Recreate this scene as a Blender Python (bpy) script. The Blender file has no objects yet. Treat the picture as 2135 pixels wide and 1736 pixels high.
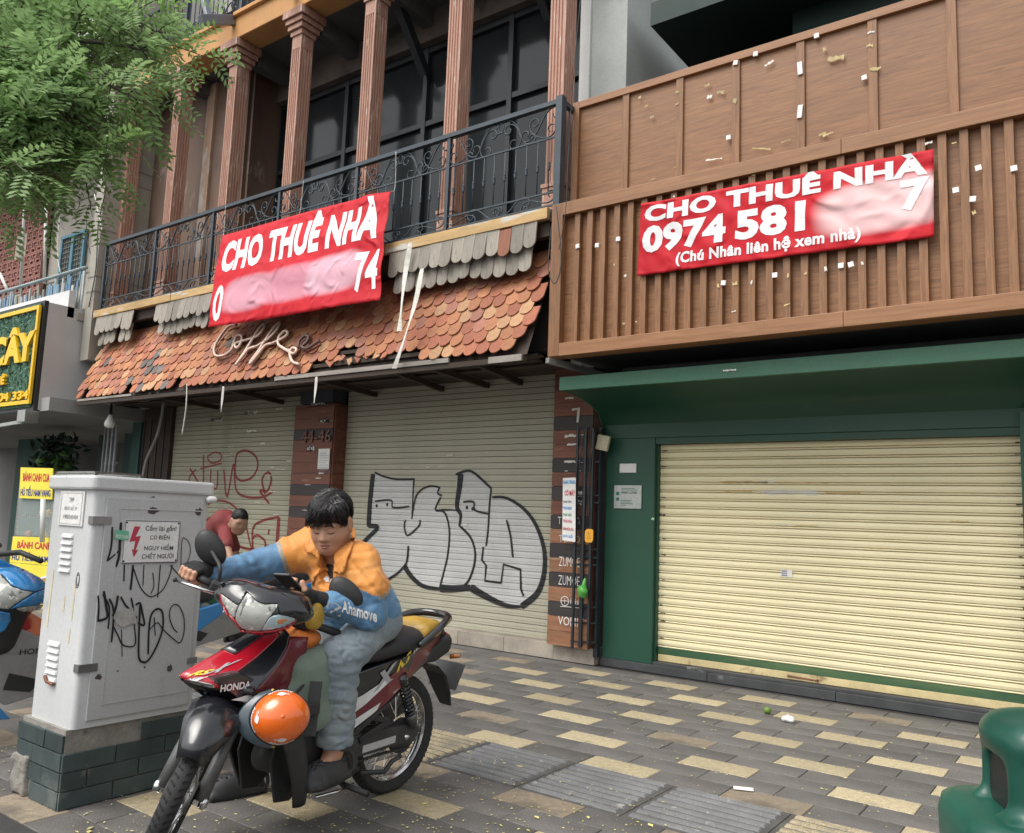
import bpy, bmesh, math, random
import numpy as np
from mathutils import Vector, Matrix
from mathutils.bvhtree import BVHTree
random.seed(7); np.random.seed(7)
S = bpy.context.scene
COL = S.collection
rad = math.radians
# ------------------------------------------------------------------ camera
CAM_H = 1.36
YAW, PITCH, ROLL = rad(-36.416), rad(7.054), rad(2.155)
_f = Vector((math.sin(YAW)*math.cos(PITCH), math.cos(YAW)*math.cos(PITCH), math.sin(PITCH)))
_r0 = Vector((math.cos(YAW), -math.sin(YAW), 0)); _u0 = _r0.cross(_f)
_r = _r0*math.cos(ROLL)+_u0*math.sin(ROLL); _u = -_r0*math.sin(ROLL)+_u0*math.cos(ROLL)
cam_d = bpy.data.cameras.new('camera'); cam = bpy.data.objects.new('camera', cam_d); COL.objects.link(cam)
cam.matrix_world = Matrix(((_r.x,_u.x,-_f.x,0),(_r.y,_u.y,-_f.y,0),(_r.z,_u.z,-_f.z,CAM_H),(0,0,0,1)))
cam_d.sensor_width = 36.0; cam_d.lens = 36.0*3019.28/3716; cam_d.clip_start = .05; cam_d.clip_end = 800
S.camera = cam
# ------------------------------------------------------------------ light: bright overcast
wd = bpy.data.worlds.new('World'); S.world = wd; wd.use_nodes = True
_nt = wd.node_tree; _bg = _nt.nodes['Background']
_sk = _nt.nodes.new('ShaderNodeTexSky'); _sk.sky_type = 'NISHITA'; _sk.sun_disc = False
SUN_EL, SUN_AZ = rad(58), rad(200)
_sk.sun_elevation = SUN_EL; _sk.sun_rotation = SUN_AZ; _sk.air_density = 1.6; _sk.dust_density = 4.0; _sk.ozone_density = 1.0
_hs = _nt.nodes.new('ShaderNodeHueSaturation'); _hs.inputs['Saturation'].default_value = .14
_nt.links.new(_sk.outputs[0], _hs.inputs['Color']); _nt.links.new(_hs.outputs[0], _bg.inputs['Color'])
_bg.inputs['Strength'].default_value = .15
_sd = bpy.data.lights.new('sun', 'SUN'); _sd.energy = 1.15; _sd.angle = rad(38); _sd.color = (1, .955, .88)
sun = bpy.data.objects.new('sun', _sd); COL.objects.link(sun)
_dir = Vector((math.sin(SUN_AZ)*math.cos(SUN_EL), math.cos(SUN_AZ)*math.cos(SUN_EL), math.sin(SUN_EL)))
sun.rotation_euler = _dir.to_track_quat('Z', 'Y').to_euler()
S.view_settings.view_transform = 'Standard'; S.view_settings.look = 'None'; S.view_settings.gamma = 1
S.view_settings.use_curve_mapping = False
S.view_settings.exposure = .70
S.render.engine = 'CYCLES'; S.cycles.max_bounces = 6; S.cycles.transparent_max_bounces = 12
# ------------------------------------------------------------------ pixel rays (photo shown 2135 x 1736)
_F = 3019.28/3716*2135
def ray(x, y): return _r*((x-1067.5)/_F)-_u*((y-868)/_F)+_f
def PY(x, y, Y): d = ray(x, y); t = Y/d.y; return Vector((d.x*t, Y, CAM_H+d.z*t))
def PX(x, y, X): d = ray(x, y); t = X/d.x; return Vector((X, d.y*t, CAM_H+d.z*t))
def PZ(x, y, Z=0): d = ray(x, y); t = (Z-CAM_H)/d.z; return Vector((d.x*t, d.y*t, Z))
def PD(x, y, D): d = ray(x, y); return Vector((0,0,CAM_H))+d*D
def zz(reg, zw, x, y): k = (reg[2]-reg[0])/zw/1.7405; return (reg[0]/1.7405+x*k, reg[1]/1.7405+y*k)
def z7(x, y): return zz((600,1350,2200,2450), 2135, x, y)
def vis(p, m=0):
    v = Vector(p)-Vector((0,0,CAM_H)); d = v.dot(_f)
    if d < .1: return False
    return abs(v.dot(_r)/d*_F) < 1067.5+m and abs(v.dot(_u)/d*_F) < 868+m
# ------------------------------------------------------------------ objects
def link(o): COL.objects.link(o); return o
def thing(name, label, cat, loc=(0,0,0), group=None, M=None):
    o = link(bpy.data.objects.new(name, None)); o.empty_display_size = .1
    if M is not None: o.matrix_world = M; o['_local'] = 1
    else: o.location = loc
    tag(o, label, cat, group); return o
def tag(o, label=None, cat=None, group=None, kind=None):
    if label: o['label'] = label
    if cat: o['category'] = cat
    if group: o['group'] = group
    if kind: o['kind'] = kind
    return o
def attach(o, parent):
    o.parent = parent
    if parent.type == 'EMPTY' and '_local' not in parent:
        o.matrix_parent_inverse = Matrix.Translation(-Vector(parent.location))
def addmesh(name, me, mat, parent=None, smooth=False, bevel=0, kind=None, auto=None):
    o = link(bpy.data.objects.new(name, me))
    for m in (mat if isinstance(mat, (list, tuple)) else [mat]): me.materials.append(m)
    if smooth: me.polygons.foreach_set('use_smooth', [True]*len(me.polygons))
    if bevel:
        b = o.modifiers.new('bevel', 'BEVEL'); b.width = bevel; b.segments = 2; b.limit_method = 'ANGLE'; b.angle_limit = rad(35)
    if auto: 
        me.polygons.foreach_set('use_smooth', [True]*len(me.polygons))
        try: me.set_sharp_from_angle(angle=rad(auto))
        except Exception: pass
    if parent: attach(o, parent)
    if kind: o['kind'] = kind
    return o
def dup(o, off, parent=None):
    c = o.copy(); link(c); c.location = Vector(o.location)+Vector(off)
    if parent: c.parent = parent
    return c
class G:
    """collects faces, then becomes one mesh object"""
    def __init__(s): s.v = []; s.f = []; s.m = []; s.cm = 0
    def add(s, vs, fs):
        n = len(s.v); s.v += [tuple(p) for p in vs]; s.f += [tuple(i+n for i in f) for f in fs]; s.m += [s.cm]*len(fs); return s
    def mm(s, x0, x1, y0, y1, z0, z1):
        return s.add([(x0,y0,z0),(x1,y0,z0),(x1,y1,z0),(x0,y1,z0),(x0,y0,z1),(x1,y0,z1),(x1,y1,z1),(x0,y1,z1)],
            [(0,3,2,1),(4,5,6,7),(0,1,5,4),(1,2,6,5),(2,3,7,6),(3,0,4,7)])
    def box(s, c, d, R=None):
        c = Vector(c); h = [k/2 for k in d]; vs = []
        for z in (-1,1):
            for x, y in ((-1,-1),(1,-1),(1,1),(-1,1)):
                p = Vector((x*h[0], y*h[1], z*h[2]))
                vs.append(c+(R@p if R is not None else p))
        return s.add(vs, [(0,3,2,1),(4,5,6,7),(0,1,5,4),(1,2,6,5),(2,3,7,6),(3,0,4,7)])
    def bar(s, a, b, w, h, up=(0,0,1)):
        a = Vector(a); b = Vector(b); d = (b-a).normalized(); up = Vector(up)
        if abs(d.dot(up)) > .99: up = Vector((0,1,0)) if abs(d.y) < .9 else Vector((1,0,0))
        sx = d.cross(up).normalized(); uz = sx.cross(d); vs = []
        for p in (a, b):
            for i, j in ((-1,-1),(1,-1),(1,1),(-1,1)): vs.append(p+sx*(i*w/2)+uz*(j*h/2))
        return s.add(vs, [(0,3,2,1),(4,5,6,7),(0,1,5,4),(1,2,6,5),(2,3,7,6),(3,0,4,7)])
    def tube(s, pts, r, n=8, sx=None, cap=True, flat=1.0):
        pts = [Vector(p) for p in pts]; m = len(pts)
        rs = r if isinstance(r, (list, tuple)) else [r]*m
        t0 = (pts[1]-pts[0]).normalized()
        ref = Vector(sx) if sx else (Vector((0,0,1)) if abs(t0.z) < .9 else Vector((1,0,0)))
        nrm = (ref-t0*ref.dot(t0)).normalized(); vs = []
        for i, p in enumerate(pts):
            t = (pts[min(i+1,m-1)]-pts[max(i-1,0)])
            t = t.normalized() if t.length > 1e-9 else t0
            nn = nrm-t*nrm.dot(t); nrm = nn.normalized() if nn.length > 1e-6 else nrm
            b = t.cross(nrm)
            for k in range(n):
                a = 2*math.pi*k/n; vs.append(p+(nrm*math.cos(a)*flat+b*math.sin(a))*rs[i])
        fs = [(i*n+k, i*n+(k+1)%n, (i+1)*n+(k+1)%n, (i+1)*n+k) for i in range(m-1) for k in range(n)]
        if cap: fs += [tuple(reversed(range(n))), tuple((m-1)*n+k for k in range(n))]
        return s.add(vs, fs)
    def lathe(s, prof, o=(0,0,0), ax=(0,0,1), n=16, cap=True):
        ax = Vector(ax).normalized(); o = Vector(o)
        e = Vector((1,0,0)) if abs(ax.x) < .9 else Vector((0,1,0)); e = (e-ax*e.dot(ax)).normalized(); g = ax.cross(e)
        vs = [o+ax*z+(e*math.cos(2*math.pi*k/n)+g*math.sin(2*math.pi*k/n))*r for r, z in prof for k in range(n)]
        m = len(prof)
        fs = [(i*n+k, i*n+(k+1)%n, (i+1)*n+(k+1)%n, (i+1)*n+k) for i in range(m-1) for k in range(n)]
        if cap: fs += [tuple(reversed(range(n))), tuple((m-1)*n+k for k in range(n))]
        return s.add(vs, fs)
    def surf(s, fn, nu, nv, closeu=False):
        vs = [fn(i/nu, j/nv) for i in range(nu+(0 if closeu else 1)) for j in range(nv+1)]
        mu = nu if closeu else nu+1; w = nv+1
        return s.add(vs, [(i*w+j, ((i+1)%mu)*w+j, ((i+1)%mu)*w+j+1, i*w+j+1) for i in range(nu) for j in range(nv)])
    def prism(s, poly, fn, d0, d1):
        """poly of 2-D points, fn(u,v,d) -> 3-D"""
        n = len(poly); vs = [fn(u,v,d0) for u,v in poly]+[fn(u,v,d1) for u,v in poly]
        return s.add(vs, [tuple(reversed(range(n))), tuple(range(n,2*n))]+[(i,(i+1)%n,n+(i+1)%n,n+i) for i in range(n)])
    def loft(s, rings, cap=True):
        n = len(rings[0]); m = len(rings)
        return s.add([p for r in rings for p in r], [(i*n+k, i*n+(k+1)%n, (i+1)*n+(k+1)%n, (i+1)*n+k) for i in range(m-1) for k in range(n)]
            +([tuple(reversed(range(n))), tuple((m-1)*n+k for k in range(n))] if cap else []))
    def mesh(s, name):
        me = bpy.data.meshes.new(name); me.from_pydata(s.v, [], s.f)
        if any(s.m): me.polygons.foreach_set('material_index', s.m)
        me.update(); return me
    def obj(s, name, mat, parent=None, fix=True, **k):
        me = s.mesh(name)
        if fix:
            bm = bmesh.new(); bm.from_mesh(me); bmesh.ops.recalc_face_normals(bm, faces=bm.faces); bm.to_mesh(me); bm.free()
        return addmesh(name, me, mat, parent, **k)
def catmull(pts, n=6, closed=False):
    P = [np.array(p, float) for p in pts]; m = len(P); out = []
    rng = range(m) if closed else range(m-1)
    for i in rng:
        g = (lambda k: P[k % m]) if closed else (lambda k: P[min(max(k,0),m-1)])
        a, b, c, d = g(i-1), g(i), g(i+1), g(i+2)
        for j in range(n):
            t = j/n; out.append(.5*((2*b)+(c-a)*t+(2*a-5*b+4*c-d)*t*t+(3*b-a-3*c+d)*t**3))
    if not closed: out.append(P[-1])
    return [tuple(p) for p in out]
# ------------------------------------------------------------------ flat print: strokes, fills and lettering
def ribbon(pts, w, smooth=5, w2=None):
    """2-D stroke -> (verts, quads)"""
    P = catmull(pts, smooth) if smooth > 1 and len(pts) > 2 else pts
    P = [Vector((p[0], p[1])) for p in P]; vs = []; m = len(P)
    for i, p in enumerate(P):
        t = (P[min(i+1,m-1)]-P[max(i-1,0)]); t = t.normalized() if t.length > 1e-9 else Vector((1,0))
        q = i/(m-1); ww = (w+(w2-w)*q) if w2 is not None else w
        ww *= .5*(.75 if i in (0,m-1) else 1)
        nrm = Vector((-t.y, t.x))*ww; vs += [p+nrm, p-nrm]
    return [(v.x,v.y) for v in vs], [(2*i,2*i+1,2*i+3,2*i+2) for i in range(m-1)]
_tc = {}
def text2d(s, bold=.0, shear=0, res=3, sp=1.0):
    key = (s, bold, shear, res, sp)
    if key in _tc: return _tc[key]
    c = bpy.data.curves.new('t', 'FONT'); c.body = s; c.offset = bold; c.shear = shear; c.resolution_u = res; c.space_character = sp
    o = bpy.data.objects.new('t', c); link(o)
    me = o.evaluated_get(bpy.context.evaluated_depsgraph_get()).to_mesh()
    vs = [(v.co.x, v.co.y) for v in me.vertices]; fs = [tuple(p.vertices) for p in me.polygons]
    bpy.data.objects.remove(o); bpy.data.curves.remove(c)
    x0 = min(v[0] for v in vs); x1 = max(v[0] for v in vs); y0 = min(v[1] for v in vs); y1 = max(v[1] for v in vs)
    _tc[key] = ([((x-x0)/(x1-x0), (y-y0)/(y1-y0)) for x, y in vs], fs); return _tc[key]
def flat(name, vf, mat, mp, parent=None, cutu=None, cutv=None, **k):
    """2-D faces cut along given u / v lines and laid onto a surface by mp(u, v)"""
    bm = bmesh.new(); vv = [bm.verts.new((x, y, 0)) for x, y in vf[0]]
    for f in vf[1]:
        try: bm.faces.new([vv[i] for i in f])
        except ValueError: pass
    for ax, cuts in ((0, cutu or []), (1, cutv or [])):
        for c in cuts:
            co = [0,0,0]; co[ax] = c; no = [0,0,0]; no[ax] = 1
            bmesh.ops.bisect_plane(bm, geom=bm.verts[:]+bm.edges[:]+bm.faces[:], plane_co=co, plane_no=no)
    for v in bm.verts: v.co = mp(v.co.x, v.co.y)
    me = bpy.data.meshes.new(name); bm.to_mesh(me); bm.free()
    return addmesh(name, me, mat, parent, **k)
def merge(*vfs):
    V = []; F = []
    for v, f in vfs:
        n = len(V); V += list(v); F += [tuple(i+n for i in q) for q in f]
    return V, F
def place(vf, x0, y0, w, h, sl=0):
    return [(x0+x*w, y0+y*h+sl*x*w) for x, y in vf[0]], vf[1]
def lines(rows, bold=.012):
    """rows: (text, x0, y0, w, h)"""
    return merge(*[place(text2d(r[0], r[5] if len(r) > 5 else bold), *r[1:5]) for r in rows])
def blob(cx, cy, rx, ry, n=14, j=.25, seed=0):
    r = random.Random(seed)
    return [(cx+math.cos(a)*rx*(1+r.uniform(-j,j)), cy+math.sin(a)*ry*(1+r.uniform(-j,j))) for a in [2*math.pi*i/n for i in range(n)]], [tuple(range(n))]
def scrap(cx, cy, w, h, seed=0, n=9):
    """torn strip of paper"""
    r = random.Random(seed); top = [(cx-w/2+w*i/n, cy+h/2*r.uniform(.2,1)) for i in range(n+1)]; bot = [(cx-w/2+w*i/n, cy-h/2*r.uniform(.2,1)) for i in range(n+1)]
    return top+bot, [(i, n+1+i, n+2+i, i+1) for i in range(n)]
# ------------------------------------------------------------------ surfaces from distance fields (bodies, clothing, moulded plastic)
def sdf_mesh(name, fn, lo, hi, h):
    lo = np.array(lo, np.float32); hi = np.array(hi, np.float32)
    n = np.maximum(((hi-lo)/h).astype(int)+2, 4)
    ax = [lo[i]+h*np.arange(n[i], dtype=np.float32) for i in range(3)]
    X, Y, Z = np.meshgrid(*ax, indexing='ij'); D = fn(X, Y, Z).astype(np.float32)
    ins = D < 0; c = tuple(k-1 for k in n)
    acc = np.zeros(c+(3,), np.float32); cnt = np.zeros(c, np.float32)
    def sl(o): return tuple(slice(o[i], o[i]+c[i]) for i in range(3))
    corners = [(i,j,k) for i in (0,1) for j in (0,1) for k in (0,1)]
    for a in corners:
        for d in range(3):
            if a[d]: continue
            b = list(a); b[d] = 1
            da, db = D[sl(a)], D[sl(b)]; msk = (da < 0) != (db < 0)
            t = np.where(msk, da/np.where(msk, da-db, 1), 0)
            for i in range(3): acc[..., i] += np.where(msk, a[i]+(t if i == d else 0), 0)
            cnt += msk
    act = cnt > 0; idx = -np.ones(c, np.int64); idx[act] = np.arange(act.sum())
    ijk = np.argwhere(act); V = lo+h*(ijk+acc[act]/cnt[act][:, None])
    F = []
    for d in range(3):
        s0 = [slice(0, n[i]) for i in range(3)]; s1 = list(s0); s0[d] = slice(0, n[d]-1); s1[d] = slice(1, n[d])
        A, B = ins[tuple(s0)], ins[tuple(s1)]
        e = np.argwhere(A != B); o = [i for i in range(3) if i != d]
        ok = np.all([(e[:, q] > 0) & (e[:, q] < n[q]-1) for q in o], axis=0); e = e[ok]
        s = A[tuple(e.T)]
        q = []
        for du, dv in ((-1,-1),(0,-1),(0,0),(-1,0)):
            g = e.copy(); g[:, o[0]] += du; g[:, o[1]] += dv; q.append(idx[tuple(g.T)])
        q = np.stack(q, 1); flip = s if d != 1 else ~s
        q[~flip] = q[~flip][:, ::-1]; F.append(q)
    F = np.concatenate(F); me = bpy.data.meshes.new(name)
    me.from_pydata(V.tolist(), [], F.tolist()); me.update()
    me.polygons.foreach_set('use_smooth', [True]*len(me.polygons)); return me
def sball(X, Y, Z, c, r):
    r = (r, r, r) if not hasattr(r, '__len__') else r
    p = [(X-c[0])/r[0], (Y-c[1])/r[1], (Z-c[2])/r[2]]
    k0 = np.sqrt(p[0]**2+p[1]**2+p[2]**2)+1e-9; k1 = np.sqrt((p[0]/r[0])**2+(p[1]/r[1])**2+(p[2]/r[2])**2)+1e-9
    return k0*(k0-1)/k1
def sell(X, Y, Z, c, r, R):
    """ellipsoid turned by matrix R (columns: its axes)"""
    dx, dy, dz = X-c[0], Y-c[1], Z-c[2]
    return sball(dx*R[0][0]+dy*R[1][0]+dz*R[2][0], dx*R[0][1]+dy*R[1][1]+dz*R[2][1], dx*R[0][2]+dy*R[1][2]+dz*R[2][2], (0,0,0), r)
def scap(X, Y, Z, a, b, ra, rb):
    ba = np.array(b, float)-np.array(a, float); L = max((ba**2).sum(), 1e-9)
    px, py, pz = X-a[0], Y-a[1], Z-a[2]; t = np.clip((px*ba[0]+py*ba[1]+pz*ba[2])/L, 0, 1)
    return np.sqrt((px-t*ba[0])**2+(py-t*ba[1])**2+(pz-t*ba[2])**2)-(ra+(rb-ra)*t)
def sbox(X, Y, Z, c, h, r, R=None):
    dx, dy, dz = X-c[0], Y-c[1], Z-c[2]
    if R is not None: dx, dy, dz = dx*R[0][0]+dy*R[1][0]+dz*R[2][0], dx*R[0][1]+dy*R[1][1]+dz*R[2][1], dx*R[0][2]+dy*R[1][2]+dz*R[2][2]
    q = [np.abs(dx)-h[0]+r, np.abs(dy)-h[1]+r, np.abs(dz)-h[2]+r]
    return np.sqrt(sum(np.maximum(k, 0)**2 for k in q))+np.minimum(np.maximum(q[0], np.maximum(q[1], q[2])), 0)-r
def smin(a, b, k): h = np.clip(.5+.5*(b-a)/k, 0, 1); return b+(a-b)*h-k*h*(1-h)
def smax(a, b, k): return -smin(-a, -b, k)
def marcher(me, fall):
    """view ray -> point on a mesh built in world space (nearest point of it where the ray passes by)"""
    T = BVHTree.FromPolygons([v.co.copy() for v in me.vertices], [tuple(p.vertices) for p in me.polygons])
    def hit(px, py, off=.003):
        d = ray(px, py).normalized(); o = Vector((0,0,CAM_H)); p = T.ray_cast(o, d)[0]
        if p is None:
            q = o+d*fall
            for _ in range(4): p = T.find_nearest(q)[0]; q = o+d*((p-o).dot(d))
            p = q
        return p-d*off
    return hit
def panel(nm, pts, mat, hit, off, parent, th=.005, step=5, smooth=3):
    """raised panel whose outline is given in the picture and which lies on a modelled surface"""
    P_ = catmull(pts, smooth, True) if smooth > 1 else pts
    xs = [p[0] for p in P_]; ys = [-p[1] for p in P_]
    o = flat(nm, ([(x,-y) for x,y in P_],[tuple(range(len(P_)))]), mat, lambda u,v: hit(u,-v,off), parent, cutu=list(np.arange(min(xs)+step, max(xs), step)), cutv=list(np.arange(min(ys)+step, max(ys), step)), smooth=True)
    m = o.modifiers.new('s','SOLIDIFY'); m.thickness = th; m.offset = 0; return o
def vnoise(X, Y, Z, seed=0):
    """cheap smooth wave noise for folds"""
    r = np.random.RandomState(seed); o = 0
    for i in range(5):
        k = r.normal(size=3); k = k/np.linalg.norm(k)*r.uniform(.7, 1.6); o = o+np.sin(X*k[0]+Y*k[1]+Z*k[2]+r.uniform(0, 6.28))
    return o/5
# ------------------------------------------------------------------ materials
def _n(nt, t, **k):
    n = nt.nodes.new(t)
    for a, b in k.items():
        if a.startswith('i_'): n.inputs[a[2:].replace('_', ' ')].default_value = b
        else: setattr(n, a, b)
    return n
MATS = {}
def pm(name, col, rough=.7, var=.12, vs=3., bump=.12, bs=60., metal=0., spec=.5, col2=None, st=(1,1,1), rnd=0., isl=0., spots=(), coat=0., fine=.06, alpha=None, trans=0., big=.08, dist=0., sss=0., sheen=0., wr=None):
    """procedural surface: two-tone noise, broad blotches, fine grain, optional stains (colour, scale, threshold, softness)"""
    if name in MATS: return MATS[name]
    m = bpy.data.materials.new(name); m.use_nodes = True; nt = m.node_tree; L = nt.links.new
    P = nt.nodes['Principled BSDF']; tc = _n(nt, 'ShaderNodeTexCoord'); mp = _n(nt, 'ShaderNodeMapping'); mp.inputs['Scale'].default_value = st
    L(tc.outputs['Object'], mp.inputs['Vector'])
    c2 = col2 or tuple(min(1, k*(1+var)) for k in col); c1 = col if col2 else tuple(k*(1-var) for k in col)
    n1 = _n(nt, 'ShaderNodeTexNoise', i_Scale=vs, i_Detail=7., i_Roughness=.6, i_Distortion=dist); L(mp.outputs[0], n1.inputs['Vector'])
    rp = _n(nt, 'ShaderNodeValToRGB'); rp.color_ramp.elements[0].position = .32; rp.color_ramp.elements[1].position = .68
    rp.color_ramp.elements[0].color = (*c1, 1); rp.color_ramp.elements[1].color = (*c2, 1); L(n1.outputs['Fac'], rp.inputs[0])
    cur = rp.outputs[0]
    def mul(a, fac_out, lo, hi):
        mr = _n(nt, 'ShaderNodeMapRange'); L(fac_out, mr.inputs[0]); mr.inputs[1].default_value = .25; mr.inputs[2].default_value = .75; mr.inputs[3].default_value = lo; mr.inputs[4].default_value = hi
        mx = _n(nt, 'ShaderNodeMix', data_type='RGBA', blend_type='MULTIPLY'); mx.inputs[0].default_value = 1
        L(a, mx.inputs[6]); L(mr.outputs[0], mx.inputs[7]); return mx.outputs[2]
    if big:
        n2 = _n(nt, 'ShaderNodeTexNoise', i_Scale=.9, i_Detail=3.); L(tc.outputs['Object'], n2.inputs['Vector']); cur = mul(cur, n2.outputs['Fac'], 1-big*1.5, 1+big)
    if fine:
        n3 = _n(nt, 'ShaderNodeTexNoise', i_Scale=bs*2.2, i_Detail=2.); L(tc.outputs['Object'], n3.inputs['Vector']); cur = mul(cur, n3.outputs['Fac'], 1-fine*1.5, 1+fine*1.5)
    if rnd:
        oi = _n(nt, 'ShaderNodeObjectInfo'); mr = _n(nt, 'ShaderNodeMapRange'); L(oi.outputs['Random'], mr.inputs[0]); mr.inputs[3].default_value = 1-rnd; mr.inputs[4].default_value = 1+rnd
        hs = _n(nt, 'ShaderNodeHueSaturation'); L(mr.outputs[0], hs.inputs['Value']); L(cur, hs.inputs['Color']); cur = hs.outputs[0]
    if isl:
        ge = _n(nt, 'ShaderNodeNewGeometry'); mr = _n(nt, 'ShaderNodeMapRange'); L(ge.outputs['Random Per Island'], mr.inputs[0]); mr.inputs[3].default_value = 1-isl; mr.inputs[4].default_value = 1+isl
        hs = _n(nt, 'ShaderNodeHueSaturation'); L(mr.outputs[0], hs.inputs['Value']); L(cur, hs.inputs['Color']); cur = hs.outputs[0]
    for i, sp in enumerate(spots):
        n4 = _n(nt, 'ShaderNodeTexNoise', i_Scale=sp[1], i_Detail=6., i_Roughness=.65); L(mp.outputs[0] if len(sp) > 4 else tc.outputs['Object'], n4.inputs['Vector'])
        mr = _n(nt, 'ShaderNodeMapRange'); L(n4.outputs['Fac'], mr.inputs[0]); mr.inputs[1].default_value = sp[2]; mr.inputs[2].default_value = sp[2]+sp[3]
        mx = _n(nt, 'ShaderNodeMix', data_type='RGBA'); L(mr.outputs[0], mx.inputs[0]); L(cur, mx.inputs[6]); mx.inputs[7].default_value = (*sp[0], 1); cur = mx.outputs[2]
    L(cur, P.inputs['Base Color'])
    P.inputs['Metallic'].default_value = metal; P.inputs['Specular IOR Level'].default_value = spec
    rr = _n(nt, 'ShaderNodeMapRange'); L(n1.outputs['Fac'], rr.inputs[0]); rr.inputs[1].default_value = .2; rr.inputs[2].default_value = .8
    rr.inputs[3].default_value = max(.02, rough*.82); rr.inputs[4].default_value = min(1, rough*1.18); L(rr.outputs[0], P.inputs['Roughness'])
    if bump:
        nb = _n(nt, 'ShaderNodeTexNoise', i_Scale=bs, i_Detail=4.); L(mp.outputs[0], nb.inputs['Vector'])
        bu = _n(nt, 'ShaderNodeBump'); bu.inputs['Strength'].default_value = bump; bu.inputs['Distance'].default_value = .01; L(nb.outputs['Fac'], bu.inputs['Height']); L(bu.outputs[0], P.inputs['Normal'])
    if wr:
        nw = _n(nt, 'ShaderNodeTexNoise', i_Scale=wr[0], i_Detail=3., i_Roughness=.45, i_Distortion=1.2); nw.noise_type = 'RIDGED_MULTIFRACTAL'; L(tc.outputs['Object'], nw.inputs['Vector'])
        b2 = _n(nt, 'ShaderNodeBump'); b2.inputs['Strength'].default_value = wr[1]; b2.inputs['Distance'].default_value = .05; L(nw.outputs['Fac'], b2.inputs['Height'])
        if P.inputs['Normal'].links: L(P.inputs['Normal'].links[0].from_socket, b2.inputs['Normal'])
        L(b2.outputs[0], P.inputs['Normal'])
    if coat: P.inputs['Coat Weight'].default_value = coat; P.inputs['Coat Roughness'].default_value = .06
    if alpha is not None: P.inputs['Alpha'].default_value = alpha
    if trans: P.inputs['Transmission Weight'].default_value = trans
    if sss: P.inputs['Subsurface Weight'].default_value = sss; P.inputs['Subsurface Radius'].default_value = (.012,.005,.003); P.inputs['Subsurface Scale'].default_value = 1
    if sheen: P.inputs['Sheen Weight'].default_value = sheen
    MATS[name] = m; return m
# ================================================================== ground
MG = pm('granite_grey', (.118,.111,.104), .75, .25, 2.2, .25, 70, rnd=.16, fine=.3, big=.22, spots=(((.065,.062,.058), 1.1, .55, .14), ((.24,.23,.21), 6, .64, .06), ((.33,.30,.22), 38, .745, .02)))
MYG = pm('granite_yellow', (.40,.335,.215), .72, .2, 26, .2, 90, rnd=.16, fine=.4, big=.15, spots=(((.18,.14,.09), 42, .58, .08), ((.16,.145,.12), 1.6, .56, .14), ((.52,.46,.33), 30, .62, .08)))
MFG = pm('granite_faded', (.24,.195,.14), .75, .2, 26, .2, 90, rnd=.12, fine=.3, spots=(((.12,.10,.08), 2.2, .5, .12),))
MJ = pm('joint_mortar', (.035,.033,.031), .9, .2, 20, .2, 80)
MTG = pm('tactile_grey', (.15,.153,.155), .7, .2, 5, .2, 90, rnd=.06, fine=.2, spots=(((.3,.29,.27), 14, .62, .06),))
ground = G().mm(-60,40,-40,60,-.5,-.012).obj('ground', pm('asphalt', (.05,.05,.052), .85, .2, 3, .3, 120)); tag(ground, kind='structure')
pave = G().mm(-30,14,.9,7.3,-.2,-.006).obj('pavement', MJ); tag(pave, kind='structure')
PW, PH, Y0 = .42, .2035, 4.25
def yellow_at(n, X):
    if n % 2: return False
    s = -2.575 if (n//2) % 2 == 0 else -2.155
    return abs(((X-s)/PW+.25) % 2 - .25) < .3
_pm = {}
def paver_mesh(w, h, d, mat):
    k = (round(w,3), round(h,3), mat.name)
    if k not in _pm:
        b = .003; g = G(); x, y = w/2-.0022, h/2-.0022
        g.loft([[(-x,-y,-.03),(x,-y,-.03),(x,y,-.03),(-x,y,-.03)], [(-x,-y,-b),(x,-y,-b),(x,y,-b),(-x,y,-b)], [(-x+b,-y+b,0),(x-b,-y+b,0),(x-b,y-b,0),(-x+b,y-b,0)]])
        _pm[k] = g.mesh('paver'); _pm[k].materials.append(mat)
    return _pm[k]
cells = []
for n in range(-12, 15):
    if n in (-3,-2,-1): continue
    y0 = Y0+n*PH
    if y0+PH > 7.2: continue
    off = 0 if n % 2 == 0 else .21
    for i in range(-45, 10):
        x0 = -2.575+off+i*PW; c = (x0+PW/2, y0+PH/2)
        if x0 < -13.5 or x0 > 1.5: continue
        cells.append((n, x0, c, yellow_at(n, x0) and off == 0))
cells.sort(key=lambda c: (not vis((c[2][0], c[2][1], 0), 40), c[2][0]**2+c[2][1]**2))
far = G(); rp = random.Random(3)
FADE = {}
for q, (n, x0, c, yl) in enumerate(cells):
    dz = rp.uniform(-.0015, .0015); mt = 0
    if yl:
        mt = 1
        if rp.random() < .12 or (n, round(x0,2)) in FADE or (c[1] < 3.7 and rp.random() < .6) or c[0] < -4.7: mt = 2
    mat = (MG, MYG, MFG)[mt]
    if q < 270:
        o = link(bpy.data.objects.new('paver', paver_mesh(PW, PH, .03, mat))); o.location = (c[0], c[1], dz); o.parent = pave
        o.rotation_euler = (rp.uniform(-.003,.003), rp.uniform(-.003,.003), 0)
    else:
        far.cm = mt; far.mm(x0+.0022, x0+PW-.0022, c[1]-PH/2+.0022, c[1]+PH/2-.0022, -.03, dz)
far.obj('far_pavers', [MG, MYG, MFG], pave, kind='stuff')
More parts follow.
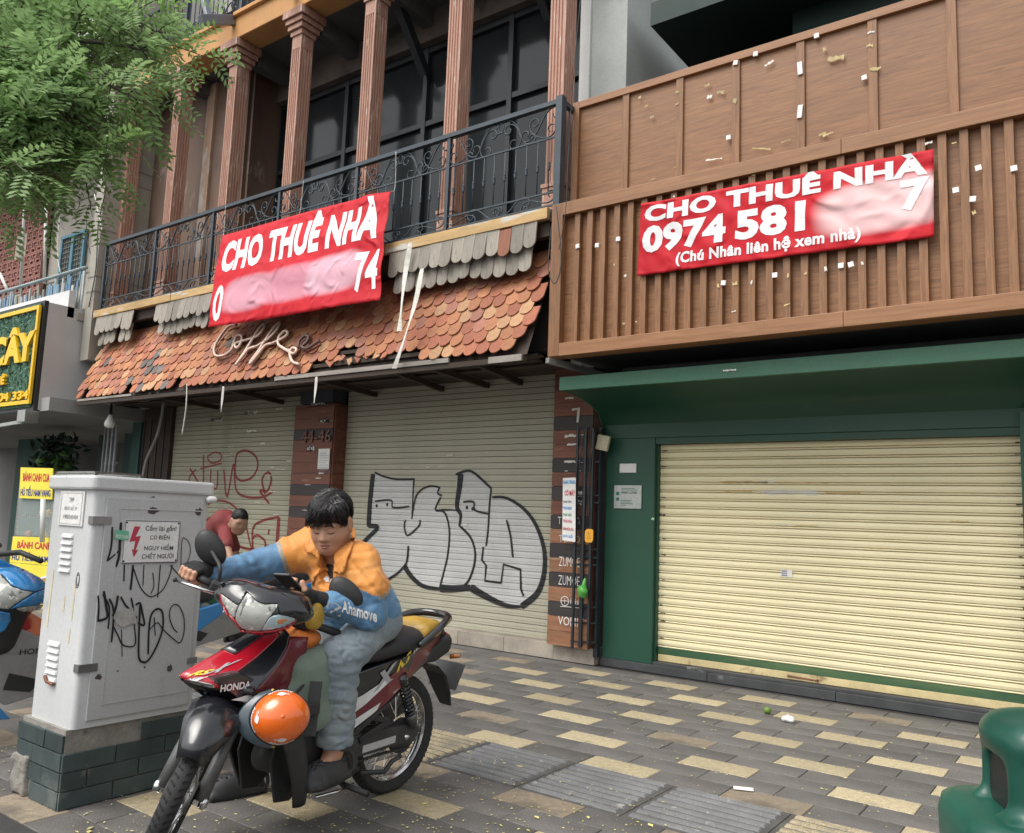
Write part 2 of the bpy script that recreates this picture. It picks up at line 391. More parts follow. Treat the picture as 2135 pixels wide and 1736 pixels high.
# guiding strip for the blind: ribbed tiles
MRB_ = pm('rib_base', (.075,.072,.068), .85, .25, 8, .2, 60)
tx = [-3.81+.612*i for i in range(-12, 8)]
tb = G(); 
for i, x in enumerate(tx):
    ye = (x < -3.5 and x > -4.9) or x > -1.6
    m = MYG if ye else MTG
    g = G(); g.cm = 1; g.mm(x+.003, x+.609, 3.643, 4.246, -.03, -.002); g.cm = 0
    for k in range(8):
        yb = 3.69+k*.0735; g.loft([[(x+.03,yb-.02,-.002),(x+.58,yb-.02,-.002),(x+.58,yb+.02,-.002),(x+.03,yb+.02,-.002)], [(x+.036,yb-.015,.008),(x+.574,yb-.015,.008),(x+.574,yb+.015,.008),(x+.036,yb+.015,.008)]])
    g.obj('ribbed_tile', [m, MRB_], pave)
# shop steps
MST = pm('step_stone', (.34,.30,.25), .75, .25, 4, .2, 60, rnd=.1, spots=(((.12,.11,.10), 3, .56, .1),))
sr = random.Random(5); x = -12.7
step = thing('shop_step', 'low pale stone step under the shutters of the tile-roofed shop', 'step', (-8.4,7.2,0))
while x < -4.2:
    w = min(.62, -4.17-x); G().mm(x+.002, x+w-.002, 7.13+sr.uniform(-.004,.004), 7.5, 0, .152+sr.uniform(-.003,.003)).obj('stone_slab', MST, step, bevel=.004); x += w
MDS = pm('step_dark', (.05,.052,.055), .6, .25, 5, .15, 60, spots=(((.2,.2,.2), 6, .62, .05),))
st2 = thing('shop_step', 'dark stone step below the yellow roller shutter', 'step', (-2,7.2,0))
for i in range(5): G().mm(-4.15+i*1.1+.002, -4.15+(i+1)*1.1-.002, 7.19, 7.6, 0, .075).obj('stone_slab', MDS, st2, bevel=.004)
G().mm(-3.6, 1.4, 7.215, 7.6, .0752, .1).obj('sill', MDS, st2, bevel=.003)
# litter: dropped leaflets and paper bits
lt = G(); rl = random.Random(11)
ML = pm('leaf_litter', (.50,.45,.17), .8, .3, 9, 0, isl=.4)
for i in range(2200):
    t = rl.random(); x = rl.uniform(-5.2,.2) ; y = 1.9+5.1*t**1.3
    if rl.random() < .35: x = rl.uniform(-3.6,-1.8); y = rl.uniform(1.9,4)
    a = rl.uniform(0,6.28); l = rl.uniform(.004,.011); w = l*rl.uniform(.3,.6)
    if rl.random() < .05: l *= 2.2; w *= 2.2
    c, s = math.cos(a), math.sin(a); z = .0045+rl.uniform(0,.002)
    lt.add([(x-c*l,y-s*l,z),(x+s*w,y-c*w,z+.001),(x+c*l,y+s*l,z),(x-s*w,y+c*w,z+.002)], [(0,1,2,3)])
tag(lt.obj('leaf_litter', ML), 'scattered tiny yellow leaflets dropped on the pavement', 'leaf litter', kind='stuff')
MPB = pm('litter_paper', (.75,.74,.72), .8, .1, 9, 0, isl=.2)
for (px, py, l, lab, nm, cat) in ((1930,1531,.035,'crumpled white tissue on the pavement near the yellow shutter','crumpled_tissue','tissue'), (1600,1489,.028,'small green lime lying on the pavement before the shutter','lime','lime'), (1550,1647,.04,'folded white paper slip beside the ribbed tiles','paper_slip','paper')):
    p = PZ(px if px != 1930 else 1643, py if px != 1930 else 1505)
    if nm == 'lime':
        me = G().lathe([(.002,-.028),(.02,-.02),(.026,0),(.02,.02),(.002,.028)], (p.x,p.y,.029), (1,.3,.1), 12); tag(me.obj(nm, pm('lime', (.12,.2,.03), .5, .2, 30, .1, 90), smooth=True), lab, cat)
    elif nm == 'crumpled_tissue':
        me = sdf_mesh(nm, lambda X,Y,Z: sball(X,Y,Z,(p.x,p.y,.02),(.05,.035,.024))+.010*vnoise(X*140,Y*140,Z*140,3), (p.x-.09,p.y-.08,-.01), (p.x+.09,p.y+.08,.07), .006); tag(addmesh(nm, me, MPB), lab, cat)
    else:
        tag(G().box((p.x,p.y,.008), (.1,.05,.003), Matrix.Rotation(.4,3,'Z')).obj(nm, MPB), lab, cat)
lf = G(); p = PZ(965,1666)
# ================================================================== tile-roofed shop with balcony
cafe = thing('shop_building', 'shop with terracotta tile awning, balcony and fluted columns, two grey-green shutters', 'building', (-8.4,7.2,0))
XL, XR = -12.7, -4.2
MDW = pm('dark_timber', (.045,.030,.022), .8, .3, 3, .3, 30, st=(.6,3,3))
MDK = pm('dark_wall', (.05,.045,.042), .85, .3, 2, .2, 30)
MCO = pm('column_wood', (.36,.185,.13), .6, .2, 5, .25, 40, st=(6,6,.5), col2=(.46,.26,.19), spots=(((.62,.54,.47), 5, .60, .05, 1), ((.22,.10,.06), 3.5, .66, .06, 1)), rnd=.06)
MPN = pm('panel_brown', (.15,.095,.068), .7, .3, 1.5, .15, 30, st=(1,1,.4), spots=(((.09,.06,.05), 1.3, .55, .15, 1), ((.30,.24,.20), 2.5, .63, .1, 1)))
MOR = pm('beam_orange', (.54,.28,.105), .75, .15, 2, .15, 50, spots=(((.30,.17,.08), 2.2, .62, .1),))
MIR = pm('iron_blue', (.035,.05,.065), .5, .25, 8, .1, 60, spots=(((.25,.28,.28), 9, .72, .03),))
MGL = pm('glass_dark', (.026,.031,.034), .10, .1, 2, .02, 3, spec=.28, fine=0, big=0)
MFR = pm('frame_dark', (.018,.022,.026), .45, .2, 6, .05, 60)
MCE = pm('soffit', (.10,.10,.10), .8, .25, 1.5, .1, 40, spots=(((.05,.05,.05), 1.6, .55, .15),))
# body
G().mm(XL, XR, 7.62, 7.8, 0, 4.2).obj('back_wall', MDK, cafe)
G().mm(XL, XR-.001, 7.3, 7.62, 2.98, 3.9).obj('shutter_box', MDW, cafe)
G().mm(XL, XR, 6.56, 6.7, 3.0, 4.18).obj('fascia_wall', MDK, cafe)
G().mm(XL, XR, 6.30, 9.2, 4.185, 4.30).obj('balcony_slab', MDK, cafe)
MBE = pm('edge_board', (.50,.33,.15), .75, .25, 3, .2, 40, st=(.6,4,4), spots=(((.55,.54,.50), 2.0, .56, .06, 1), ((.16,.12,.08), 3, .64, .06, 1)))
for i in range(4):
    a = XL+.02+i*2.1; G().mm(a+.003, a+2.097, 6.235+.006*(i%2), 6.298, 4.195, 4.305).obj('edge_board', MBE, cafe, bevel=.004)
# loggia behind the columns
G().mm(XL-.05, -10.25, 7.0, 7.06, 4.3, 7.9).obj('back_panel', MPN, cafe)
for i, xx in enumerate((-12.0,-11.25,-10.5)): G().mm(xx, xx+.2, 6.955, 6.998, 4.3, 7.9).obj('panel_batten', pm('panel_pale', (.34,.22,.15), .75, .3, 2, .15, 30, st=(1,1,.4), spots=(((.45,.42,.38), 3, .5, .15, 1),)), cafe)
G().mm(-10.26, -10.20, 7.06, 7.75, 4.3, 7.95).obj('side_wall', MPN, cafe)
G().mm(-10.25, -4.1, 7.62, 7.63, 4.3, 7.55).obj('window_glass', MGL, cafe)
for x in (-10.2,-8.72,-7.2,-5.8,-4.35): G().mm(x-.035, x+.035, 7.55, 7.618, 4.3, 7.52).obj('mullion', MFR, cafe)
for z, t in ((6.45,.035),(7.5,.06),(4.36,.06)): G().mm(-10.25, -4.1, 7.56, 7.6195, z-t, z+t).obj('transom', MFR, cafe)
MCW = pm('old_concrete', (.13,.105,.09), .85, .3, 1.6, .2, 30, spots=(((.05,.045,.04), 1.5, .52, .12), ((.28,.27,.26), 4, .68, .05)))
G().mm(-10.25, -4.1, 7.45, 7.8, 7.53, 7.95).obj('lintel', MCW, cafe)
G().mm(XL-.05, -4.1, 6.45, 9.2, 7.955, 8.08).obj('loggia_ceiling', MCE, cafe)
for x in (-11.3,-9.9,-8.5,-7.1,-5.75): G().mm(x-.09, x+.09, 6.80, 7.44, 7.72, 7.954).obj('cross_beam', MCE, cafe)
G().bar((-7.15,6.85,7.9), (-7.15,7.5,7.1), .10, .12).obj('brace', MFR, cafe)
G().bar((-5.2,6.85,7.9), (-5.2,7.5,7.2), .10, .12).obj('brace', MFR, cafe)
G().mm(XL-.1, XR+.0, 6.43, 6.79, 7.944, 8.27).obj('orange_beam', MOR, cafe, bevel=.01)
G().mm(XL-.14, XR+.0, 6.38, 6.8, 8.272, 8.33).obj('beam_ledge', MOR, cafe, bevel=.008)
# fluted columns
def column_mesh():
    g = G(); w = .185; d = .20
    # plan outline with flutes on the front (-Y) and the street-side flank (+X)
    def plan(e=0, fl=True):
        pts = [(-w/2-e,-d/2-e)]
        if fl:
            for i in range(4):
                a = -w/2+w*(.11+i*.205); b = a+w*.125
                pts += [(a,-d/2),(a+.006,-d/2+.013),(b-.006,-d/2+.013),(b,-d/2)]
        pts += [(w/2+e,-d/2-e)]
        if fl:
            for i in range(4):
                a = -d/2+d*(.11+i*.205); b = a+d*.125
                pts += [(w/2,a),(w/2-.013,a+.006),(w/2-.013,b-.006),(w/2,b)]
        pts += [(w/2+e,d/2+e),(-w/2-e,d/2+e)]
        return pts
    def seg(z0, z1, e, fl): 
        p = plan(e, fl); g.loft([[(x,y,z0) for x,y in p],[(x,y,z1) for x,y in p]])
    seg(4.305,4.62,.018,False); seg(4.62,4.66,.03,False); seg(4.66,7.42,0,True); seg(7.42,7.60,.0,False)
    for i, e in enumerate((.02,.05,.075,.105)): seg(7.60+i*.075, 7.66+i*.075+(.045 if i == 3 else .0), e, False); seg(7.66+i*.075, 7.675+i*.075, e-.012, False)
    return g.mesh('column')
cm_ = column_mesh(); bm = bmesh.new(); bm.from_mesh(cm_); bmesh.ops.recalc_face_normals(bm, faces=bm.faces); bm.to_mesh(cm_); bm.free(); cm_.materials.append(MCO)
for i in range(7):
    o = link(bpy.data.objects.new('column', cm_)); o.location = (-4.405-1.383*i, 6.60, 0); attach(o, cafe)
# ---------------- wrought-iron railing
ral = G().mm(-12.60, -4.205, 6.27, 6.33, 5.34, 5.385).obj('railing', MIR, cafe)
PN = 6; PWD = (12.60-4.22)/PN
def clo(segs, th=0., ds=.012):
    p = [0.,0.]; out = [tuple(p)]
    for L, k0, k1 in segs:
        n = max(2, int(L/ds))
        for i in range(n):
            k = k0+(k1-k0)*(i+.5)/n; th += k*L/n; p[0] += math.cos(th)*L/n; p[1] += math.sin(th)*L/n; out.append(tuple(p))
    return out
def fit(pts, a, b, flip=False):
    P = np.array(pts); 
    if flip: P = P*[1,-1]
    v = P[-1]-P[0]; w = np.array(b)-np.array(a); s = np.hypot(*w)/np.hypot(*v); t = math.atan2(w[1],w[0])-math.atan2(v[1],v[0])
    R = np.array([[math.cos(t),-math.sin(t)],[math.sin(t),math.cos(t)]]); return ((P-P[0])*s)@R.T+np.array(a)
SS = clo([(.30,34,6),(.22,6,-6),(.30,-6,-34)]); CC = clo([(.32,36,4),(.12,4,4),(.32,4,36)])
H0 = 4.30
def scr(a, b, kind, flip=False, r=.0075, nm='scroll', x0=-12.60):
    P = fit(SS if kind == 'S' else CC, a, b, flip); return G().tube([(x0+x,6.30,z) for x,z in P], r, 5, sx=(0,1,0), flat=1.4).obj(nm, MIR, ral, smooth=True)
W = PWD
proto = []
top = 5.34; midz = 5.02; low1 = 4.47; low0 = 4.34
proto.append(G().mm(-12.60,-12.56,6.28,6.32,4.31,5.34).obj('post', MIR, ral))
for z in (midz, low1, low0): proto.append(G().mm(-12.56,-12.60+W,6.292,6.308,z-.008,z+.008).obj('rail_bar', MIR, ral))
for i in range(10):
    x = -12.60+W*(i+.75)/10.5; g = G().tube([(x,6.3,low1),(x,6.3,midz)], .0065, 6)
    zc = low1+.27*1.0; g.lathe([(.008,-.045),(.016,-.03),(.010,-.02),(.019,0),(.010,.02),(.016,.03),(.008,.045)], (x,6.3,zc), n=8)
    proto.append(g.obj('baluster', MIR, ral, smooth=True))
for m_ in (0, 1):
    mx = (lambda x: W-x) if m_ else (lambda x: x); fl = bool(m_)
    proto += [scr((mx(.07),5.27),(mx(.36),5.10),'S',not fl), scr((mx(.10),5.09),(mx(.30),5.20),'C',fl,.0065), scr((mx(.34),5.07),(mx(.58),5.24),'S',fl), scr((mx(.50),5.09),(mx(.66),5.30),'C',not fl,.006),
        scr((mx(.08),4.43),(mx(.36),4.38),'S',fl,.0065), scr((mx(.38),4.43),(mx(.66),4.38),'S',not fl,.0065)]
for k in range(1, PN):
    for o in proto: dup(o, (k*W,0,0))
    # children share the parent set by copy()
G().mm(-4.235,-4.165,6.26,6.34,4.31,5.41).obj('end_post', MIR, ral)
G().mm(-4.225,-4.175,6.34,6.95,5.34,5.385).obj('return_rail', MIR, ral)
for i in range(5): G().tube([(-4.2,6.45+i*.12,4.31),(-4.2,6.45+i*.12,5.34)], .008, 6).obj('baluster', MIR, ral)
# ---------------- terracotta tile awning
TC = [pm('tile_%s' % n, c, .8, .2, 14, .25, 60, rnd=.16, isl=.16, fine=.12, spots=(((.16,.12,.09), 7, .60, .1), ((.52,.33,.18), 11, .62, .08))) for n, c in (('red',(.31,.108,.058)),('orange',(.37,.155,.075)),('pink',(.31,.13,.088)),('buff',(.40,.225,.12)))]
TGY = pm('tile_mossy', (.13,.11,.10), .85, .3, 10, .25, 60, rnd=.15, isl=.2, spots=(((.30,.30,.30), 8, .6, .1),))
awn = G().mm(-12.58,-4.36,6.05,6.10,2.80,2.85).obj('awning', MDW, cafe)
AT, AB = Vector((0,6.52,3.96)), Vector((0,6.055,2.87))       # slope top and bottom
sl = (AB-AT); SLN = sl.length; sd = sl.normalized(); sn = Vector((0,sd.z,-sd.y)); sn = sn if sn.y < 0 else -sn
G().add([(XL+.1,AT.y+.03,AT.z-.02),(XR-.16,AT.y+.03,AT.z-.02),(XR-.16,AB.y+.05,AB.z),(XL+.1,AB.y+.05,AB.z)], [(0,1,2,3)]).obj('roof_deck', MDW, awn)
TW, EX, TL = .150, .137, .225
def tile_mesh(mat, seed):
    r = random.Random(seed); g = G(); w = TW*.5*r.uniform(.96,.995); n = 9; prof = [(-w,0),(-w,TL-w*.95)]
    for i in range(n+1):
        a = math.pi-math.pi*i/n; prof.append((math.cos(a)*w, TL-w*.95+math.sin(a)*w*.95*r.uniform(.96,1.04)))
    prof += [(w,0)]
    g.prism(prof, lambda u,v,d: (u,v,d), 0, .013)
    me = g.mesh('roof_tile'); bm = bmesh.new(); bm.from_mesh(me); bmesh.ops.recalc_face_normals(bm, faces=bm.faces); bm.to_mesh(me); bm.free()
    me.materials.append(mat); return me
TM = [[tile_mesh(m, 10*i+j) for j in range(3)] for i, m in enumerate(TC+[TGY])]
rt = random.Random(21); tiles = []
NR = 8
for row in range(NR):
    nx = int((XR-.15-XL-.1)/TW)
    for i in range(nx+1):
        x = XL+.13+TW*(i+.5*(row % 2)); 
        if x > XR-.17: continue
        v = SLN-.02-TL-EX*(NR-1-row)+.13 if row else 0
        v = -.02+EX*row
        k = (x, row); rr = rt.random()
        D_gap = False
        if row == NR-1: D_gap = (-7.35 < x < -5.62) or (-12.35 < x < -12.2) or (-11.2 < x < -11.1) or (-10.0 < x < -9.85) or x > -4.45
        if row == NR-2: D_gap = (-6.95 < x < -6.6)
        if D_gap: continue
        c = 0 if rr < .34 else 1 if rr < .62 else 2 if rr < .84 else 3
        moss = math.exp(-((x+10.6+.05*row)**2)/.12)*(.22 if row > 2 else .03)+math.exp(-((x+9.9)**2)/.03)*(.25 if row > 5 else 0)
        if rt.random() < moss or (rt.random() < .006): c = 4
        tiles.append((x, v, row, c, rt.randrange(3), rt.uniform(-.05,.05), rt.uniform(-.004,.006), rt.uniform(-.006,.01)))
B3 = Matrix(((1,0,0),(0,1,0),(0,0,1)))
def tile_mat(x, v, row, rz, lift, dv):
    tilt = .095+rz*.3
    ex = Vector((1,0,0)); ed = (sd*math.cos(tilt)+sn*math.sin(tilt)).normalized(); en = ex.cross(ed).normalized()
    if en.dot(sn) < 0: en = -en
    c, s_ = math.cos(rz), math.sin(rz); ax = ex*c+ed*s_; ay = ed*c-ex*s_
    o = Vector((x,0,0))+Vector((0,AT.y,AT.z))+sd*(v+dv)+sn*(.004+lift)
    return Matrix(((ax.x,ay.x,en.x,o.x),(ax.y,ay.y,en.y,o.y),(ax.z,ay.z,en.z,o.z),(0,0,0,1)))
tiles.sort(key=lambda t: -t[0]); fg = G()
for q, t in enumerate(tiles):
    M = tile_mat(t[0], t[1], t[2], t[5], t[6], t[7]); me = TM[t[3]][t[4]]
    if q < 300:
        o = link(bpy.data.objects.new('roof_tile', me)); o.parent = awn; o.matrix_parent_inverse = Matrix(); o.matrix_world = M; o.matrix_basis = M
    else:
        fg.cm = t[3]; fg.add([M@v.co for v in me.vertices], [tuple(p.vertices) for p in me.polygons])
fg.obj('far_tiles', TC+[TGY], awn, fix=False, kind='stuff')
# broken tiles and bare battens at the torn edge
for z, yy in ((2.99,6.105),(3.12,6.16)): G().mm(-7.5,-5.5,yy,yy+.04,z-.02,z+.02).obj('batten', MDW, awn)
MBW = pm('bare_board', (.30,.27,.24), .85, .25, 3, .2, 40, st=(.6,4,4))
G().mm(-7.9,-5.25,6.035,6.06,2.855,2.90).obj('edge_lath', MBW, awn)
G().mm(-12.5,-11.0,6.04,6.065,2.86,2.89).obj('edge_lath', MBW, awn)
G().mm(-4.75,-4.37,6.03,6.06,2.80,2.86).obj('edge_lath', MBW, awn)
for i in range(9):
    x = -7.05+i*.11; w = rt.uniform(.04,.09); h = rt.uniform(.05,.14); yv = SLN-.16-rt.uniform(0,.1); M = tile_mat(x, yv, 0, rt.uniform(-.5,.5), .005, 0)
    g = G(); g.prism([(-w,0),(w*.6,.0),(w,h*.6),(w*.1,h),(-w*.5,h*.5)], lambda u,v,d: M@Vector((u,v,d)), 0, .013); g.obj('broken_tile', TC[i % 4], awn)
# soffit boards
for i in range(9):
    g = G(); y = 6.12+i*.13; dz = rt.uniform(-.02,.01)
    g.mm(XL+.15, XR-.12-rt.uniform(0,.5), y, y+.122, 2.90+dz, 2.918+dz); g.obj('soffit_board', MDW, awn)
for x in (-5.0,-5.6,-6.1,-7.3,-9.0,-10.6): G().bar((x,6.08,2.86), (x-rt.uniform(0,.3),7.25,2.84), .05, .06).obj('rafter', MDW, awn)
# grey weathered shingles under the balcony edge
MSH = pm('grey_shingle', (.26,.235,.20), .85, .3, 4, .3, 40, st=(5,5,.6), rnd=.22, spots=(((.12,.10,.08), 3, .58, .1, 1),))
MSR = pm('red_shingle', (.24,.10,.06), .8, .25, 4, .3, 40, st=(5,5,.6))
def shingle_mesh(w, L, mat):
    g = G(); p = [(-w/2,0),(-w/2,L-w*.45)]+[(math.cos(math.pi-math.pi*i/8)*w/2, L-w*.45+math.sin(math.pi*i/8)*w*.45) for i in range(9)]+[(w/2,0)]
    g.prism(p, lambda u,v,d: (u,-d,-v), 0, .014); me = g.mesh('shingle'); bm = bmesh.new(); bm.from_mesh(me); bmesh.ops.recalc_face_normals(bm, faces=bm.faces); bm.to_mesh(me); bm.free(); me.materials.append(mat); return me
shm = [shingle_mesh(.148,.30,MSH), shingle_mesh(.148,.27,MSH)]; shr = shingle_mesh(.148,.28,MSR)
for (a, b, rows) in ((-6.35,-4.42,2), (-12.58,-11.55,2), (-10.95,-9.7,2)):
    n = int((b-a)/.15)
    for r_ in range(rows):
        for i in range(n+1-r_):
            if a < -12 and r_ == 1 and i == 3: continue
            o = link(bpy.data.objects.new('shingle', shr if (a > -7 and r_ == 0 and i == n-2) else shm[rt.randrange(2)]))
            o.location = (a+.075+.15*i+.075*r_, 6.262+(.0 if r_ == 0 else .045)+rt.uniform(0,.006), (4.19 if r_ == 0 else 4.02)+rt.uniform(-.015,.015)); o.rotation_euler = (rad(-7+rt.uniform(-3,3)), 0, rt.uniform(-.04,.04)); attach(o, cafe)
G().mm(XL,XR-.1,6.32,6.40,4.05,4.19).obj('nailing_board', MDW, cafe)
# ---------------- shutters
MGRM = pm('joint_grime', (.10,.09,.065), .8, .3, 5, 0, 30)
def slat_profile(p, d):  # (z, y) across one slat from its bottom
    return [(0,0),(p*.06,0),(p*.07,-d*.9),(p*.30,-d),(p*.34,-d*.72),(p*.42,-d*.72),(p*.46,-d),(p*.96,-d*.9),(p,0)]
def shutter(x0, x1, z0, z1, y, n, mat, parent, d=.012, prof=slat_profile, dk=(0,1,8)):
    sh = G().mm(x0,x1,y+.02,y+.04,z0,z1).obj('roller_shutter', MDK, parent); p = (z1-z0)/n; pr = prof(p, d)
    g = G(); g.add([(x,y+b,z0+a) for x in (x0,x1) for a,b in pr], [(i,i+1,len(pr)+i+1,len(pr)+i) for i in range(len(pr)-1)])
    g.m = [1 if i in dk else 0 for i in range(len(pr)-1)]
    me = g.mesh('slat'); bm = bmesh.new(); bm.from_mesh(me); bmesh.ops.recalc_face_normals(bm, faces=bm.faces)
    bm.to_mesh(me); bm.free(); me.materials.append(mat); me.materials.append(MGRM)
    rr = random.Random(int(-x0*10))
    for i in range(n):
        o = link(bpy.data.objects.new('slat', me)); o.location = (0, rr.uniform(-.0006,.0006), p*i); o.parent = sh
    zs = [z0+p*i+a for i in range(n) for a, b in pr[:-1]]+[z1]; ys = [y+b for i in range(n) for a, b in pr[:-1]]+[y]
    def surf(off): return lambda u, v: Vector((u, float(np.interp(v, zs, ys))-off, v))
    return sh, surf, zs
MSA = pm('shutter_greygreen', (.40,.385,.30), .55, .07, 2, .05, 40, spots=(((.30,.28,.22), 1.3, .6, .12),), big=.06)
MSB = pm('shutter_olive', (.33,.315,.235), .6, .1, 2, .05, 40, spots=(((.22,.21,.16), 1.8, .56, .12),((.52,.50,.42), 6, .70, .02, 1)), st=(.5,3,3), big=.1)
shA, sfA, zsA = shutter(-7.97, -4.69, .155, 2.98, 7.27, 42, MSA, cafe)
shB, sfB, zsB = shutter(-11.85, -8.76, .155, 2.98, 7.27, 42, MSB, cafe)
G().mm(-7.97,-4.69,7.262,7.29,.152,.20).obj('bottom_bar', MSA, shA); G().mm(-11.85,-8.76,7.262,7.29,.152,.20).obj('bottom_bar', MSB, shB)
# graffiti
MBK = pm('spray_black', (.012,.012,.013), .6, .2, 9, .05, 40); MSV = pm('spray_silver', (.50,.50,.49), .45, .06, 3, .05, 40); MRD = pm('spray_red', (.22,.032,.026), .6, .2, 9, .05, 40)
def wz(pts, Y=7.262): return [(lambda p: (p.x, p.z))(PY(*z7(*q), Y)) for q in pts]
k7 = .749/1.7405/204                                       # zoom pixels to metres on the shutter
def fillpoly(pts): return [tuple(p) for p in catmull(pts, 3, True)], [tuple(range(len(pts)*3))]
flat('graffiti_fill', fillpoly(wz([(1005,495),(1120,520),(1205,525),(1205,680),(1225,600),(1290,558),(1330,575),(1322,660),(1350,680),(1410,640),(1412,500),(1480,485),(1578,568),(1578,610),(1660,615),(1740,665),(1805,750),(1835,860),(1828,1000),(1795,1075),(1720,1125),(1640,1120),(1555,1080),(1450,1030),(1330,1045),(1240,1030),(1170,970),(1060,1010),(960,1000),(950,840),(990,770),(988,640)])), MSV, sfA(.002), shA, cutv=zsA)
BS = [([(1008,492),(1000,560),(992,640),(986,748)],38,None),([(1015,485),(1060,505),(1120,518),(1210,518)],12,None),([(1205,518),(1200,620),(1195,710)],13,8),([(1195,712),(1212,612),(1240,570),(1285,552),(1332,558)],11,None),([(1332,556),(1320,585),(1342,598)],11,None),
 ([(1335,605),(1310,665),(1345,672),(1366,705),(1378,780),(1370,880),(1355,950),(1330,1045)],13,None),([(1432,492),(1426,560),(1414,650),(1432,690),(1425,748)],44,14),([(1408,496),(1460,478),(1500,490),(1582,565)],14,None),([(1580,565),(1572,640),(1565,760),(1555,842)],12,None),
 ([(1428,745),(1480,800),(1502,870),(1496,940),(1470,1010),(1440,1040)],14,None),([(1585,605),(1650,608),(1730,655),(1790,728),(1830,830),(1840,920),(1828,1010),(1795,1080),(1725,1135)],12,34),([(1725,1135),(1650,1128),(1560,1088),(1480,1042)],12,44),([(1480,1042),(1400,1048),(1330,1046)],30,44),([(1330,1050),(1250,1035),(1195,990),(1158,935)],18,34),
 ([(1542,845),(1535,910),(1556,935),(1550,1010),(1628,1020),(1640,930),(1722,955),(1724,1050),(1738,1085)],13,None),([(1655,715),(1675,800),(1685,897)],12,None),([(1018,625),(1095,620),(1106,655),(1185,650)],10,None),([(1165,715),(1160,748),(1176,790),(1230,745),(1236,715)],11,None),([(1412,668),(1340,664)],10,None),([(1445,628),(1495,628),(1502,668),(1568,686)],11,None),
 ([(1180,840),(1172,915),(1150,950),(1110,985),(1040,1020),(960,1015)],14,None),([(986,745),(1032,750),(985,800),(955,832)],26,None)]
for i, (p, w, w2) in enumerate(BS):
    st_ = 1 if len(p) > 7 and p[0] == (1542,845) else 5
    flat('graffiti_stroke', ribbon(wz(p), w*k7, st_, None if w2 is None else w2*k7), MBK, sfA(.0035+.0003*i), shA, cutv=zsA)
for i, c in enumerate([(1025,647),(1076,641),(1462,655),(1490,661)]):
    q = wz([c])[0]; flat('graffiti_dot', blob(q[0],q[1],.02,.022,10,.1,i), MBK, sfA(.0035), shA, cutv=zsA)
RS_ = [([(120,465),(150,515),(182,560),(186,400)],9),([(170,468),(275,440)],8),([(205,410),(240,388),(272,400),(265,428),(225,440),(205,415)],7),([(222,470),(222,545),(250,560),(255,475)],8),([(340,450),(350,395),(395,380),(440,410),(448,460),(420,510),(370,525),(342,500),(340,450)],9),
 ([(285,470),(300,605),(332,445),(342,560),(380,600),(470,605),(525,575)],9),([(485,590),(470,520),(500,485),(515,520),(495,575),(460,575),(505,636)],10),([(125,560),(118,510),(150,470)],7),
 ([(200,642),(250,622),(300,628),(350,665),(390,740),(410,820),(428,880)],8),([(190,720),(270,690),(290,720)],9),([(428,880),(425,760),(470,720),(552,700)],9),([(552,702),(545,800),(548,835),(590,800)],18),([(350,830),(380,850),(470,860),(485,820),(450,790),(425,800)],9),([(505,760),(500,785)],10),([(330,860),(370,890),(425,900)],8),([(300,700),(330,740),(340,830),(360,900)],7)]
for i, (p, w) in enumerate(RS_): flat('graffiti_stroke', ribbon(wz(p), w*k7*1.75, 6), MRD, sfB(.0025+.0003*i), shB, cutv=zsB)
# torn paper on the shutters
MPA = pm('torn_paper', (.66,.64,.57), .85, .12, 12, .1, 60, rnd=.1)
for i, (x, y, w, h) in enumerate([(260,230,80,22),(425,195,95,28),(420,285,90,18),(555,178,60,14),(475,345,45,16),(500,500,60,8),(520,460,35,8),(300,405,70,6),(600,430,40,14),(450,632,50,8),(520,578,60,10),(320,362,60,5),(540,690,50,10),(560,470,80,6)]):
    q = wz([(x,y)])[0]; flat('paper_scrap', scrap(q[0],q[1],w*k7*1.15,h*k7*1.15,i,12), MPA, sfB(.0085), shB, cutv=zsB)
for i, (x, y, w, h) in enumerate([(1380,402,40,14),(1395,425,30,6),(1345,458,60,8),(1275,462,30,8),(1170,462,60,4),(1180,630,14,12),(1456,738,26,18),(1155,694,10,12)]):
    q = wz([(x,y)])[0]; flat('paper_scrap', scrap(q[0],q[1],w*k7,h*k7,30+i,8), MPA, sfA(.011), shA, cutv=zsA)
MIN = pm('print_black', (.02,.02,.022), .7, .1, 9, 0, 9); MINR = pm('print_red', (.5,.03,.05), .7, .1, 9, 0, 9); MINB = pm('print_blue', (.03,.05,.25), .7, .1, 9, 0, 9)
q = wz([(222,238)])[0]; flat('paper_print', place(text2d('CHO THUÊ NHÀ', .03), q[0], q[1], .27, .055, .03), MIN, sfB(.0095), shB, cutv=zsB)
q = wz([(385,208)])[0]; flat('paper_print', place(text2d('CHO THUÊ', .03), q[0], q[1], .2, .05, .06), MIN, sfB(.0095), shB, cutv=zsB)
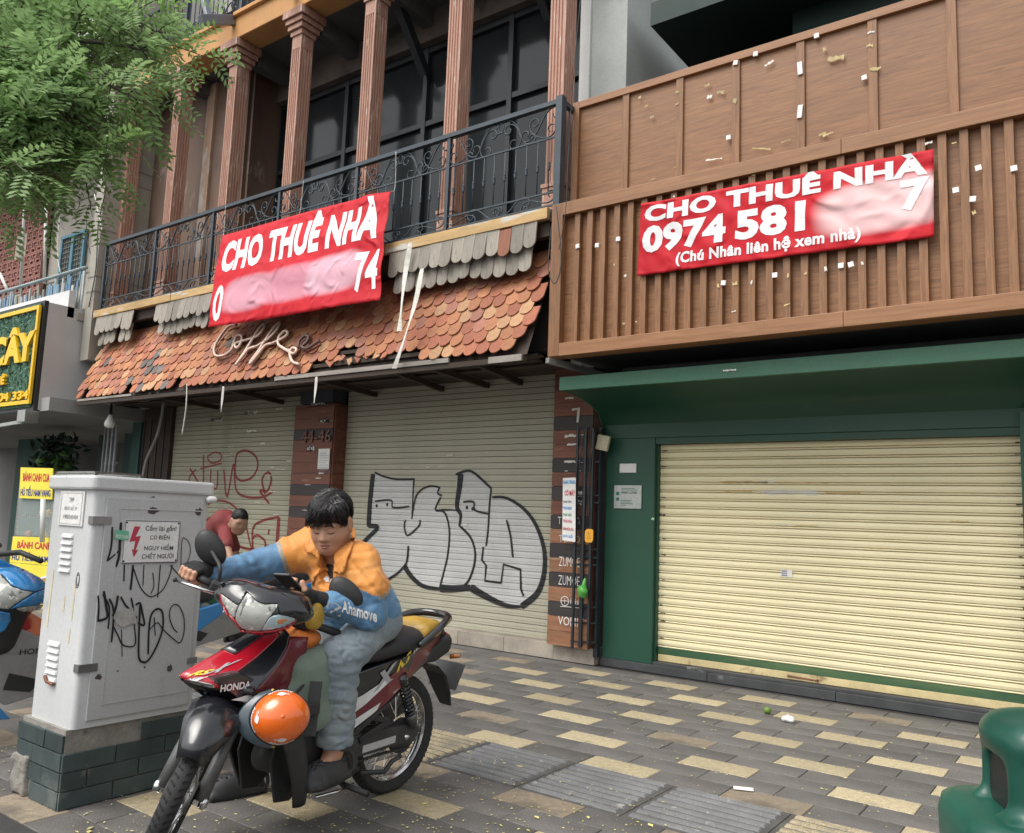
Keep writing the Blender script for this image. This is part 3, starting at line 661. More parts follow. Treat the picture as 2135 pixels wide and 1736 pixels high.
# ---------------- plank-clad pillars
MP1 = pm('plank_red', (.165,.060,.036), .6, .25, 3, .2, 40, st=(.5,3,5), rnd=.14, spots=(((.27,.13,.07), 4, .60, .1, 1),))
MP2 = pm('plank_dark', (.035,.028,.028), .6, .25, 3, .2, 40, st=(.5,3,5), rnd=.15)
MP3 = pm('plank_worn', (.25,.115,.06), .65, .3, 3, .2, 40, st=(.5,3,5), rnd=.12, spots=(((.36,.22,.13), 5, .58, .1, 1),))
def pillar(x0, x1, y0, z1, pattern, label):
    p = G().mm(x0+.01, x1-.01, y0+.02, 7.45, .153, z1).obj('pillar', MP1, cafe); z = .153
    for i, ch in enumerate(pattern):
        if z > z1-.03: break
        h = min(.1415, z1-z); m = MP2 if ch == 'd' else MP3 if (ch == 'w') else MP1
        dy = rt.uniform(0,.004); G().mm(x0+rt.uniform(0,.002), x1-rt.uniform(0,.002), y0+dy, y0+.018+dy, z+.002, z+h-.002).obj('plank', m, p); z += h
    return p
pilL = pillar(-8.73,-7.98,7.04,2.74,'rrrrrrrrdrdrrrrdrrrrrr','')
pilR = pillar(-4.665,-4.20,7.04,2.99,'wwdwdwdwdrdrdrrdrrrrdrr','')
for z in [.153+.1415*i for i in range(18)]: G().mm(-7.979,-7.962,7.058,7.27,z+.002,z+.1395).obj('side_plank', MP1, pilL)
G().mm(-8.62,-8.0,7.02,7.25,2.75,2.98).obj('pillar_cap', pm('cap_blue', (.035,.04,.055), .6, .3, 5, .1, 30), pilL)
G().mm(XL+.05,-11.86,7.2,7.3,.153,2.9).obj('old_door', MDW, cafe)
for i in range(4): G().mm(-12.6+i*.19,-12.6+i*.19+.012,7.185,7.199,.3,2.7).obj('door_bar', MFR, cafe)
# letters and papers on the pillars
MCH = pm('chalk', (.75,.73,.70), .9, .1, 9, 0, 9); MNUM = pm('number_metal', (.11,.045,.03), .35, .1, 9, .05, 30, metal=.6)
yp = 7.04
def onp(y, off=.004): return lambda u, v: Vector((u, y-off, v))
def p7(x, y, Y=7.036): p = PY(*z7(x,y), Y); return (p.x, p.z)
a = p7(660,342); b = p7(805,292); me = flat('house_number', place(text2d('44-46', .0), a[0], a[1], b[0]-a[0], .155), MNUM, lambda u,v: Vector((u,7.022,v)), pilL); so = me.modifiers.new('s','SOLIDIFY'); so.thickness = .014; so.offset = -1
MWP = pm('white_paper', (.74,.73,.71), .8, .06, 9, .05, 40)
def paper(parent, x0, x1, z0, z1, y, mat, nm='paper', t=.002, tilt=0):
    g = G(); g.add([(x0,y,z0),(x1,y-.001,z0+tilt),(x1,y-.004,z1+tilt),(x0,y-.001,z1)], [(0,1,2,3)]); return g.obj(nm, mat, parent)
a = p7(738,468); b = p7(800,370); 
np_ = paper(None, a[0], b[0], a[1], b[1], 7.030, MWP, 'notice'); tag(np_, 'white typed notice stuck under the number 44-46 on the pillar', 'notice')
flat('print_lines', merge(*[place(([(0,0),(1,0),(1,1),(0,1)],[(0,1,2,3)]), a[0]+.03, b[1]-.06-.03*i, (b[0]-a[0])*(.8 if i % 4 else .55), .006) for i in range(9)]), pm('print_grey', (.35,.35,.36), .8, .1, 5, 0, 5), lambda u,v: Vector((u,7.024,v)), np_)
for i, (x, y, w, h) in enumerate([(740,152,120,24),(765,237,60,22),(705,370,60,40),(755,490,40,10),(740,513,45,8),(680,668,60,4),(690,545,50,5)]):
    c = p7(x,y); flat('paper_scrap', scrap(c[0],c[1],w*k7*1.05,h*k7,50+i,10), MPA, onp(yp, .006), pilL)
c = p7(684,385); flat('paper_print', place(text2d('CHO', .03), c[0], c[1], .12, .07, .05), MIN, onp(yp,.008), pilL)
c = p7(742,240); flat('paper_print', place(text2d('TÂM', .03), c[0], c[1]-.02, .2, .06), MIN, onp(yp,.008), pilL)
c = p7(690,160); flat('paper_print', place(text2d('CHO THUÊ NHÀ', .03), c[0], c[1]-.03, .5, .06, .02), MIN, onp(yp,.008), pilL)
for i, (x, y, w, h) in enumerate([(1955,125,50,16),(1980,308,115,22),(1975,350,75,14),(1975,432,110,16),(1940,478,18,6),(1985,590,80,40),(1985,630,120,40),(2000,478,30,6)]):
    c = p7(x,y,7.03); flat('paper_scrap', scrap(c[0],c[1],w*k7*.95,h*k7*.95,70+i,12), MPA, onp(yp,.006), pilR)
c = p7(1988,205,7.03); flat('paper_scrap', ribbon([(c[0]-.05,c[1]+.05),(c[0]+.03,c[1]+.06),(c[0]+.02,c[1]-.08)], .035, 1), MPA, onp(yp,.007), pilR)
def tagtext(s, x, y, w, h, b=0.0):
    c = p7(x, y, 7.03); flat('chalk_tag', place(text2d(s, b, sp=1.0, res=2), c[0], c[1], w*k7*.95, h*k7*.95), MCH, onp(yp,.0065), pilR)
tagtext('ZUMOE', 1905, 938, 118, 46, -.012); tagtext('ZUMOE', 1902, 1028, 122, 46, -.012); tagtext('isis', 1960, 1122, 48, 26); tagtext('VOMIT', 1900, 1222, 145, 42); tagtext('TOMO', 1905, 822, 120, 34, -.018); tagtext('TOMO', 1898, 735, 130, 36, -.018)
c = p7(1933,1108,7.03); flat('chalk_tag', merge(ribbon([(c[0]+.045*math.cos(t/10*6.3), c[1]+.045*math.sin(t/10*6.3)) for t in range(11)], .007, 2), ribbon([(c[0]-.05,c[1]-.055),(c[0]+.19,c[1]-.05)], .008, 1), ribbon([(c[0]-.04,c[1]),(c[0]+.04,c[1]+.003)], .006, 1), ribbon([(c[0],c[1]+.03),(c[0],c[1]-.03)], .006, 1)), MCH, onp(yp,.0065), pilR)
# hanging strips and cables off the awning
MST_ = pm('strip_white', (.62,.60,.55), .8, .15, 9, .05, 40)
def strip(pts, w, label, nm='hanging_strip', cat='strip', mat=None, t=None):
    P = catmull(pts, 5); g = G(); vs = []
    for i, p in enumerate(P): a = .5*math.sin(i*.5); vs += [(p[0]-w/2*math.cos(a),p[1]-w/2*math.sin(a),p[2]), (p[0]+w/2*math.cos(a),p[1]+w/2*math.sin(a),p[2])]
    g.add(vs, [(2*i,2*i+1,2*i+3,2*i+2) for i in range(len(P)-1)]); o = g.obj(nm, mat or MST_); s_ = o.modifiers.new('s','SOLIDIFY'); s_.thickness = .002
    return tag(o, label, cat)
strip([PY(856,505,6.18),PY(845,570,6.15),PY(836,650,5.98),PY(833,690,5.95)], .055, 'upper white plastic strip hanging down over the roof tiles', mat=MST_)
strip([PY(880,560,6.1),PY(866,630,6.0),PY(845,700,5.97),PY(822,768,5.96)], .05, 'long white strip dangling below the edge of the roof tiles')
strip([PY(660,785,6.0),PY(658,810,6.0),PY(655,840,6.0)], .03, 'short white strip hanging before the number pillar')
strip([PY(466,805,6.0),PY(463,835,6.0),PY(461,858,6.0)], .03, 'short pale strip hanging from the awning over the left shutter')
def cable(pts, r, nm, label, cat='cable', mat=None, n=6):
    return tag(G().tube(catmull(pts, 6), r, n).obj(nm, mat or MFR, smooth=True), label, cat)
cable([PY(390,800,6.05),PY(388,850,6.05),PY(380,905,6.1)], .009, 'cable', 'thin white cable hanging at the left end of the awning', mat=MST_)
cable([PY(345,815,6.9),PY(330,900,6.95),PY(305,960,7.0),PY(296,1010,7.0)], .022, 'conduit', 'grey conduit curving down beside the old dark door', 'conduit', pm('conduit', (.22,.22,.22), .6, .2, 5, .05, 40))
# script lettering on the awning
MNE = pm('neon_channel', (.62,.46,.38), .5, .15, 5, .05, 40); MNB = pm('neon_back', (.10,.06,.05), .6, .2, 5, .05, 40)
cf = thing('script_sign', 'broken script sign lettering on the roof tiles reading Coffee', 'sign', (-8.4,6.1,3.3))
def z5(x, y): return zz((250,800,1300,1550), 2135, x, y)
def awnpt(x, y, off):
    d = ray(*z5(x,y)); o = Vector((0,0,CAM_H)); p0 = AT+sn*off; t = (p0-o).dot(sn)/d.dot(sn); return o+d*t
LET = [('letter_c', [(1235,770),(1180,780),(1120,850),(1075,930),(1075,985),(1110,1000),(1160,985),(1200,950),(1215,905)], 1), ('letter_o', [(1215,905),(1240,850),(1275,850),(1270,900),(1240,940),(1225,910),(1270,890),(1310,880)], 1),
 ('letter_f', [(1310,880),(1390,850),(1440,790),(1435,765),(1400,800),(1340,900),(1290,980),(1240,1050),(1235,1060),(1290,990),(1330,945),(1380,930)], 1), ('letter_f', [(1380,930),(1460,880),(1530,810),(1555,755),(1520,780),(1450,880),(1400,960),(1345,1035),(1340,1055),(1400,980),(1450,920),(1500,905)], 1),
 ('letter_e', [(1500,905),(1590,860),(1615,825),(1590,815),(1550,860),(1545,910),(1580,940),(1630,960)], 1), ('broken_letter', [(1690,940),(1700,890),(1740,850),(1770,860),(1750,900),(1720,930),(1760,940),(1850,885)], 0), ('loose_channel', [(1550,920),(1620,965),(1660,980),(1680,950),(1650,940),(1630,980),(1650,1040),(1700,1060)], 1)]
for nm, pts, lit in LET:
    P = catmull(pts, 5); g = G().tube([awnpt(x,y,.11) for x,y in P], .017, 6).obj(nm, MNE if lit else MNB, cf, smooth=True)
    G().tube([awnpt(x,y,.075) for x,y in P], .021, 5).obj('channel', MNB, g, smooth=True)
# ---------------- upper balcony above the orange beam
G().mm(XL-.4,XR,7.7,7.9,8.05,11).obj('upper_wall', pm('upper_wall', (.50,.49,.47), .8, .15, 1, .05, 30), cafe)
for i in range(3): G().mm(-11.9+i*2.6,-10.2+i*2.6,7.66,7.699,8.5,10.6).obj('upper_window', MGL, cafe)
ub = G().mm(XL,XR,6.50,6.54,9.22,9.26).obj('upper_railing', MIR, cafe)
G().mm(XL,XR,6.505,6.535,8.42,8.445).obj('rail_bar', MIR, ub)
for i in range(70): 
    x = XL+.06+i*.12; G().tube([(x,6.52,8.44),(x,6.52,9.22)], .009, 5).obj('baluster', MIR, ub)
for i in range(7): x = XL+.02+i*1.4; G().mm(x-.03,x+.03,6.49,6.55,8.33,9.26).obj('post', MIR, ub)
for i in range(12): o = scr((.06+.12*i*1.9,8.5),(.2+.12*i*1.9,8.62),'C',i % 2 == 0, .008); o.parent = ub; o.matrix_parent_inverse = Matrix(); o.location = (0,.22,0)
# flood-light arms fixed to the orange beam
MLT = pm('lamp_grey', (.20,.22,.25), .4, .1, 5, .03, 40, metal=.4)
for i, (x, lab) in enumerate(((-9.9,'grey flood light slab on the orange beam, the one nearer the tree'),(-8.55,'grey flood light slab on the orange beam, the one nearer the picture top'))):
    t = thing('flood_light', lab, 'lamp', (x,6.4,8.3), 'flood lights on the orange beam')
    G().box((x,6.16,8.10), (.09,.55,.14), Matrix.Rotation(rad(28),3,'X')).obj('lamp_slab', MLT, t, bevel=.008); G().bar((x,6.4,8.34),(x,6.25,8.2),.05,.05).obj('bracket', MFR, t)
G().box(((-10.05),6.05,8.36), (.06,.1,.75), Matrix.Rotation(rad(-24),3,'Y')).obj('tilted_lamp_bar', MLT, cafe, bevel=.008)
# ================================================================== shop with wood-clad board and green front
shop = thing('shop_building', 'shop with wood-slatted sign board above a dark green front and cream shutter', 'building', (-1.8,7.2,0))
MWL = pm('laminate_wood', (.150,.062,.023), .5, .25, 4.5, .06, 30, st=(.7,6,13), col2=(.300,.145,.062), dist=1.2, rnd=.07, big=.05, fine=.03)
MWV = pm('laminate_upright', (.155,.066,.025), .5, .25, 4.5, .06, 30, st=(13,6,.7), col2=(.300,.146,.063), dist=1.0, rnd=.09, big=.05, fine=.03)
MWF = pm('laminate_rail', (.22,.098,.040), .5, .22, 3.2, .06, 30, st=(.6,9,12), col2=(.325,.16,.072), dist=.8, rnd=.05, big=.05, fine=.03)
MGN = pm('green_paint', (.012,.066,.040), .45, .12, 1.5, .03, 30, fine=.02, spots=(((.05,.10,.075), 2.5, .66, .1),((.5,.55,.5), 26, .79, .01)), big=.05)
MGF = pm('green_fascia', (.035,.125,.075), .5, .1, 2, .03, 30, spots=(((.07,.17,.11), 2, .6, .1),))
MGR = pm('grey_column', (.40,.42,.40), .8, .12, 1.5, .05, 30, spots=(((.28,.29,.27), 1.5, .6, .15),))
RX = .9
bd = G().mm(-4.18,RX,6.275,6.34,2.86,4.27).obj('sign_board', MWL, shop)
G().mm(-4.195,-4.075,6.195,6.36,2.845,4.29).obj('frame_stile', MWV, bd, bevel=.004)
for i, (a, b) in enumerate(((-4.075,-1.60),(-1.598,RX))):
    G().mm(a,b,6.195,6.36,2.845,2.962).obj('frame_rail', MWF, bd, bevel=.004); G().mm(a,b,6.195,6.36,4.17,4.29).obj('frame_rail', MWF, bd, bevel=.004)
G().mm(-4.195,RX,6.36,6.52,4.262,4.288).obj('ledge', MWF, bd)
wb = random.Random(9)
for i in range(36):
    x = -3.93+.1365*i+wb.uniform(-.004,.004); G().mm(x-.028,x+.028,6.222+wb.uniform(0,.002),6.2745,2.963,4.169).obj('batten', MWV, bd, bevel=.002)
up = G().mm(-4.17,RX,6.535,6.58,4.29,5.40).obj('upper_board', MWL, shop)
G().mm(-4.19,-4.12,6.495,6.60,4.289,5.43).obj('frame_stile', MWV, up, bevel=.003); G().mm(-4.12,RX,6.495,6.60,5.36,5.43).obj('frame_rail', MWF, up, bevel=.003)
xs = [-4.12,-3.611,-3.065,-2.542,-1.993,-1.436,-.884,-.33,.22]
for a, b in zip(xs, xs[1:]+[RX]): G().mm(a+.002,b-.002,6.527+wb.uniform(0,.003),6.5345,4.30,5.36).obj('panel', MWL, up)
for x in xs[1:]: G().mm(x-.034,x+.034,6.505,6.5265,4.30,5.36).obj('divider', MWV, up, bevel=.002)
MUB = pm('underside', (.10,.10,.10), .8, .25, 1.5, .1, 30)
G().mm(-4.15,RX,6.37,7.3,2.88,2.90).obj('board_underside', MUB, shop); G().mm(-4.1,RX,7.262,7.3,2.34,2.88).obj('upper_wall', MDK, shop)
G().bar((-4.25,6.28,2.835),(-3.9,7.15,2.75),.06,.05).obj('bracket', pm('bracket_grey', (.28,.28,.27), .6, .2, 5, .1, 40), shop)
G().bar((-3.8,6.9,2.80),(RX,6.9,2.80),.05,.05).obj('cross_bar', MUB, shop)
# green canopy: fascia with a coved underside
can = G().mm(-4.19,RX,6.40,6.46,2.565,2.69).obj('canopy', MGF, shop, bevel=.004)
prof = [(6.46+ .70*(1-math.cos(t)), 2.57-.245*math.sin(t)) for t in [math.pi/2*i/14 for i in range(15)]]
prof = [(6.46+.72*math.sin(t), 2.33+.24*math.cos(t)) for t in [math.pi/2*i/14 for i in range(15)]]
prof = [(7.19-.73*math.cos(t), 2.565-.24*(math.sin(t)*.25+.75*(1-math.cos(t)) if False else (1-math.sqrt(max(0,1-((1-math.cos(t)))**2))))) for t in [math.pi/2*i/16 for i in range(17)]]
G().add([(x,y,z) for x in (-4.17,RX) for y,z in prof], [(i,i+1,18+i,17+i) for i in range(16)]).obj('cove', MGN, can, smooth=True)
G().mm(-4.17,RX,6.46,7.25,2.66,2.685).obj('canopy_top', MGN, can)
pe = [(6.47,2.66)]+[(7.19,2.66)]+[(y,z) for y,z in reversed(prof)]
G().prism(pe, lambda u,v,d: (d,u,v), -4.188, -4.172).obj('end_cheek', MGF, can)
G().mm(-4.17,RX,7.19,7.35,2.19,2.33).obj('header', MGN, shop); G().mm(-4.17,RX,7.212,7.35,2.13,2.19).obj('header_lip', MGN, shop)
gp = G().mm(-4.125,-3.60,7.20,7.45,.076,2.19).obj('green_pillar', MGN, shop, bevel=.004)
G().mm(-3.6,-3.585,7.25,7.33,.101,2.13).obj('shutter_guide', MGN, shop)
rp_ = G().mm(-.60,.35,7.13,7.45,.101,2.30).obj('green_pillar', MGN, shop, bevel=.004)
G().mm(.36,RX,7.2,7.45,0,2.3).obj('green_pillar', MGN, shop)
G().mm(-4.1,RX,7.5,7.6,0,6).obj('back_wall', MDK, shop)
# shutter
def prC(p, d): return [(0,0),(p*.04,0),(p*.06,-d*.8),(p*.14,-d),(p*.22,-d*.7),(p*.25,-d*.15),(p*.29,-d*.15),(p*.33,-d*.85),(p*.62,-d*1.15),(p*.93,-d*.95),(p*.97,-d*.5),(p,0)]
MSC = pm('shutter_cream', (.76,.68,.44), .5, .06, 2, .04, 40, big=.05, fine=.02, spots=(((.55,.45,.22), 2.2, .62, .12, 1),((.30,.22,.10), 5, .72, .05, 1)), st=(.5,3,3))
shC, sfC, zsC = shutter(-3.585, -.60, .225, 2.132, 7.315, 25, MSC, shop, .017, prC, dk=(0,5))
MSG = pm('bottom_green', (.08,.14,.06), .6, .3, 3, .05, 40, st=(.5,3,3), col2=(.02,.075,.035), spots=(((.42,.38,.22), 2.5, .55, .15, 1),))
G().mm(-3.58,-.60,7.296,7.33,.165,.226).obj('bottom_rail', MSG, shC)
MSD = pm('bottom_dirty', (.55,.45,.24), .6, .25, 3, .08, 40, spots=(((.18,.11,.05), 4, .60, .1),))
G().mm(-3.58,-.60,7.292,7.33,.103,.164).obj('bottom_rail', MSD, shC, bevel=.003)
G().tube([(-2.36,7.292,.135),(-2.36,7.262,.135),(-2.12,7.262,.128),(-2.12,7.292,.128)], .008, 6).obj('pull_handle', pm('rust', (.16,.07,.04), .8, .3, 12, .3, 60), shC)
def z8(x, y): return zz((1950,1250,3716,2600), 2135, x, y)
def c8(x, y, Y=7.29): p = PY(*z8(x,y), Y); return p.x, p.z
MTP = pm('old_tape', (.60,.45,.22), .6, .2, 6, .05, 40, rnd=.1); MTW = pm('tape_white', (.70,.68,.62), .7, .1, 6, .05, 40)
k8 = .827/1.7405/222
for i, (x, y, w, h, m) in enumerate([(900,603,210,10,0),(1000,602,60,10,1),(1100,648,230,20,1),(1340,650,130,12,0),(880,643,120,8,0),(1070,790,46,6,1),(1180,794,90,4,0),(1170,606,200,4,0),(1850,775,60,4,0)]):
    a = c8(x,y); flat('tape_scrap', scrap(a[0],a[1],w*k8,h*k8*1.3,90+i,12), (MTP,MTW)[m], sfC(.004), shC, cutv=zsC)
MGM = pm('shutter_grime', (.06,.05,.035), .8, .3, 9, .1, 40)
for i in range(25):
    z = .24+.0763*i
    for xx, w_ in ((-3.55,.05),(-.63,.04)):
        if wb.random() < .75: flat('grime', scrap(xx+wb.uniform(-.01,.02), z+wb.uniform(-.006,.012), w_*wb.uniform(.5,1.3), .014*wb.uniform(.5,1.4), 300+i, 6), MGM, sfC(.0025), shC, cutv=zsC)
for i in range(16):
    flat('grime', scrap(wb.uniform(-3.4,-.8), .24+.0763*wb.randrange(25)+.004, wb.uniform(.06,.3), .006*wb.uniform(.5,1.2), 340+i, 8), MTP, sfC(.0025), shC, cutv=zsC)
a = c8(1067,1018); b = c8(1118,990)
o = flat('sticker', ([(a[0],a[1]),(b[0],a[1]),(b[0],b[1]),(a[0],b[1])],[(0,1,2,3)]), MTW, lambda u,v: Vector((u,7.292,v)), shC); flat('sticker_lines', merge(*[place(([(0,0),(1,0),(1,1),(0,1)],[(0,1,2,3)]), a[0]+.008, a[1]+.012+.018*i, .05, .006) for i in range(3)]), MINB, lambda u,v: Vector((u,7.289,v)), shC)
# plates, box and scraps on the green pillar
def pl8(nm, x0, y0, x1, y1, mat, lab, cat, t=.012, Y=7.2):
    a = c8(x0,y1,Y); b = c8(x1,y0,Y); return tag(G().mm(a[0],b[0],Y-t,Y-.001,a[1],b[1]).obj(nm, mat, bevel=.002), lab, cat), a, b
pl8('wall_plate', 363,522,436,562, MWP, 'small blank white plate on the green pillar above the steel plaque', 'plate')
MSS = pm('steel_plate', (.42,.44,.42), .3, .12, 3, .03, 20, metal=.8)
pq, a, b = pl8('name_plaque', 337,618,460,718, MSS, 'brushed steel name plaque with green print on the green pillar', 'plaque')
w = b[0]-a[0]; h = b[1]-a[1]
PGN = pm('print_green', (.03,.10,.07), .6, .1, 5, 0, 5); bar_ = ([(0,0),(1,0),(1,1),(0,1)],[(0,1,2,3)])
flat('plaque_print', lines([('PHUC LONG', a[0]+w*.28,a[1]+h*.64,w*.56,h*.10,.02)]), PGN, lambda u,v: Vector((u,7.186,v)), pq)
flat('plaque_lines', merge(*[place(bar_, a[0]+w*.26, a[1]+h*y, w*l, h*.022) for y, l in ((.86,.5),(.79,.6),(.34,.4),(.27,.36),(.20,.44),(.13,.2))]), PGN, lambda u,v: Vector((u,7.186,v)), pq)
flat('plaque_logo', merge(blob(a[0]+w*.14,a[1]+h*.64,w*.065,h*.08,16,.03,1), place(([(0,0),(1,0),(1,1),(0,1)],[(0,1,2,3)]), a[0]+w*.09,a[1]+h*.33,w*.11,h*.14)), pm('print_teal', (.02,.16,.12), .6, .1, 5, 0, 5), lambda u,v: Vector((u,7.186,v)), pq)
for i, (x, y, w_, h_) in enumerate([(410,382,170,20),(345,395,50,24),(512,382,12,10),(508,765,14,22)]):
    a = c8(x,y,7.2); flat('paper_scrap', scrap(a[0],a[1],w_*k8,h_*k8,120+i,8), MPA if i < 3 else pm('sticker_green', (.35,.55,.40), .7, .1, 5, 0, 5), lambda u,v: Vector((u,7.192,v)), gp)
a = c8(960,180,7.0); flat('paint_chip', scrap(a[0],2.60,.11,.02,140,8), MTW, lambda u,v: Vector((u,6.392,v+.03)), can)
for i, (x, z) in enumerate(((-.42,2.0),(-.40,1.72),(-.43,1.55),(-.30,1.45))): flat('paint_chip', scrap(x,z,.06,.03,150+i,6), MTW, lambda u,v: Vector((u,7.126,v)), rp_)
# white mounting blocks and tape scraps left on the boards
def c3(x, y, Y): p = PY(*zz((2000,0,3716,1300), 2135, x, y), Y); return p.x, p.z
MBL = pm('block_white', (.78,.77,.75), .6, .05, 5, .03, 40)
for i, (x, y, up_) in enumerate([(835,285,1),(925,245,1),(1200,163,1),(1125,310,1),(1125,505,1),(1415,352,1),(803,622,1),(305,1080,0),(780,1278,0),(1012,1243,0),(1355,1195,0),(1310,1200,0),(1930,760,0),(1905,900,0),(2090,762,0),(1828,860,0),(122,1112,0),(210,1108,0)]):
    Y = 6.505 if up_ else 6.222; a = c3(x,y,Y); big = (20 if i in (3,4) else 9)
    G().box((a[0],Y-.008,a[1]), (.04,.015,.04 if i not in (3,4) else .11), Matrix.Rotation(wb.uniform(-.2,.2),3,'Y')).obj('mounting_block', MBL, up if up_ else bd, bevel=.002)
MYT = pm('yellow_tape', (.40,.31,.13), .35, .25, 12, .1, 60, rnd=.15)
for i, (x, y, w_, h_, up_) in enumerate([(430,478,24,12,1),(455,527,26,18,1),(705,385,34,18,1),(715,437,34,28,1),(765,415,50,26,1),(830,455,26,40,1),(400,440,22,18,1),(1235,222,18,34,1),(1285,262,95,34,1),(1445,145,40,16,1),(1465,310,60,30,1),(1225,605,40,20,1),(1250,605,60,14,1),(950,670,120,14,1),(1060,635,60,10,1),(735,718,110,12,1),(570,415,28,20,1),(570,468,28,18,1),(1440,205,36,24,1),(460,808,36,14,1),(560,755,18,8,1),(985,285,60,20,1),
      (915,790,20,16,0),(555,885,10,14,0),(285,1195,8,26,0),(335,1245,18,22,0),(330,1460,22,12,0),(385,1452,10,8,0),(830,1280,30,22,0),(905,1275,12,26,0),(1070,1243,10,26,0),(1240,1215,14,30,0),(1150,1235,14,26,0),(1405,1188,12,24,0),(1065,1375,34,8,0),(825,1405,26,10,0),(1820,645,24,8,0),(1705,645,36,14,0),(1910,960,18,30,0),(480,1010,16,14,0),(755,1290,12,30,0)]):
    Y = (6.504 if up_ else 6.2205); a = c3(x,y,Y); rot = wb.uniform(-.3,.3); V, F = scrap(0,0,w_*.00135,h_*.0016,200+i,6)
    V = [(a[0]+u*math.cos(rot)-v*math.sin(rot), a[1]+u*math.sin(rot)+v*math.cos(rot)) for u,v in V]
    flat('tape_scrap', (V,F), (MYT,MTW,MTP)[0 if up_ and i % 3 else (1 if i % 2 else 2)], lambda u,v: Vector((u,Y-.002-.01*math.sin(u*90)**2*.3,v)), up if up_ else bd)
# loggia above the boards
G().mm(-4.45,-3.92,7.02,7.6,2.9,9).obj('grey_column', MGR, shop); G().mm(-4.452,-4.33,7.0,7.02,2.9,9).obj('column_edge', pm('column_white', (.62,.62,.60), .8, .1, 2, .05, 30), shop)
G().mm(-3.92,-3.9,7.02,9.0,2.9,9).obj('side_wall', MGR, shop); G().mm(-3.9,-3.68,8.78,9.0,2.9,6.0).obj('pilaster', pm('pilaster', (.45,.46,.43), .8, .1, 2, .05, 30), shop)
MDG = pm('dark_green', (.006,.026,.021), .6, .15, 2, .03, 30)
G().mm(-3.65,RX+1,7.05,9.3,6.35,6.6).obj('soffit', MDG, shop); G().mm(-4.0,RX+1,9.2,9.3,2.9,6.7).obj('inner_wall', pm('inner_dark', (.028,.022,.02), .6, .3, 2, .03, 30), shop)
for i in range(6): G().mm(-3.3+i*.85,-3.27+i*.85,9.16,9.199,2.9,6.02).obj('mullion', MFR, shop)
G().mm(-3.9,RX+1,9.16,9.199,5.3,5.36).obj('transom', MFR, shop)
G().mm(-2.4,-1.2,7.6,7.9,6.1,6.349).obj('duct', MDG, shop)
# ---------------- folded steel gate beside the green pillar
fg_ = thing('folding_gate', 'folded dark steel gate standing between plank pillar and green pillar', 'gate', (-4.2,6.95,.15))
for i, (x, y) in enumerate(((-4.33,6.98),(-4.27,7.02),(-4.23,6.97),(-4.19,7.04),(-4.16,6.99),(-4.14,7.1))):
    G().mm(x-.011,x+.011,y-.011,y+.011,.16+.012*i,2.28).obj('upright', MFR, fg_)
for z in (.22,.40,.55,.95,1.02,1.10,1.55,1.62,1.95,2.2):
    G().bar((-4.35,6.975,z),(-4.13,7.08,z+.004),.01,.016).obj('cross_link', MFR, fg_)
G().mm(-4.175,-4.13,7.11,7.17,.08,2.3).obj('track_post', MFR, fg_)
tag(G().prism([(0,.02),(.02,0),(.10,.0),(.12,.03),(.12,.15),(.10,.17),(.03,.17),(0,.14)], lambda u,v,d: (-4.20+u*.75,d,1.17+v*.75), 6.945,6.955).obj('hanging_tag', pm('tag_yellow', (.72,.34,.03), .5, .15, 8, .05, 40)), 'yellow tag hanging on the folded gate', 'tag')
flat('tag_mark', merge(ribbon([(-4.17,1.205),(-4.155,1.27),(-4.135,1.205),(-4.17,1.205)],.005,1)), MIN, lambda u,v: Vector((u,6.942,v)), bpy.data.objects['hanging_tag'])
me = sdf_mesh('plastic_bag', lambda X,Y,Z: smin(sball(X,Y,Z,(-4.20,6.93,.70),(.055,.045,.06)), scap(X,Y,Z,(-4.2,6.95,.74),(-4.2,6.97,.82),.03,.012),.03)+.012*vnoise(X*90,Y*90,Z*60,5), (-4.3,6.83,.6), (-4.1,7.03,.86), .007)
tag(addmesh('plastic_bag', me, pm('bag_green', (.08,.34,.06), .35, .2, 20, .2, 60)), 'small green plastic bag hung on the folded gate', 'bag')
tag(G().box((-4.10,7.08,2.14), (.13,.04,.15), Matrix.Rotation(rad(12),3,'Y')).obj('junction_box', pm('box_cream', (.60,.56,.38), .6, .1, 5, .03, 40), bevel=.006), 'cream junction box at the top of the green pillar', 'junction box')
wr = random.Random(4)
for i in range(5):
    x = -4.3+.04*i; cable([(x,7.0,2.3),(x+wr.uniform(-.05,.05),6.97,1.9),(x+wr.uniform(-.05,.05),6.97,1.5),(x+.02,7.0,1.1+wr.uniform(0,.3))], .005, 'cable', ['thin black cable down the folded gate, first from the plank pillar','thin black cable down the folded gate, second from the plank pillar','thin black cable down the middle of the folded gate','thin black cable down the folded gate, second from the green pillar','thin black cable down the folded gate beside the green pillar'][i], n=5)
cable([PY(1210,0,6.2),PY(1196,150,6.15),PY(1185,330,6.15),PY(1180,430,6.15),PY(1165,520,6.1)], .004, 'cable', 'thin dark cable hanging down at the joint of the two shops')
cable([PY(1150,470,6.15),PY(1143,560,6.1),PY(1158,590,6.1),PY(1170,540,6.12),PY(1160,430,6.15)], .005, 'cable', 'looped dark cable beside the top of the wood frame')
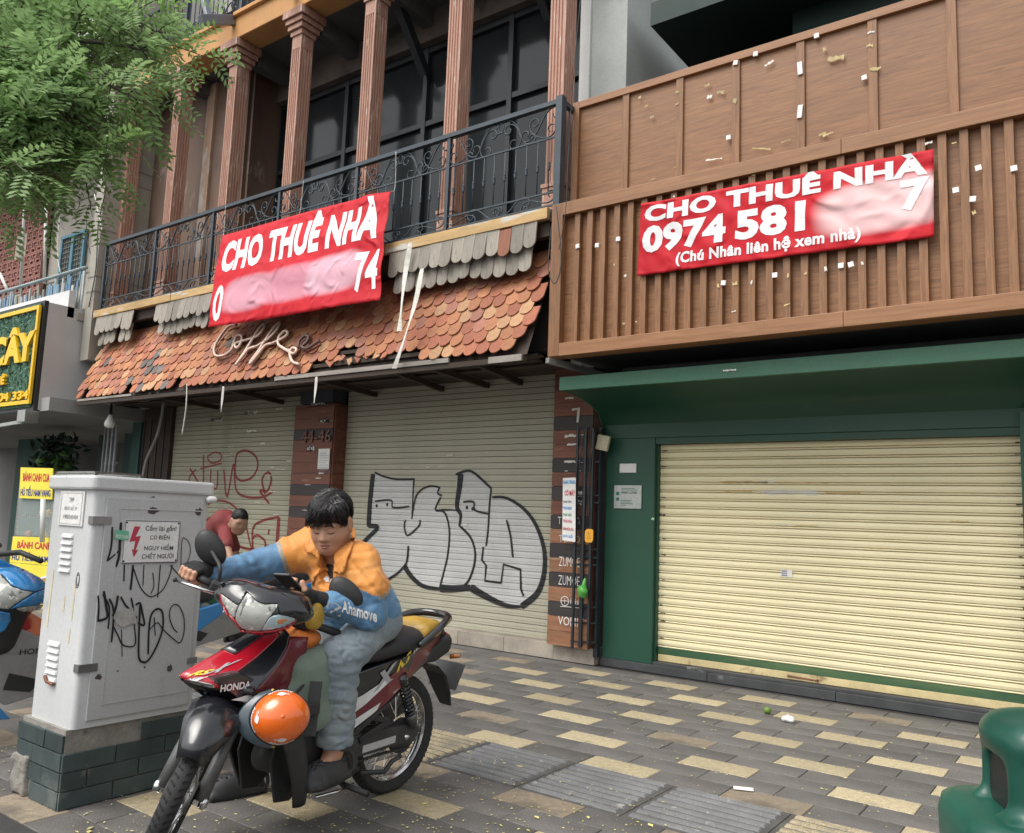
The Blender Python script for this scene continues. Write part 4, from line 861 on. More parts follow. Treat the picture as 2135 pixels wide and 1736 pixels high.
# price list
lp = [PY(*z8(*q), 6.93) for q in ((112,585),(168,583),(166,866),(109,858))]
pb = G().add(lp+[p+Vector((0,.006,0)) for p in lp], [(0,1,2,3),(7,6,5,4),(0,4,5,1),(1,5,6,2),(2,6,7,3),(3,7,4,0)]).obj('price_list', MWP); tag(pb, 'narrow white drinks list with coloured lettering hung by the folded gate', 'sign')
def bil(P): return lambda u, v: (P[3]*(1-u)+P[2]*u)*(1-v)+(P[0]*(1-u)+P[1]*u)*v+Vector((0,-.003,0))
cols = [pm('ink_%d' % i, c, .6, .05, 5, 0, 5) for i, c in enumerate(((.03,.28,.62),(.55,.02,.04),(.02,.03,.12),(.03,.28,.62),(.02,.22,.06),(.45,.02,.12),(.5,.02,.05),(.03,.25,.6)))]
for i, (t, y, h_, w_) in enumerate((('BÁNH TRÁNG',.90,.075,.93),('CÓ MÁY',.715,.105,.80),('TRÀ TẮC',.60,.05,.66),('TRÀ ĐÀO',.495,.055,.70),('TRÀ VẢI',.39,.055,.64),('TRÀ DÂU',.29,.055,.70),('SÂM DỨA SỮA',.165,.06,.84),('NƯỚC SUỐI',.055,.06,.76))):
    flat('list_print', place(text2d(t, .025), .05 if i != 1 else .16, y, w_, h_), cols[i], bil(lp), pb)
# ================================================================== red banners
MRB = pm('banner_red', (.56,.022,.035), .55, .1, 1.5, .03, 20, spec=.2, fine=.02, big=.06)
MBW_ = pm('banner_white', (.74,.73,.74), .6, .06, 4, .03, 40)
def pinkmat(name, cs):
    """red vinyl with soft whitish worn patches centred at given places (x, z, rx, rz)"""
    m = pm(name, (.50,.014,.024), .6, .1, 1.5, .03, 20, spec=.2, wr=(3.5,.9), fine=.02, big=.06); nt = m.node_tree; L = nt.links.new; P = nt.nodes['Principled BSDF']
    src = P.inputs['Base Color'].links[0].from_socket; tc = _n(nt, 'ShaderNodeTexCoord')
    for (x, z, rx, rz, col) in cs:
        mp = _n(nt, 'ShaderNodeMapping'); mp.vector_type = 'POINT'; mp.inputs['Scale'].default_value = (1/rx,0,1/rz); mp.inputs['Location'].default_value = (-x/rx,0,-z/rz); L(tc.outputs['Object'], mp.inputs[0])
        sx = _n(nt, 'ShaderNodeSeparateXYZ'); L(mp.outputs[0], sx.inputs[0])
        def pw(o): a = _n(nt, 'ShaderNodeMath', operation='ABSOLUTE'); L(o, a.inputs[0]); b = _n(nt, 'ShaderNodeMath', operation='POWER'); L(a.outputs[0], b.inputs[0]); b.inputs[1].default_value = 3.2; return b.outputs[0]
        s_ = _n(nt, 'ShaderNodeMath', operation='ADD'); L(pw(sx.outputs[0]), s_.inputs[0]); L(pw(sx.outputs[2]), s_.inputs[1])
        mr = _n(nt, 'ShaderNodeMapRange', interpolation_type='SMOOTHSTEP'); L(s_.outputs[0], mr.inputs[0]); mr.inputs[1].default_value = .25; mr.inputs[2].default_value = 1.25; mr.inputs[3].default_value = .85; mr.inputs[4].default_value = 0
        mx = _n(nt, 'ShaderNodeMix', data_type='RGBA'); L(mr.outputs[0], mx.inputs[0]); L(src, mx.inputs[6]); mx.inputs[7].default_value = (*col,1); src = mx.outputs[2]
    L(src, P.inputs['Base Color']); return m
def banner(nm, C, rip, mat, label, sag=0):
    """C: corners TL TR BR BL; returns object and its surface function (u right, v up, offset outwards)"""
    def f(u, v, off=0):
        p = (C[3]*(1-u)+C[2]*u)*(1-v)+(C[0]*(1-u)+C[1]*u)*v
        return p+Vector((0,-off+rip(u,v),0))+Vector((0,0,-sag*4*u*(1-u)*(v-.0)))
    g = G().surf(lambda u,v: f(u,v), 90, 30); o = g.obj(nm, mat, smooth=True); s_ = o.modifiers.new('s','SOLIDIFY'); s_.thickness = .002; s_.offset = 1
    return tag(o, label, 'banner', None), f
cu = [i/60 for i in range(1,60)]; cv = [i/16 for i in range(1,16)]
def ban_text(o, f, s, x, y, w, h, bold=.04, shear=0, sl=0):
    ofs = .0035
    flat('lettering', place(text2d(s, bold, shear, sp=1.05), x, y, w, h, sl), MBW_, lambda u,v: f(u,v,ofs), o, cutu=cu, cutv=cv, smooth=True)
# right banner on the slats
C2 = [PY(1335,424,6.185), PY(1946,309,6.185), PY(1947,492,6.18), PY(1327,574,6.18)]
rip2 = lambda u,v: .006*math.sin(u*23+v*5)*math.sin(v*7+u*9)+.003*math.sin(u*61+v*22)-.012*max(0,(u-.93)/.07)*math.sin(v*3.14)+.012
cxx = C2[0].lerp(C2[2], .5); p1 = PY(1840,425,6.18); 
b2, f2 = banner('red_banner', C2, rip2, pinkmat('banner_red_worn', [(p1.x,p1.z,.50,.21,(.80,.58,.58))]), 'red vinyl banner on the wood slats reading CHO THUÊ NHÀ 0974 581')
ban_text(b2, f2, 'CHO THUÊ NHÀ', .018,.725,.965,.275,.05); ban_text(b2, f2, '0974', .015,.285,.325,.385,.05); ban_text(b2, f2, '581', .375,.285,.24,.385,.05); ban_text(b2, f2, '(Chú Nhân liên hệ xem nhà)', .155,.05,.635,.205,.035)
ban_text(b2, f2, '7', .905,.34,.085,.36,.05)
# left banner tied to the balcony rail
C1 = [PY(462,490,6.22), PY(814,398,6.22), PY(795,626,6.0), PY(434,682,6.0)]
def rip1(u, v):
    fold = -.035*math.exp(-((u-.86-.10*(v-.5))/.05)**2)*(.3+v)
    return fold+.012*math.sin(v*19+u*6)*(.4+.6*u)+.018*math.sin(u*5+v*2)-.06*math.sin(math.pi*v)*.5
p1 = PY(520,612,6.1); p2 = PY(705,572,6.1); p3 = PY(612,592,6.1)
b1, f1 = banner('red_banner', C1, rip1, pinkmat('banner_red_faded', [(p1.x,p1.z,.52,.25,(.60,.33,.40)),(p3.x,p3.z,.60,.24,(.58,.28,.35)),(p2.x,p2.z,.50,.25,(.66,.42,.50))]), 'faded red vinyl banner tied to the balcony railing reading CHO THUÊ NHÀ', .0)
ban_text(b1, f1, 'CHO THUÊ NHÀ', .035,.56,.93,.42,.05,.10); ban_text(b1, f1, '0', .02,.05,.06,.38,.03,.1); ban_text(b1, f1, '74', .87,.10,.115,.36,.03,.1)
for i, (u, v, du, dv) in enumerate(((0,1,-.02,.02),(1,1,.01,.03),(.5,1,0,.03))):
    p = f1(u,v); cable([p, p+Vector((du*2,.04,.06)), Vector((p.x+du,6.26,5.36))], .003, 'tie_cord', ['cord tying the left corner of the faded banner','cord tying the right corner of the faded banner','cord tying the middle of the faded banner'][i], 'cord', MST_)
# ================================================================== neighbour house on the left
nb = thing('neighbour_house', 'grey-beige house left of the tile-roofed shop with breeze-block screen and blue window', 'building', (-15.5,7.3,0))
MBG = pm('render_beige', (.36,.335,.285), .85, .15, 1.2, .1, 30, spots=(((.22,.21,.19), 1.2, .58, .15),))
MBD = pm('render_dark', (.24,.225,.195), .85, .15, 1.2, .1, 30)
G().mm(-24,-12.72,7.35,7.6,2.9,8.1).obj('wall', MBG, nb); G().mm(-24,-12.72,7.35,7.6,8.1,16).obj('upper_wall', pm('render_white', (.62,.61,.58), .8, .12, 1.2, .05, 30), nb)
G().mm(-12.96,-12.72,6.24,7.35,3.55,16).obj('pilaster', MBG, nb)
for z in (4.62,4.86,5.38,5.62,6.5,6.74,7.6): G().mm(-12.965,-12.715,6.235,7.30,z,z+.02).obj('groove_band', MBD, nb)
for z in (4.9,5.6,6.9,7.1): G().mm(-24,-12.97,7.335,7.349,z,z+.025).obj('groove_band', MBD, nb)
# blue window
def wq(x, y, Y=7.33): p = PY(x,y,Y); return p.x, p.z
a = wq(126,575); b = wq(184,484); x0, x1, z0, z1 = a[0], b[0], a[1]-.3, b[1]+.05
MBL_ = pm('blue_frame', (.10,.24,.32), .6, .2, 5, .1, 40)
win = G().mm(x0,x1,7.31,7.345,z0,z1).obj('window', pm('screen_dark', (.10,.115,.11), .7, .2, 4, .05, 40), nb)
for xa, xb in ((x0,x0+.06),((x0+x1)/2-.05,(x0+x1)/2+.05),(x1-.06,x1)): G().mm(xa,xb,7.27,7.309,z0,z1).obj('window_frame', MBL_, win)
G().mm(x0,x1,7.265,7.308,z1-.06,z1).obj('window_frame', MBL_, win)
MGB = pm('grille_bar', (.16,.16,.14), .6, .2, 5, .05, 40)
for i in range(9): z = z0+.1+i*(z1-z0-.15)/9; G().mm(x0+.06,x1-.06,7.285,7.295,z,z+.012).obj('grille_bar', MGB, win)
for i in range(8): x = x0+.1+i*(x1-x0-.15)/8; G().mm(x,x+.012,7.296,7.306,z0,z1-.06).obj('grille_bar', MGB, win)
# breeze-block screen
MBB = pm('breeze_block', (.33,.155,.125), .85, .2, 5, .1, 40, rnd=.14)
MBP = pm('block_panel', (.40,.36,.28), .85, .15, 8, .1, 40)
scn = G().mm(-24,-16.9,7.30,7.34,4.3,8.2).obj('screen_wall', pm('screen_back', (.05,.035,.03), .9, .2, 4, 0, 30), nb)
g = G(); s = .245; t = .028
for (xa,xb,za,zb) in ((0,s,0,t),(0,s,s-t,s),(0,t,t,s-t),(s-t,s,t,s-t),(t,s*.62,s*.34,s*.34+t),(s*.62,s*.62+t,s*.1,s*.75),(s*.3,s*.3+t,s*.34+t,s-t),(s*.62+t,s-t,s*.6,s*.6+t)): g.mm(xa,xb,0,.09,za,zb)
bmsh = g.mesh('breeze_block'); bmsh.materials.append(MBB)
ci = 0
for i in range(14):
    for j in range(12):
        x = -17.15-.252*i; z = 5.0+.252*j
        if not vis((x,7.2,z), 30): continue
        if (i in (3,4) and j % 5 in (0,1)) or (i in (0,1,) and False):
            if j % 5 == 0 and i == 3: G().mm(x-.25,x+.25,7.22,7.295,z,z+.5).obj('block_panel', MBP, scn)
            continue
        o = link(bpy.data.objects.new('breeze_block', bmsh)); o.location = (x,7.205,z); o.parent = scn
# balcony with a rail and a palisade of old slats
G().mm(-24,-12.97,6.15,7.35,4.18,4.30).obj('balcony_slab', MBG, nb)
br = G().tube([(-22,6.2,5.03),(-12.97,6.2,5.03)], .03, 8).obj('balcony_rail', pm('rail_pale', (.26,.33,.34), .5, .2, 4, .1, 40), nb, smooth=True)
SC = [pm('slat_%d' % i, c, .8, .25, 4, .2, 40, st=(5,5,.6), rnd=.1) for i, c in enumerate(((.12,.21,.32),(.33,.35,.34),(.22,.23,.21),(.42,.44,.45),(.17,.28,.38)))]
rs = random.Random(31); x = -18.3
while x < -13.0:
    w = rs.uniform(.03,.075); tl = rs.uniform(-.12,.12); h = rs.uniform(.35,.6)
    G().bar((x,6.2+rs.uniform(-.02,.05),4.3),(x+tl*.4,6.2,4.3+h+.1),w,.02,(0,1,0)).obj('slat', SC[rs.randrange(5)], br); x += w*rs.uniform(1.0,1.9)
MPI = pm('pvc_white', (.62,.62,.60), .5, .1, 5, .05, 40)
for i, (xa, ya, xb, yb) in enumerate(((60,275,42,605),(97,410,92,590),(0,570,18,610))): G().tube([PY(xa,ya,6.4),PY(xb,yb,6.4)], .028, 8).obj('drain_pipe', MPI, nb, smooth=True)
for i, P in enumerate(([(180,440),(182,500),(190,540),(186,600)], [(222,390),(205,470),(200,560),(185,640)], [(197,405),(207,450),(213,480)], [(127,420),(120,520),(126,570)])):
    cable([PY(x,y,6.22 if i else 6.9) for x,y in P], .008, 'cable', ['dark cable running down beside the blue window','dark cable down the corner of the beige house','pale cable beside the corner of the beige house','thin cable left of the blue window'][i], mat=MFR if i < 2 else MPI)
G().mm(-15.6,-13.0,6.0,6.1,4.2,4.62).obj('white_sheet', pm('white_sheet', (.66,.66,.66), .6, .05, 2, .03, 30), nb)
# upper floors glimpsed through the leaves
G().mm(-24,-12.97,6.15,7.35,8.1,8.3).obj('balcony_slab', MBG, nb)
G().mm(-22,-17.6,7.30,7.345,8.4,10.3).obj('upper_window', MGL, nb); G().mm(-16.4,-14,7.30,7.345,8.4,10.3).obj('upper_window', MGL, nb)
# ---------------- ground-floor shop under the sign
MTE = pm('teal_paint', (.035,.10,.085), .6, .2, 3, .05, 30); MTD = pm('teal_dark', (.018,.055,.04), .6, .2, 3, .05, 30)
G().mm(-24,-12.95,9.6,9.7,0,2.9).obj('inner_wall', pm('inner_grey', (.22,.22,.215), .8, .1, 2, .05, 30), nb); G().mm(-24,-12.72,5.75,9.7,2.70,2.9).obj('ceiling', pm('ceiling_grey', (.28,.28,.27), .8, .1, 2, .05, 30), nb)
G().mm(-12.97,-12.72,7.2,9.6,0,2.7).obj('party_wall', MTE, nb); G().mm(-24,-12.9,7.0,9.6,-.01,.02).obj('shop_floor', MST, nb)
for xa, xb, m in ((-19.6,-18.2,MTE),(-16.15,-15.95,MTD),(-15.2,-14.9,MTE)): G().mm(xa,xb,8.3,8.5,0,2.70).obj('post', m, nb)
G().mm(-13.9,-13.0,7.75,7.8,0,2.6).obj('door_panel', pm('panel_teal', (.06,.135,.145), .6, .15, 3, .05, 30), nb)
fs = random.Random(8)
gt = thing('folding_gate', 'folded pale steel gate at the right edge of the left-hand shop', 'gate', (-13.1,6.9,0))
for i in range(7): G().mm(-13.28+i*.06,-13.255+i*.06,6.9+.02*(i % 2),6.93+.02*(i % 2),.05,2.62).obj('upright', pm('gate_grey', (.26,.27,.28), .5, .2, 5, .05, 40), gt)
for z in (.3,1.2,2.0,2.5): G().mm(-13.30,-12.87,6.935,6.95,z,z+.03).obj('cross_link', pm('gate_grey', (.26,.27,.28), .5, .2, 5, .05, 40), gt)
# sign box
sb = thing('sign_box', 'big shop sign box with leafy green face, yellow frame and yellow letters', 'sign', (-15,5.7,2.7))
MSI = pm('sign_side', (.47,.46,.45), .6, .06, 1.5, .03, 30, big=.06)
MLF = pm('leaf_print', (.025,.075,.045), .7, .5, 24, .5, 60, col2=(.07,.17,.11), spots=(((.012,.03,.02), 18, .56, .1),))
MYE = pm('sign_yellow', (.85,.52,.01), .4, .06, 4, .03, 40); MBKF = pm('sign_black', (.02,.022,.022), .5, .2, 5, .05, 40)
G().mm(-19,-13.0,5.72,7.05,2.72,4.36).obj('box_body', MSI, sb)
for z in (3.0,3.6,4.2): G().lathe([(.012,0),(.012,.006)], (-12.995,6.6,z), (1,0,0), 8).obj('rivet', MFR, sb)
G().mm(-19,-13.0,5.66,5.719,2.70,4.38).obj('face_frame', MBKF, sb)
Yf = 5.655
def s2(x, y, Y=Yf): p = PY(x,y,Y); return p.x, p.z
ul = s2(84,640); lr = s2(70,845); xr = (ul[0]+lr[0])/2-.04; zt = 4.30; zb = 2.80
lfp = G().mm(-19,-13.08,5.64,5.658,2.76,4.34).obj('leaf_face', MLF, sb)
for (xa,xb,za,zb_) in ((-19,xr+.06,zt-.06,zt),(-19,xr+.06,zb,zb+.06),(xr,xr+.06,zb+.06,zt-.06)): G().mm(xa,xb,5.60,5.639,za,zb_).obj('yellow_frame', MYE, sb)
# leaf tufts give the face its depth
lg = G(); rl2 = random.Random(15)
for i in range(2600):
    x = rl2.uniform(-16.6,-13.1); z = rl2.uniform(2.8,4.32); a = rl2.uniform(0,6.28); l = rl2.uniform(.02,.05); w = l*.35; dy = rl2.uniform(-.035,0); c, s_ = math.cos(a), math.sin(a)
    lg.add([(x-c*l,5.638,z-s_*l),(x-s_*w,5.63+dy*.5,z+c*w),(x+c*l,5.63+dy,z+s_*l),(x+s_*w,5.63+dy*.5,z-c*w)], [(0,1,2,3)])
lg.obj('leaf_tufts', pm('leaf_tuft', (.06,.16,.10), .6, .3, 9, 0, isl=.5), sb, fix=False, kind='stuff')
def sign_text(s, x0, y0, x1, y1, bold, nm='sign_letters'):
    a = s2(x0,y1,5.59); b = s2(x1,y0,5.59); o = flat(nm, place(text2d(s, bold), a[0], a[1], b[0]-a[0], b[1]-a[1]), MYE, lambda u,v: Vector((u,5.585,v)), sb); m_ = o.modifiers.new('s','SOLIDIFY'); m_.thickness = .05; m_.offset = -1; return o
sign_text('TRÁI CÂY', -110,672,76,782,.05); sign_text('CÀ PHÊ', -40,778,11,808,.04); sign_text('0354 804 334', -62,812,60,845,.03)
tag(G().mm(-13.25,-13.0,5.55,5.75,2.52,2.70).obj('arm_bracket', MSS, bevel=.006), 'silver awning arm bracket under the corner of the green sign', 'bracket')
tag(G().bar((-13.1,5.66,2.55),(-17,5.5,2.35),.05,.05).obj('awning_arm', MSS), 'long grey awning bar under the green sign', 'bar')
# bulbs
MBU = pm('bulb_white', (.72,.72,.70), .4, .05, 5, .02, 30)
for i, (x, y, Y, sc, lab) in enumerate(((229,880,6.4,1.25,'big white bulb hanging at the right under the sign box'),(181,862,7.6,1.0,'white bulb hanging beside the dark post in the left shop'),(150,866,8.0,.8,'small bulb over the fruit bunch'),(62,873,7.6,.8,'small bulb at the far left of the shop ceiling'))):
    p = PY(x,y,Y); t = thing('light_bulb', lab, 'bulb', p)
    G().lathe([(.012*sc,.22*sc),(.02*sc,.10*sc),(.022*sc,.09*sc)], p, n=10).obj('socket', MFR, t, smooth=True)
    G().lathe([(.022*sc,.09*sc),(.03*sc,.06*sc),(.06*sc,.0),(.062*sc,-.03*sc),(.05*sc,-.06*sc),(.005,-.075*sc)], p, n=14).obj('bulb', MBU, t, smooth=True)
# hanging bunch of green fruit
fb = PY(116,958,7.2); ft = thing('fruit_bunch', 'bunch of green pomelos with dark leaves hanging in the left shop', 'fruit', fb)
MFRU = pm('pomelo', (.10,.22,.045), .5, .2, 8, .1, 60, rnd=.15); ff = random.Random(6)
for i in range(11):
    c = fb+Vector((ff.uniform(-.32,.32), ff.uniform(-.2,.2), ff.uniform(-.38,.15))); r = ff.uniform(.085,.12)
    G().lathe([(.004,-r*.95),(r*.6,-r*.8),(r*.95,-r*.25),(r,.1*r),(r*.75,r*.65),(r*.3,r*.95),(.01,r*1.05)], c, n=14).obj('pomelo', MFRU, ft, smooth=True)
g = G()
for i in range(260):
    c = fb+Vector((ff.gauss(0,.3), ff.uniform(-.25,.25), ff.uniform(-.2,.42))); a = Vector((ff.uniform(-1,1),ff.uniform(-1,1),ff.uniform(-1,.3))).normalized(); b = a.cross(Vector((ff.uniform(-1,1),ff.uniform(-1,1),ff.uniform(-1,1)))).normalized(); l = .09
    g.add([c-a*l, c+b*l*.4, c+a*l, c-b*l*.4], [(0,1,2,3)])
g.obj('fruit_leaves', pm('fruit_leaf', (.012,.035,.018), .5, .3, 5, 0, isl=.3), ft, fix=False, kind='stuff')
# ---------------- food cart with two yellow signs
YC = 5.35
def cq(x, y, Y=YC): p = PY(x,y,Y); return p
ct = thing('food_cart', 'steel and glass street food cart with fruit on its shelves, behind the utility cabinet', 'cart', (cq(110,1200).x, YC+.3, 0))
A = cq(44,985); B = cq(196,990); cx0, cx1, czt = A.x, B.x, A.z
MST2 = pm('stainless', (.48,.48,.47), .28, .12, 4, .03, 30, metal=.9); zc0 = cq(60,1122).z
for x in (cx0,cx1):
    for y in (YC+.02,YC+.62): G().mm(x-.018,x+.018,y-.018,y+.018,0,czt).obj('post', MST2, ct)
for z in (czt,czt-.10,zc0+.02,zc0+.3):
    for y in (YC+.02,YC+.62): G().mm(cx0,cx1,y-.014,y+.014,z-.014,z+.014).obj('rail', MST2, ct)
    for x in (cx0,cx1): G().mm(x-.013,x+.013,YC+.04,YC+.6,z-.013,z+.013).obj('rail', MST2, ct)
G().mm(cx0,cx1,YC+.04,YC+.60,zc0-.03,zc0).obj('counter', MST2, ct); G().mm(cx0+.02,cx1-.02,YC+.05,YC+.59,zc0+.29,zc0+.30).obj('shelf', MST2, ct)
G().mm(cx0+.02,cx1-.02,YC+.06,YC+.58,.25,zc0-.04).obj('cart_body', MSI, ct); 
for x in (cx0+.2,cx1-.2): G().lathe([(.11,-.02),(.13,-.02),(.13,.02),(.11,.02)], (x,YC+.06,.13), (0,1,0), 18).obj('wheel', MBKF, ct)
gm = bpy.data.materials.new('clear_glass'); gm.use_nodes = True; gn = gm.node_tree; P_ = gn.nodes['Principled BSDF']; P_.inputs['Base Color'].default_value = (.8,.9,.88,1); P_.inputs['Alpha'].default_value = .14; P_.inputs['Roughness'].default_value = .05
nzz = _n(gn, 'ShaderNodeTexNoise', i_Scale=3.); mrr = _n(gn, 'ShaderNodeMapRange'); mrr.inputs[3].default_value = .1; mrr.inputs[4].default_value = .2; gn.links.new(nzz.outputs['Fac'], mrr.inputs[0]); gn.links.new(mrr.outputs[0], P_.inputs['Alpha'])
G().mm(cx0+.02,cx1-.02,YC+.0,YC+.006,zc0+.03,czt-.02).obj('glass_pane', gm, ct); G().mm(cx1,cx1+.006,YC+.04,YC+.6,zc0+.03,czt-.02).obj('glass_pane', gm, ct)
fr = random.Random(2); FC = [pm('fruit_%d' % i, c, .45, .15, 8, .05, 40) for i, c in enumerate(((.45,.10,.05),(.55,.33,.06),(.20,.30,.06),(.60,.45,.20),(.42,.06,.07)))]
for s_ in range(2):
    for i in range(12):
        r = fr.uniform(.035,.05); c = (cx0+.12+(cx1-cx0-.25)*(i % 12)/12+fr.uniform(-.02,.02), YC+fr.uniform(.12,.35), (zc0 if s_ == 0 else zc0+.30)+r)
        tag(G().lathe([(.003,-r),(r*.7,-r*.7),(r,0),(r*.7,r*.7),(.003,r)], c, n=10).obj('fruit', FC[(i//3+s_) % 5], smooth=True), 'small round fruit on the %s shelf of the food cart' % ('lower','upper')[s_], 'fruit', 'fruit on the cart %s shelf' % ('lower','upper')[s_])
MSY = pm('sign_pale_yellow', (.80,.66,.06), .5, .05, 4, .03, 40)
def csign(C, rows, label, Y):
    P = [cq(*q, Y) for q in C]; o = G().add(P+[p+Vector((0,.012,0)) for p in P], [(0,1,2,3),(7,6,5,4),(0,4,5,1),(1,5,6,2),(2,6,7,3),(3,7,4,0)]).obj('food_sign', MSY); tag(o, label, 'sign')
    for t, x, y, w, h, m in rows: flat('lettering', place(text2d(t, .03), x, y, w, h), m, bil(P), o)
    return o, P
csign([(43,974),(110,976),(108,1041),(40,1038)], [('BÁNH CANH CUA',.10,.55,.82,.34,MINR),('HỦ TIẾU NAM VANG',.04,.08,.92,.34,MINB)], 'smaller yellow food sign on top of the glass cart', YC-.03)
o, P = csign([(27,1118),(150,1122),(148,1182),(20,1172)], [('BÁNH CANH CUA',.10,.56,.84,.32,MINR),('HỦ TIẾU NAM VANG',.03,.10,.92,.34,MINB)], 'larger yellow food sign at the foot of the glass cart, partly hidden by the cabinet', YC-.06)
C4 = [(20,1173),(150,1183),(148,1290),(14,1275)]; P4 = [cq(*q, YC-.06) for q in C4]
ph = tag(G().add(P4+[p+Vector((0,.012,0)) for p in P4], [(0,1,2,3),(7,6,5,4),(0,4,5,1),(1,5,6,2),(2,6,7,3),(3,7,4,0)]).obj('menu_board', MSY), 'menu board with bowls of noodles below the larger yellow sign', 'sign')
for i, u in enumerate((.32,.62,.9)):
    for j, (r, m) in enumerate(((.14,MWP),(.11,pm('soup_%d' % i, ((.30,.10,.04),(.35,.22,.08),(.22,.10,.05))[i], .5, .4, 18, .1, 40)))):
        flat('bowl_print', blob(u,.62,r,r*1.25,20,.02,i), m, lambda a,b: bil(P4)(a,b)+Vector((0,-.001*j,0)), ph)
pvc = tag(G().tube([PY(90,1040,5.2),PY(88,1130,5.2)], .03, 10).obj('pvc_pipe', MPI, smooth=True), 'white plastic pipe standing by the food cart', 'pipe'); pvc.data.name = 'pvc'
# ================================================================== street tree
def leafmat(name, c1, c2):
    m = pm(name, c1, .55, .2, 3, 0, 9, col2=c2, isl=.22, fine=0, spec=.35); nt = m.node_tree; P = nt.nodes['Principled BSDF']; out = nt.nodes['Material Output']
    tr = _n(nt, 'ShaderNodeBsdfTranslucent'); nt.links.new(P.inputs['Base Color'].links[0].from_socket, tr.inputs[0]); mx = _n(nt, 'ShaderNodeMixShader'); mx.inputs[0].default_value = .5
    nt.links.new(P.outputs[0], mx.inputs[1]); nt.links.new(tr.outputs[0], mx.inputs[2]); nt.links.new(mx.outputs[0], out.inputs[0]); return m
ML1 = leafmat('leaflet', (.19,.30,.125), (.31,.45,.19)); ML2 = leafmat('leaflet_young', (.17,.31,.09), (.27,.42,.15))
MBR = pm('bark', (.085,.07,.055), .85, .3, 8, .5, 40)
tree = thing('street_tree', 'feathery-leaved street tree reaching in from the left over the pavement', 'tree', (-6.4,.75,0))
base = Vector((-6.4,.75,0)); fork = Vector((-6.2,1.0,3.1))
trunk = G().tube(catmull([base,(-6.38,.78,1.0),(-6.3,.9,2.2),tuple(fork)], 6), [.20-.004*i for i in range(19)], 12).obj('trunk', MBR, tree, smooth=True)
tr = random.Random(12)
ends = [(478,110,5.0),(455,150,4.9),(440,255,4.6),(330,385,4.7),(290,300,4.5),(235,300,4.6),(165,415,4.5),(40,400,4.2),(260,60,5.6),(110,190,4.9),(390,30,5.6),(330,140,5.1),(40,-60,5.4),(200,-120,5.6),(40,110,5.2),(180,120,5.2),(60,280,4.5),(230,200,4.9),(330,240,4.7),(-120,120,4.8),(-220,300,4.2),(420,-80,6.0),(-350,0,4.5),(150,330,4.6),(300,30,5.5),(120,50,5.3),(10,350,4.6),(0,200,5.0)]
fol = [G(), G()]; twg = []
def leaf(g, p, d, up, L):
    """one pinnate leaf: paired leaflets along a drooping midrib"""
    d = d.normalized(); s_ = d.cross(up).normalized() if d.cross(up).length > 1e-3 else Vector((1,0,0)); n = s_.cross(d)
    k = 6; q = p.copy(); dd = d.copy()
    for i in range(k):
        q = q+dd*(L/k); dd = (dd+Vector((0,0,-.07))).normalized()
        ll = .060*(1-.35*abs(i/k-.45))*tr.uniform(.85,1.15)
        for sg in (-1,1):
            a = (s_*sg*.85+dd*.5+n*tr.uniform(-.1,.25)).normalized(); b = a.cross(n).normalized()*ll*.20; e = q+a*ll; m_ = q+a*ll*.55+n*.002
            g.add([q, m_+b, e, m_-b], [(0,1,2,3)])
for (x, y, dpt) in [(x-150 if x > 250 else x-95 if x > 100 else x-40, y-45, d) for x, y, d in ends]:
    tgt = PD(x, y, dpt); mid = fork.lerp(tgt, .5)+Vector((tr.uniform(-.2,.2),tr.uniform(-.2,.2),.35+tr.uniform(0,.3)))
    P = [Vector(p) for p in catmull([tuple(fork), tuple(fork.lerp(mid,.5)+Vector((0,0,.15))), tuple(mid), tuple(mid.lerp(tgt,.6)+Vector((0,0,.08))), tuple(tgt)], 8)]
    m = len(P); G().tube(P, [.05*(1-i/m)**1.1+.004 for i in range(m)], 6).obj('limb', MBR, tree, smooth=True)
    for i in range(int(m*.30), m):
        for r_ in range(2 if i > m*.5 else 1):
            dirv = (P[min(i+1,m-1)]-P[max(i-1,0)]).normalized(); side = Vector((tr.gauss(0,1),tr.gauss(0,1),tr.gauss(-.1,.6))).normalized()
            e = P[i]+(dirv*.35+side*.9).normalized()*tr.uniform(.15,.46)
            T = [P[i], P[i].lerp(e,.5)+Vector((0,0,.03)), e+Vector((0,0,-.04))]; twg.append(T)
            g = fol[1] if (tr.random() < .22 or y > 330 and tr.random() < .3) else fol[0]
            for j in range(6):
                q = T[0].lerp(T[1], j/2.5) if j < 3 else T[1].lerp(T[2], (j-2.5)/2.5)
                for sg in (-1, 1):
                    dv = ((T[2]-T[0]).normalized()*.6+side.cross(dirv)*sg*tr.uniform(.5,1)+Vector((tr.gauss(0,.25),tr.gauss(0,.25),tr.gauss(-.12,.25)))).normalized()
                    if tr.random() < .42: leaf(g, q, dv, Vector((tr.gauss(0,.35),tr.gauss(0,.35),1)), tr.uniform(.15,.24))
tg = G()
for T in twg: tg.tube(T, [.005,.004,.002], 4, cap=False)
tg.obj('twigs', MBR, tree, kind='stuff')
crown = fol[0].obj('crown', ML1, tree, fix=False, kind='stuff'); fol[1].obj('young_leaves', ML2, tree, fix=False, kind='stuff')
